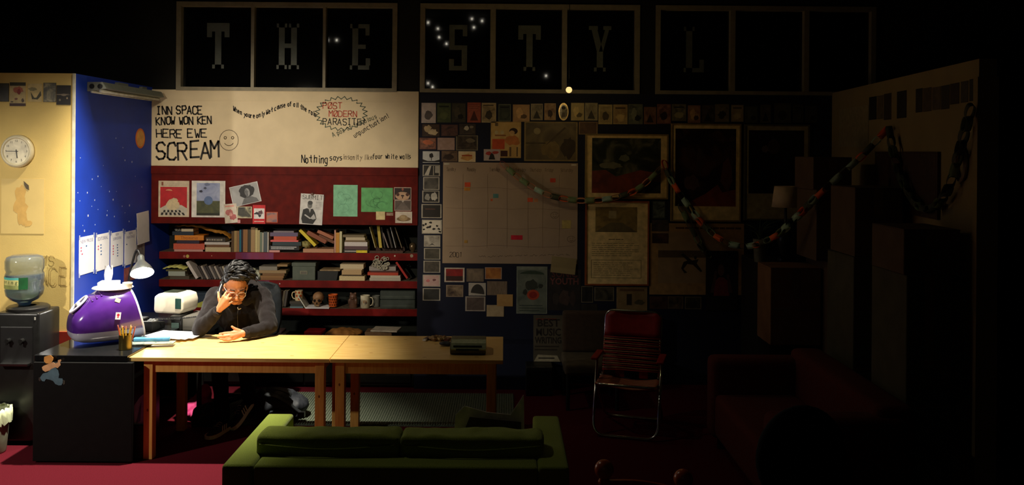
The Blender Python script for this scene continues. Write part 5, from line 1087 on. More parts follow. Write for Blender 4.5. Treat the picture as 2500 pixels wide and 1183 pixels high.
pic('postcard', 'small orange card with a grey animal picture on the fascia', 'postcard', 'F', (650, 517, 678, 543), (196, 84, 48), picmat([(196, 90, 52), (160, 110, 96), (84, 76, 96)], 10, 9), .06)
bm = NB(); m_, w_, h_ = place('F', (580, 536, 587, 544), .006); b2(bm, (-w_ / 2, -h_ / 2, 0), (w_ / 2, h_ / 2, .001)); tag(obj('pink_tab', bm, C((206, 140, 140), .6), mw=m_), 'tiny pink paper tab beside the rose card', 'paper')
t, w_, h_ = pic('submit_flyer', 'white flyer headed submit with a dark-suited man reading, on the fascia', 'flyer', 'F', (731, 472, 790, 549), (206, 204, 200), None, shapes=[([(.08, .18), (.14, .48), (.3, .53), (.42, .5), (.56, .52), (.66, .40), (.74, .2), (.6, .02), (.14, .03)], (36, 36, 36)), (ell(.42, .64, .105, .12, 16), (116, 116, 114)), (ell(.43, .71, .11, .07, 14), (60, 60, 60)), ([(.38, .5), (.48, .5), (.44, .38)], (170, 168, 166)), ([(.2, .30), (.45, .18), (.5, .21), (.24, .33)], (190, 188, 186)), ([(.46, .20), (.62, .36), (.72, .2), (.6, .17)], (180, 178, 176))], rot=-3, lift=.003, size=(.95, .97))
lines = strokes('SUBMIT!', -w_ * .41, h_ * .33, h_ * .13, wid=.72, jit=.3); ink('handwriting', lines, .0035, C((70, 70, 70), .6), t, .004)
scrib(t, w_, h_, .68, .5, .95, .76, 5, (120, 120, 120), .003)
bm = NB(); sph(bm, (0, h_ * .5, .008), (.014, .012, .008), 12); obj('pin', bm, C((120, 90, 80), .4), t)
def scribdraw(t, w_, h_, seed, c, n=5):
    rn_ = random.Random(seed); L = []
    for _ in range(n):
        cx, cy, rx, ry = rn_.uniform(.3, .7), rn_.uniform(.25, .75), rn_.uniform(.08, .25), rn_.uniform(.08, .2)
        a0 = rn_.uniform(0, 360); L.append([((x - .5) * w_, (y - .5) * h_) for x, y in ell(cx, cy, rx, ry, 18, a0, a0 + rn_.uniform(180, 340))])
    ink('pencil_drawing', L, .0022, c, t, .0022)
t, w_, h_ = pic('green_drawing', 'upright pale green sheet with a faint pencil figure on the fascia', 'drawing', 'F', (814, 451, 873, 528), (126, 188, 150)); scribdraw(t, w_, h_, 3, C((86, 140, 112), .6))
t, w_, h_ = pic('green_drawing', 'wide mid-green sheet with dark pencil scribbles on the fascia', 'drawing', 'F', (882, 458, 959, 517), (92, 164, 100)); scribdraw(t, w_, h_, 9, C((40, 92, 58), .6), 7)
pic('sticky_note', 'small cream note under the wide green drawing', 'note', 'F', (918, 516, 940, 536), (206, 188, 136), lift=.004)
pic('photo', 'tiny brown photo tucked under the wide green drawing', 'photo', 'F', (943, 519, 960, 526), (150, 110, 90), picmat([(90, 60, 50), (180, 150, 130)], 30, 2), .1)
pic('photo', 'photo of a pale masked face, top of three at the fascia end', 'photo', 'F', (962, 457, 1004, 487), (196, 176, 160), None, shapes=[(rect(.03, .03, .97, .95), (34, 16, 12)), (blob(.5, .3, .42, .34, 3, 20, .06), (186, 150, 120)), (ell(.5, .84, .06, .12, 12), (150, 80, 60)), (ell(.22, .42, .1, .14, 12), (70, 36, 26)), (ell(.78, .42, .1, .14, 12), (70, 36, 26)), (ell(.5, .32, .1, .07, 12), (40, 24, 20)), (rect(.47, .1, .53, .3), (60, 36, 30))])
pic('photo', 'photo of a grey road, middle of three at the fascia end', 'photo', 'F', (963, 488, 1004, 514), (186, 170, 156), None, shapes=[(rect(.03, .05, .97, .95), (84, 72, 64)), ([(.45, .8), (.55, .8), (.95, .06), (.05, .06)], (104, 92, 84)), ([(.42, .95), (.58, .95), (.53, .8), (.47, .8)], (170, 160, 146))])
pic('photo', 'photo of a tan cap on white, lowest of three at the fascia end', 'photo', 'F', (965, 516, 1006, 544), (200, 188, 172), None, shapes=[(ell(.5, .35, .42, .2, 20), (120, 96, 62)), (ell(.48, .45, .26, .26, 18), (156, 130, 92)), (ell(.46, .52, .14, .12, 14), (176, 152, 112))])
# small things on the second table
gc = thing('green_case', 'grey-green padded case with dark lettering on the right pine table', 'case', (-.252, 6.42, .7355))
cw = .128
bm = NB(); prism(bm, [(-.10, .0), (.13, .0), (.14, .05), (.10, .092), (-.02, .095), (-.095, .082), (-.125, .045), (-.12, .01)], -cw, cw)
for v in bm.verts: v.co = Vector((v.co.z, v.co.x, v.co.y))
bevel(bm, .006, 2); autosm(obj('case', bm, mat('case_olive', (104, 102, 74), .6, var=.12, scale=30), gc))
bm = NB(); pts = [(-.104, .012), (-.126, .044), (-.104, .082), (-.05, .099), (-.047, .094), (-.1, .078), (-.122, .044), (-.1, .012)]
prism(bm, [(x - .004, y) for x, y in pts], -cw + .008, cw + .002)
for v in bm.verts: v.co = Vector((v.co.z, v.co.x, v.co.y))
fl_ = obj('front_flap', bm, mat('case_sage', (176, 184, 146), .6, var=.1, scale=40), gc)
for i, (z, yy, n0) in enumerate(((.062, -.125, -.35), (.040, -.1325, .5))):
    l = scrib(fl_, .21, .02, .02 + .1 * i, 0, .98 - .1 * i, 1, 1, (36, 48, 40), .013, 0, .02, 'faded_print'); l.matrix_local = Matrix(((1, 0, 0, 0), (0, .2, -1, yy), (0, 1, .2, z), (0, 0, 0, 1)))
wp = thing('snack_wrapper', 'brown and gold snack wrapper lying on the right pine table', 'wrapper', (-.505, 6.78, .7365), R(-6))
b = NB(); sph(b, (0, 0, .014), (.075, .05, .018), 18); obj('wrapper', fuse(b, .005, 1, .010, .025), mat('foil_gold', (170, 148, 96), .25, metal=.5, scale=30, rgb2=(120, 70, 36)), wp, True)
bm = NB(); bx(bm, (-.085, .012, .008), (.030, .085, .012), Matrix.Rotation(R(-14), 3, 'Z')); obj('left_end', bm, C((74, 26, 14), .4), wp); bm = NB(); bx(bm, (-.092, -.045, .008), (.028, .03, .012), Matrix.Rotation(R(-14), 3, 'Z')); obj('white_corner', bm, C((214, 206, 186), .5), wp)
bm = NB(); bx(bm, (.078, 0, .010), (.03, .08, .014), Matrix.Rotation(R(-10), 3, 'Z')); obj('right_end', bm, C((84, 34, 20), .4), wp)
tag(obj('pouch', (lambda b_: (sph(b_, (0, 0, .017), (.055, .032, .017), 18), fuse(b_, .005, 2, .004, .03))[-1])(NB()), mat('pouch_slate', (50, 54, 58), .6), smooth=True, loc=(-.425, 6.585, .7362)), 'small slate-grey pouch left of the green case', 'pouch')
# ================================================================== POSTCARDS AND PRINTS ON THE NAVY WALL
ROW = [((1029, 251, 1064, 300), (204, 190, 180), [(186, 170, 164), (214, 202, 192)], 'pinkish white'), ((1067, 251, 1101, 299), (70, 82, 48), [(60, 74, 42), (86, 92, 56)], 'dark green'), ((1103, 251, 1137, 299), (58, 54, 42), [(46, 44, 34), (74, 68, 52)], 'charcoal'), ((1141, 250, 1174, 299), (166, 84, 62), [(150, 74, 56), (178, 98, 72)], 'brick red'),
 ((1176, 251, 1211, 299), (196, 176, 134), [(120, 104, 76), (186, 164, 120)], 'cream and grey'), ((1217, 254, 1247, 296), (110, 116, 96), [(34, 44, 40), (60, 66, 54)], 'dark teal framed'), ((1252, 255, 1293, 297), (186, 146, 96), [(176, 134, 86), (196, 158, 106)], 'wide tan'), ((1296, 253, 1325, 293), (160, 146, 112), [(96, 84, 60), (164, 150, 114)], 'stone grey'),
 ((1329, 252, 1357, 293), (178, 140, 88), [(120, 80, 46), (176, 138, 86)], 'amber'), ((1363.5, 251, 1388, 294), (200, 190, 150), None, 'oval'), ((1394, 251, 1426, 294), (196, 174, 108), [(186, 162, 98), (204, 182, 116)], 'plain yellow'), ((1428, 251, 1459, 294), (170, 158, 116), [(130, 118, 84), (176, 162, 120)], 'khaki'), ((1461, 255, 1495, 303), (196, 176, 116), [(150, 130, 84), (190, 168, 112)], 'straw'),
 ((1497, 255, 1532, 303), (188, 164, 108), [(150, 118, 72), (186, 160, 106)], 'honey'), ((1534, 254, 1569, 303), (110, 112, 92), [(58, 64, 56), (120, 122, 100)], 'blue-grey'), ((1572, 261, 1602, 303), (128, 92, 66), [(90, 56, 42), (150, 112, 80)], 'rust'), ((1604, 254, 1638, 302), (130, 84, 64), [(84, 50, 40), (156, 110, 86)], 'maroon'), ((1640, 254, 1675, 295), (110, 104, 76), [(70, 66, 44), (140, 132, 96)], 'olive streaked'),
 ((1679, 257, 1710, 300), (150, 108, 76), [(130, 86, 62), (176, 140, 96)], 'salmon tan'), ((1713, 256, 1743, 300), (70, 56, 42), [(44, 34, 26), (86, 72, 54)], 'dark brown'), ((1745, 254, 1780, 298), (112, 100, 74), [(84, 74, 54), (130, 118, 88)], 'grey-brown'), ((1785, 256, 1815, 297), (156, 138, 100), [(146, 126, 90), (166, 148, 110)], 'sandy'), ((1818, 259, 1849, 300), (66, 68, 52), [(50, 52, 40), (76, 78, 60)], 'dim green'),
 ((1856, 255, 1882, 300), (84, 76, 58), [(64, 58, 44), (98, 90, 68)], 'dim taupe'), ((1890, 252, 1931, 300), (76, 74, 58), [(66, 64, 50), (84, 82, 64)], 'wide dim grey'), ((1935, 255, 1961, 299), (62, 58, 50), [(46, 44, 38), (66, 64, 54)], 'faint charcoal'), ((1966, 258, 1995, 299), (58, 56, 48), [(44, 42, 36), (60, 58, 50)], 'last, very dark')]
for i, (box, base, cols, nm) in enumerate(ROW):
    if cols is None:
        t, w_, h_ = pic('oval_portrait', 'small glossy oval portrait in the top row of postcards', 'portrait', 'B', box, mat('gilt', (196, 170, 110), .25, metal=.4), picmat([(70, 60, 40), (190, 180, 140)], 16, 3, rough=.15), 0, oval=True, th=.006); art(t, w_, h_, [(ell(.5, .62, .2, .16, 14), (150, 136, 104)), (ell(.5, .72, .22, .1, 12), (44, 36, 26)), ([(.3, .2), (.7, .2), (.62, .45), (.38, .45)], (96, 84, 62))], .008); continue
    t, w_, h_ = pic('postcard', '%s postcard, %s from the left in the top row on the navy wall' % (nm, ORD[i]), 'postcard', 'B', box, base, picmat(cols, 16, i), .05 if i % 3 else .10, group='top row of postcards', rough=.45)
    rn = random.Random(i)
    dk = tuple(int(c * .55) for c in cols[0]); lt = tuple(min(255, int(c * 1.15)) for c in cols[1])
    sh = [[(blob(.5, .4, .26, .22, i, 14), dk)], [(rect(.15, .78, .85, .86), dk), (blob(.5, .35, .3, .2, i), lt)], [(blob(.4, .5, .2, .3, i), lt), (blob(.65, .3, .2, .14, i + 1), dk)], [([(.2, .1), (.5, .6), (.8, .1)], dk)]][i % 4]
    art(t, w_, h_, sh, .0024)
    if i == 3: scrib(t, w_, h_, .12, .66, .9, .92, 3, (90, 36, 26), .004)
    if i == 4: scrib(t, w_, h_, .12, .82, .9, .93, 1, (60, 50, 40), .008)
CL = [((1031, 303, 1073, 333), (74, 56, 40), [(60, 44, 32), (84, 62, 44)], 'photo of cream blossoms on brown', [(blob(.32, .62, .22, .3, 1), (206, 180, 136)), (blob(.62, .35, .25, .26, 2), (214, 192, 150))]), ((1077, 304, 1118, 332), (84, 58, 50), [(58, 42, 40), (118, 80, 66)], 'mauve-brown landscape card', None), ((1121, 302, 1161, 329), (66, 56, 46), [(40, 34, 30), (80, 68, 56)], 'dark card with white specks', [(blob(.45, .62, .16, .2, 4), (196, 186, 160)), (blob(.75, .7, .12, .12, 5), (150, 140, 120))]),
 ((1024, 336, 1065, 364), (120, 76, 60), [(84, 56, 50), (180, 120, 90)], 'card with an orange sunset glow', [(blob(.5, .6, .3, .2, 6), (214, 120, 80))]), ((1068, 336, 1110, 366), (176, 146, 130), [(166, 136, 120), (186, 156, 140)], 'plain dusty pink card', None), ((1113, 330, 1167, 367), (120, 112, 90), [(40, 32, 24), (84, 70, 52)], 'dark framed landscape card', [(blob(.65, .65, .2, .14, 6), (120, 108, 84))]),
 ((1032, 369, 1073, 397), (206, 206, 202), [(196, 196, 192), (210, 210, 206)], 'pale card with a dark tree', [([(0, .05), (1, .05), (1, .28), (.7, .16), (.3, .16), (0, .3)], (34, 30, 28)), (blob(.52, .62, .12, .22, 3), (40, 36, 34)), (rect(.5, .2, .54, .5), (60, 54, 50))]), ((1078, 368, 1117, 394), (112, 88, 66), [(66, 48, 34), (130, 104, 78)], 'brown hillside card', [(blob(.45, .45, .35, .25, 4), (58, 42, 32))]), ((1119, 369, 1161, 395), (226, 206, 160), [(216, 186, 136), (230, 206, 160)], 'cream card with orange lettering marks', [(blob(.5, .45, .36, .3, 4), (206, 150, 80)), (rect(.2, .55, .8, .66), (176, 74, 34))]),
 ((1181, 364, 1221, 392), (186, 170, 160), [(176, 160, 150), (196, 180, 168)], 'card with a black bird and red wings', [(blob(.3, .65, .2, .16, 4), (176, 60, 50)), (blob(.7, .7, .2, .14, 5), (170, 64, 52)), ([(.3, .1), (.7, .1), (.62, .5), (.5, .68), (.4, .55)], (40, 36, 32))])]
for i, (box, base, cols, nm, sh) in enumerate(CL):
    pic('postcard', nm + ' left of the big illustration', 'postcard', 'B', box, base, picmat(cols, 18, i), .06, sh, lift=.004 if i == 9 else .001, group='postcards by the illustration')
pic('illustration_print', 'illustration print of a dark-haired figure over an orange table', 'print', 'B', (1198, 297, 1272, 385), (196, 160, 90), None, shapes=[(rect(.05, .04, .95, .97), picmat([(190, 150, 80), (210, 176, 108)], 9, 1)), (ell(.19, .70, .06, .055), (206, 190, 140)), (ell(.38, .70, .06, .055), (206, 190, 140)), (rect(.14, .6, .5, .64), (150, 96, 50)), (rect(.05, .24, .46, .52), (206, 84, 40)), (ell(.75, .74, .14, .09, 16), (54, 32, 22)), (ell(.7, .69, .09, .07, 14), (214, 170, 112)), (blob(.72, .48, .24, .14, 3, 16), (196, 120, 60)), (rect(.33, .04, .56, .2), (70, 34, 24)), (rect(.62, .04, .68, .3), (110, 84, 54)), (rect(.85, .04, .9, .3), (110, 84, 54)), (rect(.14, .88, .24, .97), (110, 90, 60))])
pic('illustration_print', 'wide brown illustration with a pale moon and a tree', 'print', 'B', (1280, 297, 1410, 393), (150, 128, 76), None, shapes=[(rect(.025, .03, .97, .97), picmat([(84, 70, 42), (120, 102, 62)], 6, 2)), (ell(.24, .76, .065, .085), (150, 134, 92)), (blob(.5, .3, .18, .22, 3, 18), (126, 104, 60)), (blob(.82, .35, .13, .26, 5, 20), (64, 50, 30)), (rect(.03, .44, .4, .47), (70, 58, 36)), ([(.4, .4), (.55, .62), (.75, .86), (.78, .84), (.58, .58)], (84, 68, 42))])
pic('postcard', 'small brown picture card right of the wide illustration', 'postcard', 'B', (1413, 297, 1459, 328), (150, 120, 76), picmat([(84, 58, 36), (110, 78, 48)], 14, 5), .06)
COLM = [((1032, 402, 1074, 430), 'white shapes on black'), ((1033, 432, 1073, 463), 'a dim grey crowd'), ((1031, 465, 1073, 494), 'two pale figures'), ((1029, 498, 1078, 532), 'near black with faint lettering'), ((1030, 536, 1079, 570), 'black birds on white'), ((1035, 574, 1075, 602), 'grey clouds and a bird'), ((1035, 605, 1075, 633), 'a flat dark landscape'), ((1034, 636, 1075, 665), 'a dark hillside'), ((1032, 670, 1075, 699), 'pink flowers'), ((1032, 703, 1075, 733), 'plain charcoal')]
CC = [[(24, 22, 20), (50, 46, 42)], [(50, 46, 40), (96, 90, 80)], [(24, 22, 20), (44, 40, 36)], [(26, 20, 18), (32, 26, 22)], [(206, 196, 176), (216, 206, 186)], [(120, 112, 100), (190, 182, 166)], [(60, 56, 46), (90, 84, 70)], [(44, 40, 34), (100, 92, 80)], [(190, 150, 140), (206, 176, 166)], [(42, 42, 36), (52, 52, 46)]]
SHP = {0: [([(.1, .1), (.35, .1), (.5, .9), (.38, .9)], (200, 192, 176)), (rect(.6, .1, .66, .9), (150, 144, 130)), (rect(.72, .3, .95, .9), (170, 164, 150))], 2: [(blob(.3, .45, .14, .3, 2), (150, 146, 136)), (blob(.7, .5, .18, .35, 3), (190, 184, 170))], 4: [(blob(x, y, .07, .07, int(x * 90), 9, .5), (30, 26, 22)) for x, y in ((.1, .3), (.2, .7), (.3, .45), (.42, .8), (.4, .5), (.75, .55), (.85, .35), (.6, .35), (.07, .6), (.9, .15))], 5: [([(.3, .1), (.5, .3), (.7, .1), (.5, .2)], (40, 36, 32))], 8: [(blob(.3, .5, .12, .12, 4), (206, 120, 120)), (blob(.65, .55, .1, .1, 5), (130, 84, 84))]}
for i, ((box, nm), cols) in enumerate(zip(COLM, CC)):
    t, w_, h_ = pic('postcard', 'postcard of %s in the column left of the calendar' % nm, 'postcard', 'B', box, (176, 168, 150), picmat(cols, 14, i), .06, SHP.get(i), group='column of postcards')
    if i == 3: scrib(t, w_, h_, .2, .55, .8, .75, 1, (110, 70, 56), .006)
# --- wall calendar drawn on a large sheet
cal, w_, h_ = pic('wall_calendar', 'large hand-drawn calendar sheet on the navy wall', 'calendar', 'B', (1081, 397, 1410, 643), mat('calendar_paper', (168, 144, 116), .7, var=.04, scale=5), th=.004)
def cp(x, y): return ((x - 1245.5) / 329 * w_, -(y - 520) / 246 * h_)
g = []
for y in (459, 510, 556, 600): g.append([cp(1088 + j * 39.5, y + random.uniform(-2.5, 2.5)) for j in range(9)])
for x in (1130, 1190, 1238, 1290, 1325, 1365): g.append([cp(x + random.uniform(-1, 1), 425 + j * 60) for j in range(4)])
ink('grid_lines', g, .0022, C((120, 96, 74), .7), cal, .0052)
for i, d in enumerate(('Sunday', 'Monday', 'Tuesday', 'Wednesday', 'Thursday', 'Friday', 'Saturday')):
    x, y = cp(1090 + [0, 50, 105, 160, 202, 240, 278][i], 418); ink('handwriting', strokes(d, x, y, .034, .36, jit=.5), .0022, C((84, 66, 48), .7), cal, .0052)
x, y = cp(1098, 628); ink('handwriting', strokes('2001', x, y, .045, .62, jit=.4), .004, C((50, 38, 28), .7), cal, .0052)
bm = NB(); xx = 1170
while xx < 1395:
    L = random.uniform(8, 22); a = cp(xx, 627 - (xx - 1170) * .03); n_ = 6; pl = [(a[0] + L * w_ / 329 * j / n_, a[1] + random.uniform(-.006, .012)) for j in range(n_ + 1)]; ribbon(bm, pl, .0022, .0052); xx += L + 5
obj('scrawl', bm, C((60, 46, 34), .7), cal)
for (x, y, a, b_, c) in [(1141, 451, 14, 11, (222, 84, 40)), (1140, 462, 14, 8, (206, 140, 50)), (1210, 478, 13, 10, (90, 140, 130)), (1200, 488, 5, 5, (206, 90, 40)), (1294, 487, 13, 10, (222, 90, 50)), (1308, 488, 10, 8, (206, 140, 90)), (1349, 439, 13, 10, (214, 76, 48)), (1262, 579, 28, 11, (206, 34, 52)), (1383, 546, 22, 20, (190, 168, 96)), (1138, 590, 8, 7, (186, 140, 60))]:
    bm = NB(); p = cp(x, y); sx, sy = a * w_ / 329 / 2, b_ * h_ / 246 / 2; prism(bm, [(p[0] - sx, p[1] - sy), (p[0] + sx, p[1] - sy), (p[0] + sx, p[1] + sy), (p[0] - sx, p[1] + sy)], .0045, .006); obj('sticky_note', bm, C(c, .6), cal)
for (x, y, r) in ((1354, 524, 10), (1395, 582, 10)):
    L = [[cp(x + r * math.cos(a), y + r * .75 * math.sin(a)) for a in [j * .45 for j in range(14)]], [cp(x - 4, y + 2), cp(x, y + 5), cp(x + 5, y + 2)], [cp(x - 4, y - 3), cp(x - 2, y - 2)], [cp(x + 2, y - 3), cp(x + 5, y - 2)]]
    ink('doodle', L, .0025, C((50, 40, 30), .7), cal, .0052)
for x in (1090, 1400):
    bm = NB(); p = cp(x, 401); bx(bm, (p[0], p[1], .006), (.05, .016, .001)); obj('tape', bm, C((206, 196, 170), .35), cal)
t = tag(obj('curled_sheet', (lambda b_: (sheet(b_, .235, .15, .001, .03), b_)[-1])(NB()), M_cream, mw=place('B', (1344, 627, 1407, 667), .006, -6)[0]), 'curling blank sheet hanging off the calendar\'s lower right corner', 'paper')
# --- cards under the calendar
UN = [((1085, 653, 1134, 688), (206, 192, 170), [(120, 30, 26), (160, 40, 34)], 'white-framed card with a red sky', .08, [(rect(.08, .1, .92, .42), (62, 40, 32))]), ((1139, 655, 1181, 687), (120, 104, 84), [(110, 94, 76), (146, 126, 100)], 'grey-tan card', .1, None), ((1184, 652, 1225, 681), (176, 150, 130), [(150, 84, 40), (196, 130, 60)], 'orange abstract card', .05, None), ((1089, 695, 1131, 724), (150, 130, 106), [(64, 48, 38), (160, 136, 106)], 'brown and cream card', .06, None), ((1144, 690, 1186, 721), (196, 184, 166), [(176, 166, 150), (196, 186, 168)], 'card with a dark domed form', .04, [(ell(.52, .1, .4, .8, 20, 0, 180), (60, 56, 50))]),
 ((1189, 686, 1238, 720), (130, 110, 88), [(110, 92, 72), (140, 120, 96)], 'striped taupe card', .02, None), ((1136, 723, 1185, 759), (176, 162, 144), [(84, 70, 62), (106, 90, 80)], 'framed grey-brown card', .07, None), ((1213, 718, 1252, 747), (190, 146, 86), [(184, 140, 80), (196, 154, 92)], 'plain orange-tan card', 0, None), ((1188, 744, 1230, 772), (186, 160, 118), [(176, 150, 110), (194, 170, 128)], 'plain cream card, lowest', 0, None)]
for i, (box, base, cols, nm, bd, sh) in enumerate(UN):
    pic('postcard', nm + ' in the cluster under the calendar', 'postcard', 'B', box, base, picmat(cols, 14, i + 3, (6, 1, 1) if i == 5 else (1, 1, 1)), bd, sh, lift=.001 + .003 * (i in (7,)) + .0015 * (i == 8), group='cards under the calendar')
t, w_, h_ = pic('gig_poster', 'grey-green gig poster with a red ball under the calendar', 'poster', 'B', (1261, 650, 1336, 765), (132, 138, 120), picmat([(84, 92, 80), (120, 126, 108)], 8, 3), (.03, .03, .07, .02), [(ell(.5, .83, .4, .08, 20, 0, 180), (58, 72, 56)), (blob(.5, .6, .2, .12, 3), (60, 64, 52)), (blob(.28, .46, .08, .06, 4), (56, 60, 50)), (blob(.78, .58, .08, .05, 5), (56, 60, 50)), (ell(.54, .40, .2, .11, 20), (186, 74, 44)), (ell(.54, .40, .13, .07, 16), (150, 44, 32))])
scrib(t, w_, h_, .1, .04, .9, .2, 3, (70, 80, 70), .008)
t, w_, h_ = pic('band_poster', 'dark band poster reading sonic youth below the calendar', 'poster', 'B', (1338, 657, 1418, 757), (46, 42, 38), picmat([(34, 32, 30), (54, 48, 44)], 8, 4), .02)
lettering('SONIC', .086, C((104, 60, 54), .6), t, 0, h_ * .38, .003, .002, .95); lettering('YOUTH', .086, C((120, 70, 64), .6), t, 0, h_ * .20, .003, .002, .92)
art(t, w_, h_, [(blob(.5, .3, .16, .2, 2), (76, 60, 52)), (blob(.25, .28, .1, .16, 3), (62, 54, 48)), (blob(.75, .3, .1, .18, 4), (64, 52, 46))], .0024)
# --- framed prints
def framed(label, box, inner, mat_c, cols, sc_, seed, shapes=None, fr=(150, 126, 70)):
    m, w_, h_ = place('B', box, .001); t = thing('framed_print', label, 'picture', mw=m)
    bm = NB(); e = .014
    for a in ((-w_ / 2, -h_ / 2, w_ / 2, -h_ / 2 + e), (-w_ / 2, h_ / 2 - e, w_ / 2, h_ / 2), (-w_ / 2, -h_ / 2 + e, -w_ / 2 + e, h_ / 2 - e), (w_ / 2 - e, -h_ / 2 + e, w_ / 2, h_ / 2 - e)): b2(bm, (a[0], a[1], 0), (a[2], a[3], .018))
    obj('frame', bm, C(fr, .4), t)
    bm = NB(); b2(bm, (-w_ / 2 + e, -h_ / 2 + e, 0), (w_ / 2 - e, h_ / 2 - e, .006)); obj('mount', bm, C(mat_c, .7), t)
    x0, y0, x1, y1 = [(inner[0] - box[0]) / (box[2] - box[0]), 1 - (inner[3] - box[1]) / (box[3] - box[1]), (inner[2] - box[0]) / (box[2] - box[0]), 1 - (inner[1] - box[1]) / (box[3] - box[1])]
    bm = NB(); bm.faces.new([bm.verts.new(((x - .5) * w_, (y - .5) * h_, .0065)) for x, y in rect(x0, y0, x1, y1)]); obj('image', bm, picmat(cols, sc_, seed, rough=.25), t)
    if shapes: art(t, w_, h_, [([(x0 + (x1 - x0) * u, y0 + (y1 - y0) * v) for u, v in s], c) for s, c in shapes], .007)
    return t, w_, h_
framed('wide framed painting of stormy green sky over red land', (1428, 327, 1631, 485), (1445, 337, 1613, 471), (232, 200, 132), [(28, 32, 24), (56, 58, 42), (120, 116, 90)], 5, 2, [([(0, 0), (1, 0), (1, .36), (.7, .42), (.35, .30), (.2, .42), (0, .40)], picmat([(84, 36, 20), (128, 56, 28)], 7, 4)), ([(.62, 0), (1, 0), (1, .2), (.85, .22)], (40, 38, 22)), (blob(.28, .5, .16, .06, 3), (110, 104, 78)), (blob(.47, .64, .08, .06, 4), (100, 100, 76))])
framed('tall cream-mounted print of dark rocks and a red drape', (1637, 302, 1808, 540), (1648, 314, 1796, 503), (230, 202, 140), [(24, 15, 11), (42, 26, 19), (80, 52, 40)], 5, 6, [([(.2, .04), (.5, .16), (.7, .28), (.78, .18), (1, .22), (1, 0), (.2, 0)], picmat([(110, 40, 22), (140, 60, 32)], 6, 2)), (blob(.28, .3, .12, .1, 3), (84, 56, 48)), (blob(.85, .42, .1, .2, 4), (96, 50, 36)), (blob(.4, .55, .05, .2, 5), (62, 42, 36))])
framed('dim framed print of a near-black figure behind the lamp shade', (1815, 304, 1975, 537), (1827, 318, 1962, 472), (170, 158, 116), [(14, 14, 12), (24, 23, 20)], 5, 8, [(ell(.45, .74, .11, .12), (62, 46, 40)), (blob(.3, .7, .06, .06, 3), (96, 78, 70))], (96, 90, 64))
t, w_, h_ = framed('framed certificate-like notice with a small engraving', (1428, 490, 1584, 696), (1453, 505, 1555, 566), (234, 204, 138), [(120, 100, 58), (160, 134, 78)], 9, 1, [([(0, 0), (.35, .38), (.65, .38), (1, 0)], (110, 96, 60)), (rect(.32, .55, .5, .85), (170, 150, 104))], (150, 80, 40))
scrib(t, w_, h_, .37, .53, .62, .56, 1, (90, 74, 44), .006, .0075); scrib(t, w_, h_, .11, .34, .9, .51, 7, (120, 100, 60), .0035, .0075); scrib(t, w_, h_, .14, .11, .85, .28, 7, (120, 100, 60), .0035, .0075)
ink('box_line', [[((x - .5) * w_, (y - .5) * h_) for x, y in ((.1, .09), (.88, .09), (.88, .30), (.1, .30), (.1, .09))]], .003, C((110, 92, 54), .6), t, .0075)
pic('photo', 'small blue-grey statue photo between the framed prints', 'photo', 'B', (1593, 490, 1624, 533), (66, 74, 66), picmat([(40, 48, 44), (120, 130, 118)], 16, 4), .06)
pic('photo', 'dark photo overlapping the tan poster corner, upper of two', 'photo', 'B', (1591, 536, 1632, 564), (60, 52, 42), picmat([(40, 36, 30), (84, 72, 60)], 14, 2), .03, lift=.006)
pic('photo', 'dark reddish photo overlapping the tan poster, lower of two', 'photo', 'B', (1592, 569, 1631, 593), (60, 34, 26), picmat([(44, 22, 18), (96, 64, 50)], 12, 7), .03, lift=.006)
t, w_, h_ = pic('film_poster', 'large tan poster of a leaping dark figure', 'poster', 'B', (1586, 545, 1816, 719), (176, 138, 86), None, shapes=[(rect(.09, .16, .74, .88), picmat([(150, 122, 88), (172, 142, 102)], 5, 3)), (rect(.09, .52, .74, .62), (96, 76, 48)), ([(.33, .56), (.36, .58), (.45, .48), (.52, .50), (.50, .44), (.56, .33), (.54, .32), (.46, .42), (.40, .43), (.36, .36), (.40, .31), (.37, .30), (.335, .37), (.36, .46), (.40, .48)], (50, 40, 26)), (ell(.485, .52, .015, .025, 10), (44, 36, 24))])
scrib(t, w_, h_, .28, .9, .97, .97, 1, (96, 58, 34), .018, .003, .02)
t, w_, h_ = pic('rock_poster', 'dark poster of a long-haired person in a pink top', 'poster', 'B', (1723, 612, 1800, 758), (28, 25, 23), picmat([(20, 18, 17), (44, 38, 36)], 8, 5), .02, [(blob(.5, .72, .22, .2, 3), (30, 22, 19)), (ell(.48, .68, .1, .1), (104, 66, 52)), ([(.25, .25), (.75, .25), (.7, .5), (.55, .56), (.42, .56), (.3, .5)], (130, 50, 50)), ([(.14, .3), (.25, .3), (.36, .65), (.3, .68)], (90, 60, 52)), ([(.72, .3), (.86, .3), (.72, .62), (.66, .6)], (88, 58, 50)), (blob(.35, .93, .12, .07, 2), (18, 16, 15)), (blob(.68, .94, .14, .06, 7), (18, 16, 15))], lift=.008)
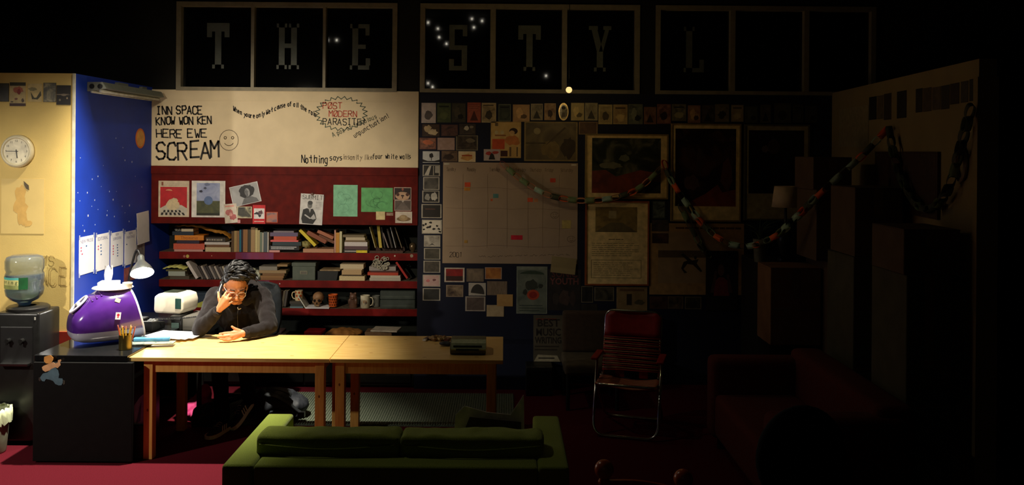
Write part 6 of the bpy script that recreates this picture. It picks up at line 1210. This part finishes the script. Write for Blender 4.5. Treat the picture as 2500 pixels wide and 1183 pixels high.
for i, (box, nm, cols) in enumerate([((1419, 698, 1448, 738), 'small black-and-white portrait card under the framed notice', [(20, 20, 18), (50, 48, 42)]), ((1451, 700, 1499, 734), 'white-edged dark photo under the framed notice', [(30, 28, 22), (84, 78, 60)]), ((1419, 741, 1458, 759), 'thin dim card under the small portrait card', [(32, 30, 26), (50, 46, 40)]), ((1505, 700, 1580, 768), 'tan magazine page with a dark tower above the lawn chair', [(130, 104, 66), (150, 124, 82)]), ((1586, 723, 1628, 753), 'dark reddish dusk photo under the tan poster', [(40, 26, 22), (84, 54, 46)]), ((1630, 723, 1668, 753), 'dusk photo with a pale sky under the tan poster', [(34, 30, 24), (110, 90, 66)]), ((1672, 724, 1712, 754), 'white-edged green photo under the tan poster', [(40, 40, 28), (70, 66, 46)])]):
    pic('photo', nm, 'photo', 'B', box, (120, 110, 84) if i in (0, 1, 6) else cols[1], picmat(cols, 12, i + 9), .05, [(rect(.33, .35, .5, .75), (56, 44, 28)), (rect(.1, .85, .9, .93), (110, 80, 50)), (blob(.75, .45, .15, .1, 2), (84, 76, 50))] if i == 3 else None)
# small lit bulb on the window ledge
lb = thing('hanging_bulb', 'small round glowing bulb hanging before the foot of the middle windows', 'bulb', BULB_LOC)
bm = NB(); sph(bm, (0, 0, 0), .026, 20); obj('globe', bm, mat('globe_glow', (255, 214, 140), .4, var=0, emit=1.2), lb, True)
bm = NB(); cyl(bm, (0, 0, .024), (0, 0, .055), .012); obj('socket', bm, C((30, 30, 28), .5), lb)
bm = NB(); cyl(bm, (0, 0, .05), (0, 0, 5.2 - BULB_LOC[2]), .003, seg=6); obj('wire', bm, C((26, 26, 24), .5), lb)
MC['globe_glow'].node_tree.nodes['Principled BSDF'].inputs['Alpha'].default_value = 1.0

# ------------------------------------------------------------------ paper chains
def ringmesh(col, nm):
    b_ = NB(); n = 14; A_ = []
    for i in range(n):
        a = 2 * math.pi * i / n; x = .050 * math.copysign(abs(math.cos(a)) ** .8, math.cos(a)); z = .024 * math.copysign(abs(math.sin(a)) ** .8, math.sin(a)); A_.append([b_.verts.new((x * k_, y, z * k_)) for y in (-.022, .022) for k_ in (1, .975)])
    for i in range(n):
        p, q = A_[i], A_[(i + 1) % n]
        for j, k_ in ((0, 2), (3, 1), (2, 3), (1, 0)): b_.faces.new((p[j], q[j], q[k_], p[k_]))
    me = bpy.data.meshes.new(nm); bmesh.ops.recalc_face_normals(b_, faces=b_.faces[:]); b_.to_mesh(me); b_.free(); me.materials.append(C(col, .7))
    for p in me.polygons: p.use_smooth = True
    return me
RM = [ringmesh((242, 104, 42), 'link'), ringmesh((120, 140, 92), 'link'), ringmesh((166, 194, 166), 'link'), ringmesh((222, 148, 108), 'link'), ringmesh((70, 74, 50), 'link')]
def chain(label, pts, seq):
    t = thing('paper_chain', label, 'garland', tuple(pts[0])); O = Vector(pts[0]); sp_ = spline(pts, 30); acc = 0; nxt = 0; i = 0
    for a, c in zip(sp_, sp_[1:]):
        L = (c - a).length
        while acc + L >= nxt:
            p = a.lerp(c, (nxt - acc) / L); d = (c - a).normalized()
            o = bpy.data.objects.new('link', RM[seq[i % len(seq)]]); COL.objects.link(o); o.parent = t
            q = d.to_track_quat('X', 'Z'); o.matrix_local = Matrix.Translation(p - O) @ q.to_matrix().to_4x4() @ Matrix.Rotation(R(90 * (i % 2) + random.uniform(-20, 20)), 4, 'X')
            nxt += .082; i += 1
        acc += L
yg = YB - .06
def RH_(x, y): return hit(x, y, RA + RN * .06, RN)
chain('orange and green paper chain looping from the calendar to the framed painting', [P(1231, 403, yg), P(1275, 440, yg), P(1330, 472, yg), P(1385, 486, yg), P(1440, 489, yg), P(1500, 482, yg), P(1555, 462, yg), P(1600, 424, yg), P(1622, 402, yg)], [0, 1, 3, 1, 3, 2, 3, 4])
chain('paper chain hanging from the framed painting across the room to the right wall', [P(1624, 402, yg), P(1640, 440, yg - .05), P(1672, 490, yg - .12), P(1715, 545, yg - .3), P(1770, 590, yg - .5), P(1830, 600, 7.6), P(1890, 578, 7.3), P(1945, 530, 7.05), P(2000, 475, 6.82), P(2060, 420, 6.72), P(2110, 375, 6.68), RH_(2163, 318)], [0, 4, 2, 0, 1, 2, 4, 2])
chain('dim dark paper chain hanging below the tall framed print', [P(1664, 508, yg + .02), P(1690, 560, yg), P(1712, 600, yg), P(1735, 628, yg + .01)], [4, 1, 4])
chain('dim paper chain drooping along the right wall', [RH_(x, y) for x, y in ((2172, 322), (2188, 400), (2225, 480), (2265, 510), (2310, 470), (2345, 360), (2372, 255))], [4, 4, 1, 4])

# ------------------------------------------------------------------ right wall pictures
RP = [(2122, 236, 2140, 292), (2142, 233, 2156, 290), (2158, 228, 2176, 292), (2190, 222, 2213, 288), (2236, 216, 2252, 274), (2254, 214, 2274, 272), (2276, 212, 2296, 268), (2298, 208, 2318, 266), (2320, 203, 2342, 254), (2346, 198, 2364, 250), (2367, 192, 2388, 246)]
for i, box in enumerate(RP):
    c = [(40, 38, 30), (110, 98, 70), (66, 54, 40), (46, 42, 34), (52, 46, 36), (90, 76, 54), (104, 88, 62), (60, 50, 38), (62, 40, 30), (74, 66, 50), (38, 34, 28)][i]
    pic('postcard', '%s postcard, %s from the left in the row high on the right wall' % (['black', 'faded tan', 'brown', 'dark arched', 'narrow dark', 'mottled', 'faded brown', 'umber', 'reddish', 'grey', 'blackish last'][i], ORD[i]), 'postcard', 'R', box, c, picmat([tuple(int(v * .7) for v in c), c], 14, i), .05, group='row on the right wall')
cbd = pic('cork_board', 'dark brown notice board on the right wall behind the cartons', 'board', 'R', (2136, 370, 2287, 520), (66, 42, 30), picmat([(50, 32, 24), (74, 48, 34)], 20, 1), .03, th=.02)[0]
pic('paper_sheet', 'tall pale sheet at the far end of the right wall', 'paper', 'R', (2046, 262, 2118, 358), (150, 136, 98), None, th=.002)
tag(obj('paper_wreath', (lambda b_: (tube(b_, [(.07 * math.cos(a), .10 * math.sin(a), .012) for a in [2 * math.pi * j / 24 for j in range(24)]], .014, 8, True), b_)[-1])(NB()), C((150, 136, 106), .7), mw=place('R', (2330, 370, 2370, 430), .004)[0]), 'pale oval wreath on the right wall near its edge', 'wreath')

# ------------------------------------------------------------------ green sofa
sf = thing('green_sofa', 'green sofa seen from behind in the foreground', 'sofa', (-.54, 4.88, 0))
M_sofa = mat('sofa_green', (160, 176, 72), .95, scale=200, rgb2=(128, 146, 54), bump=.5, bscale=350, sheen=.2, spec=.1)
hw = .885
bm = NB(); b2(bm, (-hw + .16, -.44, .10), (hw - .16, -.28, .60)); bevel(bm, .02, 3); autosm(obj('back_rail', bm, M_sofa, sf))
for s in (-1, 1):
    bm = NB(); b2(bm, (min(s * hw, s * (hw - .16)), -.445, .10), (max(s * hw, s * (hw - .16)), .43, .605)); bevel(bm, .022, 3); autosm(obj('arm', bm, M_sofa, sf))
bm = NB(); b2(bm, (-hw + .16, -.28, .10), (hw - .16, .42, .26)); bevel(bm, .01, 2); autosm(obj('seat_base', bm, M_sofa, sf))
for s in (-1, 1):
    bm = NB(); b2(bm, (min(s * .003, s * (hw - .165)), -.12, .262), (max(s * .003, s * (hw - .165)), .42, .42)); bevel(bm, .03, 3); autosm(obj('seat_cushion', bm, M_sofa, sf))
    b = NB(); x0, x1 = sorted((s * .002, s * (hw - .125)))
    b2(b, (x0, -.275, .42), (x1, -.075, .695)); bevel(b, .025, 2); sph(b, ((x0 + x1) / 2, -.19, .55), ((x1 - x0) / 2 * .85, .115, .12), 18)
    c = obj('back_cushion', fuse(b, .014, 3, .010, .16), M_sofa, sf, True)
    b = NB(); tube(b, spline([(x0 + .02, -.28, .655), ((x0 + x1) / 2, -.305, .64), (x1 - .02, -.28, .655)], 8), .004, 6); obj('piping', b, M_sofa, c, True)
for x in (-.8, .8):
    for y in (-.38, .36):
        bm = NB(); b2(bm, (x - .03, y - .03, 0), (x + .03, y + .03, .10)); obj('foot', bm, M_blk, sf)
np = thing('newspaper', 'open newspaper lying on the sofa seat, its corners rising behind the cushion', 'newspaper', (-.08, 5.08, .423), R(-4))
bm = NB(); pr_pts = [(-.20, .26), (-.155, .30), (-.02, .262), (.14, .25), (.20, .37), (.205, .22), (.02, .19), (-.17, .2)]
prism(bm, [(-.21, .0), (.21, .0), (.205, .25), (.20, .345), (.125, .235), (-.02, .245), (-.15, .275), (-.2, .225)], .0, .004)
for v in bm.verts: v.co = Vector((v.co.x, v.co.z + v.co.y * .3, v.co.y))
obj('back_leaf', bm, C((240, 232, 214), .8), np)
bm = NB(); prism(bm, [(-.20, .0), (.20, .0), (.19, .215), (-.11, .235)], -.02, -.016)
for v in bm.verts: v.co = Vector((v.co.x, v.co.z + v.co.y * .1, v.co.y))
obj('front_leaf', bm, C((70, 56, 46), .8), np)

# ------------------------------------------------------------------ folding lawn chair
M_chr = mat('chrome'); M_cordr = mat('cord_red', (170, 40, 34), .5, var=.1); M_cordt = mat('cord_tan', (176, 120, 80), .5, var=.1)
lc = thing('lawn_chair', 'folding chrome lawn chair with red cords facing the room', 'chair', (1.02, 6.98, 0), R(-16))
def ucorner(pts, r=.07):
    out = []
    for i, p in enumerate(pts):
        p = Vector(p)
        if i in (0, len(pts) - 1): out.append(p); continue
        a = (Vector(pts[i - 1]) - p).normalized() * r + p; c = (Vector(pts[i + 1]) - p).normalized() * r + p
        for j in range(7):
            t = j / 6; out.append((1 - t) ** 2 * a + 2 * t * (1 - t) * p + t * t * c)
    return out
bm = NB(); tube(bm, ucorner([(-.255, -.06, .575), (-.25, -.27, .012), (.25, -.27, .012), (.255, -.06, .575)], .10), .0115, 10); obj('front_legs', bm, M_chr, lc, True)
bm = NB(); tube(bm, ucorner([(-.235, -.22, .40), (-.235, .26, .012), (.235, .26, .012), (.235, -.22, .40)], .08), .0115, 10); obj('rear_legs', bm, M_chr, lc, True)
bm = NB(); tube(bm, ucorner([(-.225, .02, .36), (-.225, .20, .90), (.225, .20, .90), (.225, .02, .36)], .07), .0115, 10); obj('back_frame', bm, M_chr, lc, True)
bm = NB(); tube(bm, ucorner([(-.235, .06, .375), (-.235, -.25, .40), (.235, -.25, .40), (.235, .06, .375)], .06), .011, 10); obj('seat_frame', bm, M_chr, lc, True)
bm = NB()     # red fabric head panel, slightly curved
G = []
for j in range(7):
    f = j / 6; z = .705 + .19 * f; y = .02 + .18 * (z - .36) / .54; w2 = .228 - (.04 * max(0, (f - .75) / .25) ** 2)
    G.append([bm.verts.new((w2 * (2 * i / 8 - 1), y - .016 + .03 * (1 - (2 * i / 8 - 1) ** 2), z)) for i in range(9)] + [bm.verts.new((w2 * (1 - 2 * i / 8), y + .016 + .03 * (1 - (1 - 2 * i / 8) ** 2), z)) for i in range(9)])
for A_, B2 in zip(G, G[1:]):
    for i in range(18): bm.faces.new((A_[i], A_[(i + 1) % 18], B2[(i + 1) % 18], B2[i]))
bm.faces.new(G[0]); bm.faces.new(list(reversed(G[-1]))); obj('head_panel', bm, mat('vinyl_red', (150, 20, 18), .45, var=.1), lc, True)
for i in range(17):
    z = .452 + i * .0152; y = .02 + .18 * (z - .36) / .54; j1, j2 = random.uniform(-.006, .006), random.uniform(-.006, .006)
    bm = NB(); tube(bm, [(-.232, y - .013, z + j1), (-.1, y - .006, z), (.1, y - .006, z + (j1 + j2) / 2), (.232, y - .013, z + j2)], .0055, 6); obj('back_cord', bm, M_cordt if i % 2 else M_cordr, lc, True)
for i in range(20):
    y = -.245 + i * .0155; bm = NB(); tube(bm, spline([(-.238, y, .405), (-.12, y + .01, .385), (.05, y + .015, .368), (.238, y, .395)], 4), .0055, 6); obj('seat_cord', bm, M_cordt if i % 3 else M_cordr, lc, True)
for s in (-1, 1):
    bm = NB(); b2(bm, (s * .255 - .028, -.20, .572), (s * .255 + .028, .09, .594)); bevel(bm, .009, 3); autosm(obj('armrest', bm, mat('vinyl_red'), lc))
    bm = NB(); cyl(bm, (s * .215, .03, .40), (s * .25, .03, .40), .012); obj('pivot', bm, M_chr, lc)
for x in (-.09, .10):
    bm = NB(); b2(bm, (x - .035, .055, .39), (x + .035, .062, .47)); obj('strap', bm, mat('vinyl_red'), lc)
# brown upholstered chair behind it, with the music poster leaning beside
ac = thing('brown_chair', 'dim brown upholstered chair behind the lawn chair', 'chair', (.76, 7.72, 0))
M_brn = mat('chair_brown', (66, 50, 33), .9, var=.1, scale=30)
bm = NB(); b2(bm, (-.22, .14, .40), (.25, .24, .765)); bevel(bm, .03, 3); autosm(obj('backrest', bm, M_brn, ac))
bm = NB(); b2(bm, (-.23, -.30, .30), (.26, .20, .40)); bevel(bm, .03, 3); autosm(obj('seat', bm, mat('chair_seat_tan', (84, 74, 54), .9), ac))
for x in (-.2, .22):
    for y in (-.27, .19):
        bm = NB(); cyl(bm, (x, y, 0), (x, y, .31), .018); obj('leg', bm, M_blk, ac)
a0, a1 = P(1302, 882, 8.06), P(1376, 771, 8.06); w_ = a1.x - a0.x; h_ = a1.z - a0.z
stl = thing('wooden_crate', 'low dark crate carrying the music poster against the wall', 'crate', ((a0.x + a1.x) / 2 - .03, 8.07, 0))
bm = NB(); b2(bm, (-.18, -.20, 0), (.06, .20, a0.z - .002)); bevel(bm, .005, 1); obj('crate', bm, M_blk, stl)
pm = frame(((a0.x + a1.x) / 2, 8.085, (a0.z + a1.z) / 2), (1, 0, 0), (0, .10, .995))
mp_ = thing('music_poster', 'upright poster with block letters reading best music writing', 'poster', mw=pm)
bm = NB(); sheet(bm, w_, h_, .004); obj('card', bm, picmat([(76, 70, 56), (94, 86, 68)], 5, 3), mp_)
for tx, yy, sz, sxx in (('BEST', .26, .095, 1.05), ('MUSIC', .10, .092, .88), ('WRITING', -.04, .08, .72)): lettering(tx, sz, C((40, 34, 28), .6), mp_, 0, yy * h_ / .80, .005, .002, sxx)
scrib(mp_, w_, h_, .1, .88, .9, .94, 1, (120, 56, 44), .016, .005); scrib(mp_, w_, h_, .06, .22, .9, .36, 2, (56, 48, 38), .012, .005); art(mp_, w_, h_, [([(.02, .0), (.9, .0), (.8, .13), (.15, .15)], (176, 166, 134))], .006); scrib(mp_, w_, h_, .18, .05, .75, .1, 1, (50, 44, 36), .01, .007)

# ------------------------------------------------------------------ right side: lamp, plant, cartons, red sofa, chairs
lp = P(1918, 505, 7.75); tl2 = thing('table_lamp', 'unlit table lamp with a pale drum shade beside the cartons', 'lamp', (lp.x, 7.75, 0))
cb = thing('dark_dresser', 'dark dresser standing under the table lamp', 'dresser', (lp.x - .02, 7.80, 0))
zt = P(1900, 640, 7.6).z
bm = NB(); b2(bm, (-.26, -.25, .04), (.22, .35, zt)); bevel(bm, .006, 1); obj('body', bm, mat('wood_dark', (30, 26, 22), .6, var=.15), cb)
for i in range(3):
    bm = NB(); z0 = .08 + i * (zt - .1) / 3; b2(bm, (-.24, -.265, z0), (.20, -.25, z0 + (zt - .1) / 3 - .02)); bevel(bm, .004, 1); d_ = obj('drawer', bm, mat('wood_dark'), cb); bm = NB(); sph(bm, (-.02, -.275, z0 + .12), .014, 10); obj('knob', bm, mat('brass_dull'), d_)
zl = lp.z
lathe_o('base', [(.07, zt + .001), (.07, zt + .02), (.03, zt + .04), (.06, zt + .12), (.075, zt + .2), (.04, zt + .3), (.014, zt + .33), (.012, zl + .03)], mat('lamp_ceramic', (44, 46, 42), .35), tl2)
r1, r2 = 33 * 7.75 / F * 1.0, 27 * 7.75 / F
b = NB(); n = 32; q1 = [[b.verts.new((r * math.cos(2 * math.pi * i / n), r * math.sin(2 * math.pi * i / n), z)) for i in range(n)] for r, z in ((r1, zl), (r2, zl + .185), (r2 - .004, zl + .185), (r1 - .004, zl))]
for A_, B2 in zip(q1, q1[1:] + q1[:1]):
    for i in range(n): b.faces.new((A_[i], A_[(i + 1) % n], B2[(i + 1) % n], B2[i]))
obj('shade', b, mat('shade_linen', (220, 194, 156), .9, var=.05), tl2, True)
ptl = P(1857, 560, 7.6); po = thing('potted_plant', 'small spiky plant in a pale pot on the dark dresser', 'plant', (ptl.x, 7.62, zt + .001))
lathe_o('pot', [(.045, 0), (.06, .20), (.052, .20), (.04, .02), (0, .02)], C((110, 110, 92), .6), po)
for i in range(14):
    a = i * 2.4; L = .10 + .05 * (i % 3); b = NB(); pts = spline([(0, 0, .18), (.3 * L * math.cos(a), .3 * L * math.sin(a), .18 + L * .7), (L * .9 * math.cos(a), L * .9 * math.sin(a), .18 + L * .95)], 4)
    tube(b, pts, [.006 * (1 - j / (len(pts))) + .0008 for j in range(len(pts))], 5); obj('leaf', b, C((58, 72, 44), .6), po, True)
bk = thing('dark_screen', 'black flat screen on the dresser behind the drooping chain', 'screen', (P(1925, 590, 7.72).x, 7.88, zt + .001))
bm = NB(); b2(bm, (-.20, 0, .02), (.16, .04, .24)); bevel(bm, .004, 1); obj('panel', bm, M_cool, bk); bm = NB(); b2(bm, (-.1, -.05, 0), (.06, .08, .02)); obj('stand', bm, M_cool, bk)
M_card = [mat('cardboard_a', (128, 90, 56), .85, var=.1, scale=6), mat('cardboard_b', (96, 76, 54), .85, var=.1, scale=6), mat('cardboard_c', (84, 80, 58), .85, var=.1, scale=6)]
def carton(label, x0, y0, x1, y1, Y, d, mi, rz=0, z0=None, cat='carton'):
    a, c = P(x0, y1, Y), P(x1, y0, Y); zb = a.z if z0 is None else z0
    t = thing('carton', label, cat, ((a.x + c.x) / 2, Y + d / 2, zb), R(rz), 'cartons on the right'); w2 = (c.x - a.x) / 2; h = c.z - zb
    bm = NB(); b2(bm, (-w2, -d / 2, 0), (w2, d / 2, h)); bevel(bm, .004, 1); bd = obj('body', bm, M_card[mi], t)
    for s in (-1, 1):
        bm = NB(); b2(bm, (-w2, min(0, s * d / 2) + (.004 if s > 0 else 0), h), (w2, max(0, s * d / 2) - (.004 if s < 0 else 0), h + .004)); obj('flap', bm, M_card[mi], t)
    bm = NB(); b2(bm, (-w2 * .98, -d / 2 - .001, h * .46), (w2 * .98, -d / 2, h * .47)); b2(bm, (-.03, -d / 2 - .001, h * .62), (.03, -d / 2, h)); obj('tape', bm, C((120, 96, 62), .4), t)
    return h + .005
fl = 0.0
h1 = carton('brown carton with scribbles standing before the dresser', 1880, 655, 2005, 842, 7.0, .36, 0, 0, None)
bm = NB(); o1 = P(1942, 842, 7.0); b2(bm, (o1.x - .20, 7.02, 0), (o1.x + .20, 7.34, o1.z - .002)); tag(obj('low_stool', bm, M_blk), 'dark low stool carrying the scribbled carton', 'stool')
h1 = carton('large carton at the bottom left of the dark stack', 2020, 640, 2080, 900, 6.9, .5, 1, 0, 0.0)
h2 = carton('upper left carton in the dark stack under the paper chain', 1992, 465, 2085, 640, 6.92, .46, 1, 0, h1)
h3 = carton('topmost carton at the left of the dark stack', 1985, 385, 2080, 465, 6.94, .44, 1, 0, h1 + h2)
g1 = carton('wide carton at the bottom of the middle stack', 2082, 630, 2208, 900, 6.2, .5, 2, 0, 0.0)
g2 = carton('wide carton on top of the middle stack', 2086, 460, 2204, 630, 6.22, .46, 1, 0, g1)
k1 = carton('lowest carton of the stack nearest the right wall', 2212, 675, 2325, 900, 5.28, .5, 2, 0, 0.0)
k2 = carton('top carton of the stack nearest the right wall', 2206, 562, 2345, 675, 5.3, .46, 1, 0, k1)
# red sofa in the dark
rs = thing('red_sofa', 'dim red sofa in the dark corner before the cartons', 'sofa', (1.955, 5.85, 0), R(-90))
M_rs = mat('sofa_red', (92, 30, 20), .95, var=.12, scale=60, bump=.3, bscale=250)
bm = NB(); b2(bm, (-.78, .22, .10), (.78, .46, .74)); bevel(bm, .06, 3); autosm(obj('backrest', bm, M_rs, rs))
bm = NB(); b2(bm, (-.64, -.38, .10), (.64, .24, .42)); bevel(bm, .05, 3); autosm(obj('seat', bm, M_rs, rs))
for s in (-1, 1):
    bm = NB(); b2(bm, (s * .72 - .1, -.40, .08), (s * .72 + .1, .40, .68)); bevel(bm, .06, 3); autosm(obj('arm', bm, M_rs, rs))
for s in (-1, 1):
    for y in (-.32, .36):
        bm = NB(); cyl(bm, (s * .68, y, 0), (s * .68, y, .1), .025); obj('foot', bm, M_blk, rs)
# black round chair back in the foreground dark
rc = thing('black_chair', 'black round-backed chair in the dark foreground', 'chair', (1.50, 4.30, 0), R(10))
b = NB(); sph(b, (0, .05, .70), (.245, .07, .26), 24); sph(b, (.02, .03, .55), (.2, .08, .16), 20); obj('backrest', fuse(b, .014, 3), mat('fabric_black', (14, 14, 14), .9), rc, True)
bm = NB(); b2(bm, (-.23, -.42, .40), (.23, .04, .48)); bevel(bm, .03, 3); autosm(obj('seat', bm, mat('fabric_black'), rc))
for s in (-1, 1):
    for y in (-.38, .0):
        bm = NB(); cyl(bm, (s * .19, y, 0), (s * .19, y, .41), .018); obj('leg', bm, M_blk, rc)
# wooden chair with ball finials at the bottom edge
wcx = P(1475, 1145, 3.6); wd_ = P(1668, 1168, 3.6)
wch = thing('wooden_chair', 'reddish wooden chair whose two ball finials show at the bottom edge', 'chair', (0, 0, 0))
M_wc = mat('wood_orange', (206, 96, 46), .3, scale=8, rgb2=(170, 70, 30), stretch=(6, 6, 1), coat=.3)
up_ = []
for p in (wcx, wd_):
    q = Vector((p.x, p.y, p.z)); up_.append(q)
    b = NB(); sph(b, q, .040, 20); lathe(b, [(.018, -.07), (.026, -.052), (.02, -.038)], 16, q); obj('finial', b, M_wc, wch, True)
    b = NB(); cyl(b, (q.x, q.y, .0), (q.x, q.y, q.z - .05), .019, .021); obj('back_post', b, M_wc, wch, True)
dx = (up_[1] - up_[0]).normalized(); dn = Vector((dx.y, -dx.x, 0))
for k_, z in enumerate((-.075, -.22, -.36)):
    b = NB(); pts = [up_[0].lerp(up_[1], i / 8) + Vector((0, 0, z + (.0 if k_ else .01) * math.sin(math.pi * i / 8))) - dn * .02 * math.sin(math.pi * i / 8) for i in range(9)]
    A_ = [[b.verts.new(p + Vector((0, 0, h)) + dn * o_) for h, o_ in ((-.03, -.008), (.03, -.008), (.03, .008), (-.03, .008))] for p in pts]
    for a, c in zip(A_, A_[1:]):
        for i in range(4): b.faces.new((a[i], a[(i + 1) % 4], c[(i + 1) % 4], c[i]))
    b.faces.new(A_[0]); b.faces.new(list(reversed(A_[-1]))); obj('slat', b, M_wc, wch)
mid = (up_[0] + up_[1]) / 2; zs_ = .43
b = NB(); w2 = (up_[1] - up_[0]).length / 2 + .03; pts = [mid - dx * w2, mid + dx * w2, mid + dx * w2 + dn * .40, mid - dx * w2 + dn * .40]; prism(b, [(p.x, p.y) for p in pts], zs_, zs_ + .03); obj('seat', b, M_wc, wch)
for s in (-1, 1):
    p = mid + dx * s * (w2 - .03) + dn * .37; b = NB(); cyl(b, (p.x, p.y, 0), (p.x, p.y, zs_), .017, .021); obj('leg', b, M_wc, wch, True)

# ------------------------------------------------------------------ light fittings out of view
sl = thing('ceiling_spotlight', 'black ceiling spotlight above the pine table', 'light', (SPOT_LOC[0], SPOT_LOC[1], 5.2))
bm = NB(); cyl(bm, (0, 0, -.02), (0, 0, 0), .06); cyl(bm, (0, 0, SPOT_LOC[2] - 5.2 + .2), (0, 0, -.02), .012); obj('stem', bm, M_cool, sl)
bm = NB(); n = 24; d0 = SPOT_LOC[2] - 5.2; Qr = [[bm.verts.new((r * math.cos(2 * math.pi * i / n), r * math.sin(2 * math.pi * i / n), d0 + z)) for i in range(n)] for r, z in ((.10, .0), (.10, .2), (.012, .22))]
for A_, B2 in zip(Qr, Qr[1:]):
    for i in range(n): bm.faces.new((A_[i], A_[(i + 1) % n], B2[(i + 1) % n], B2[i]))
obj('can', bm, M_cool, sl, True)
sh_ = thing('ceiling_spotlight', 'black ceiling spotlight left of the view, aimed at the shelves', 'light', (SHELF_SPOT[0], SHELF_SPOT[1], 5.2))
bm = NB(); ax3 = (Vector(SHELF_AIM) - Vector(SHELF_SPOT)).normalized(); p = Vector((0, 0, SHELF_SPOT[2] - 5.2)); cyl(bm, p - ax3 * .24, p - ax3 * .02, .04, .08, 20); obj('can', bm, M_cool, sh_)
bm = NB(); cyl(bm, p - ax3 * .2, Vector((-ax3.x * .2, -ax3.y * .2, 0)), .012); obj('stem', bm, M_cool, sh_)
fl2 = thing('floor_lamp', 'slim floor lamp left of the view, aimed at the yellow wall', 'lamp', (WASH_LOC[0], WASH_LOC[1] - .12, 0))
bm = NB(); lathe(bm, [(.14, 0), (.14, .02), (.02, .035), (0, .035)], 28); obj('base', bm, M_cool, fl2); bm = NB(); cyl(bm, (0, 0, .03), (0, 0, 2.2), .012); obj('pole', bm, M_cool, fl2)
bm = NB(); ax2 = (Vector(WASH_AIM) - Vector(WASH_LOC)).normalized(); p = Vector((0, .12, WASH_LOC[2])); cyl(bm, p - ax2 * .22, p - ax2 * .03, .03, .06, 20); obj('head', bm, M_cool, fl2)
# tiny string lights on the rear wall: they glint in the window panes
sg2 = thing('string_lights', 'string of tiny bulbs high on the rear wall', 'lights', (-1.5, -2.9, 3.6))
gp = []
for (x, y) in [(1045, 55), (1069, 70), (1072, 91), (1090, 107), (1152, 46), (1157, 67), (1177, 51), (1045, 203), (1056, 212), (1333, 185), (800, 98), (822, 98)]:
    zv = 2 * (YB + .045) + 2.9; q = P(x, y, zv); gp.append(Vector((q.x, -2.9, q.z)))
for q in gp:
    bm = NB(); sph(bm, q - Vector((-1.5, -2.9, 3.6)), (.014, .014, .022), 8); obj('bulb', bm, mat('fairy_glow', (255, 246, 224), .4, var=0, emit=40.0), sg2)
bm = NB(); gs = sorted(gp, key=lambda v: v.x); tube(bm, [g_ - Vector((-1.5, -2.93, 3.6)) + Vector((0, -.04, .03)) for g_ in gs], .003, 5); obj('wire', bm, M_cool, sg2)
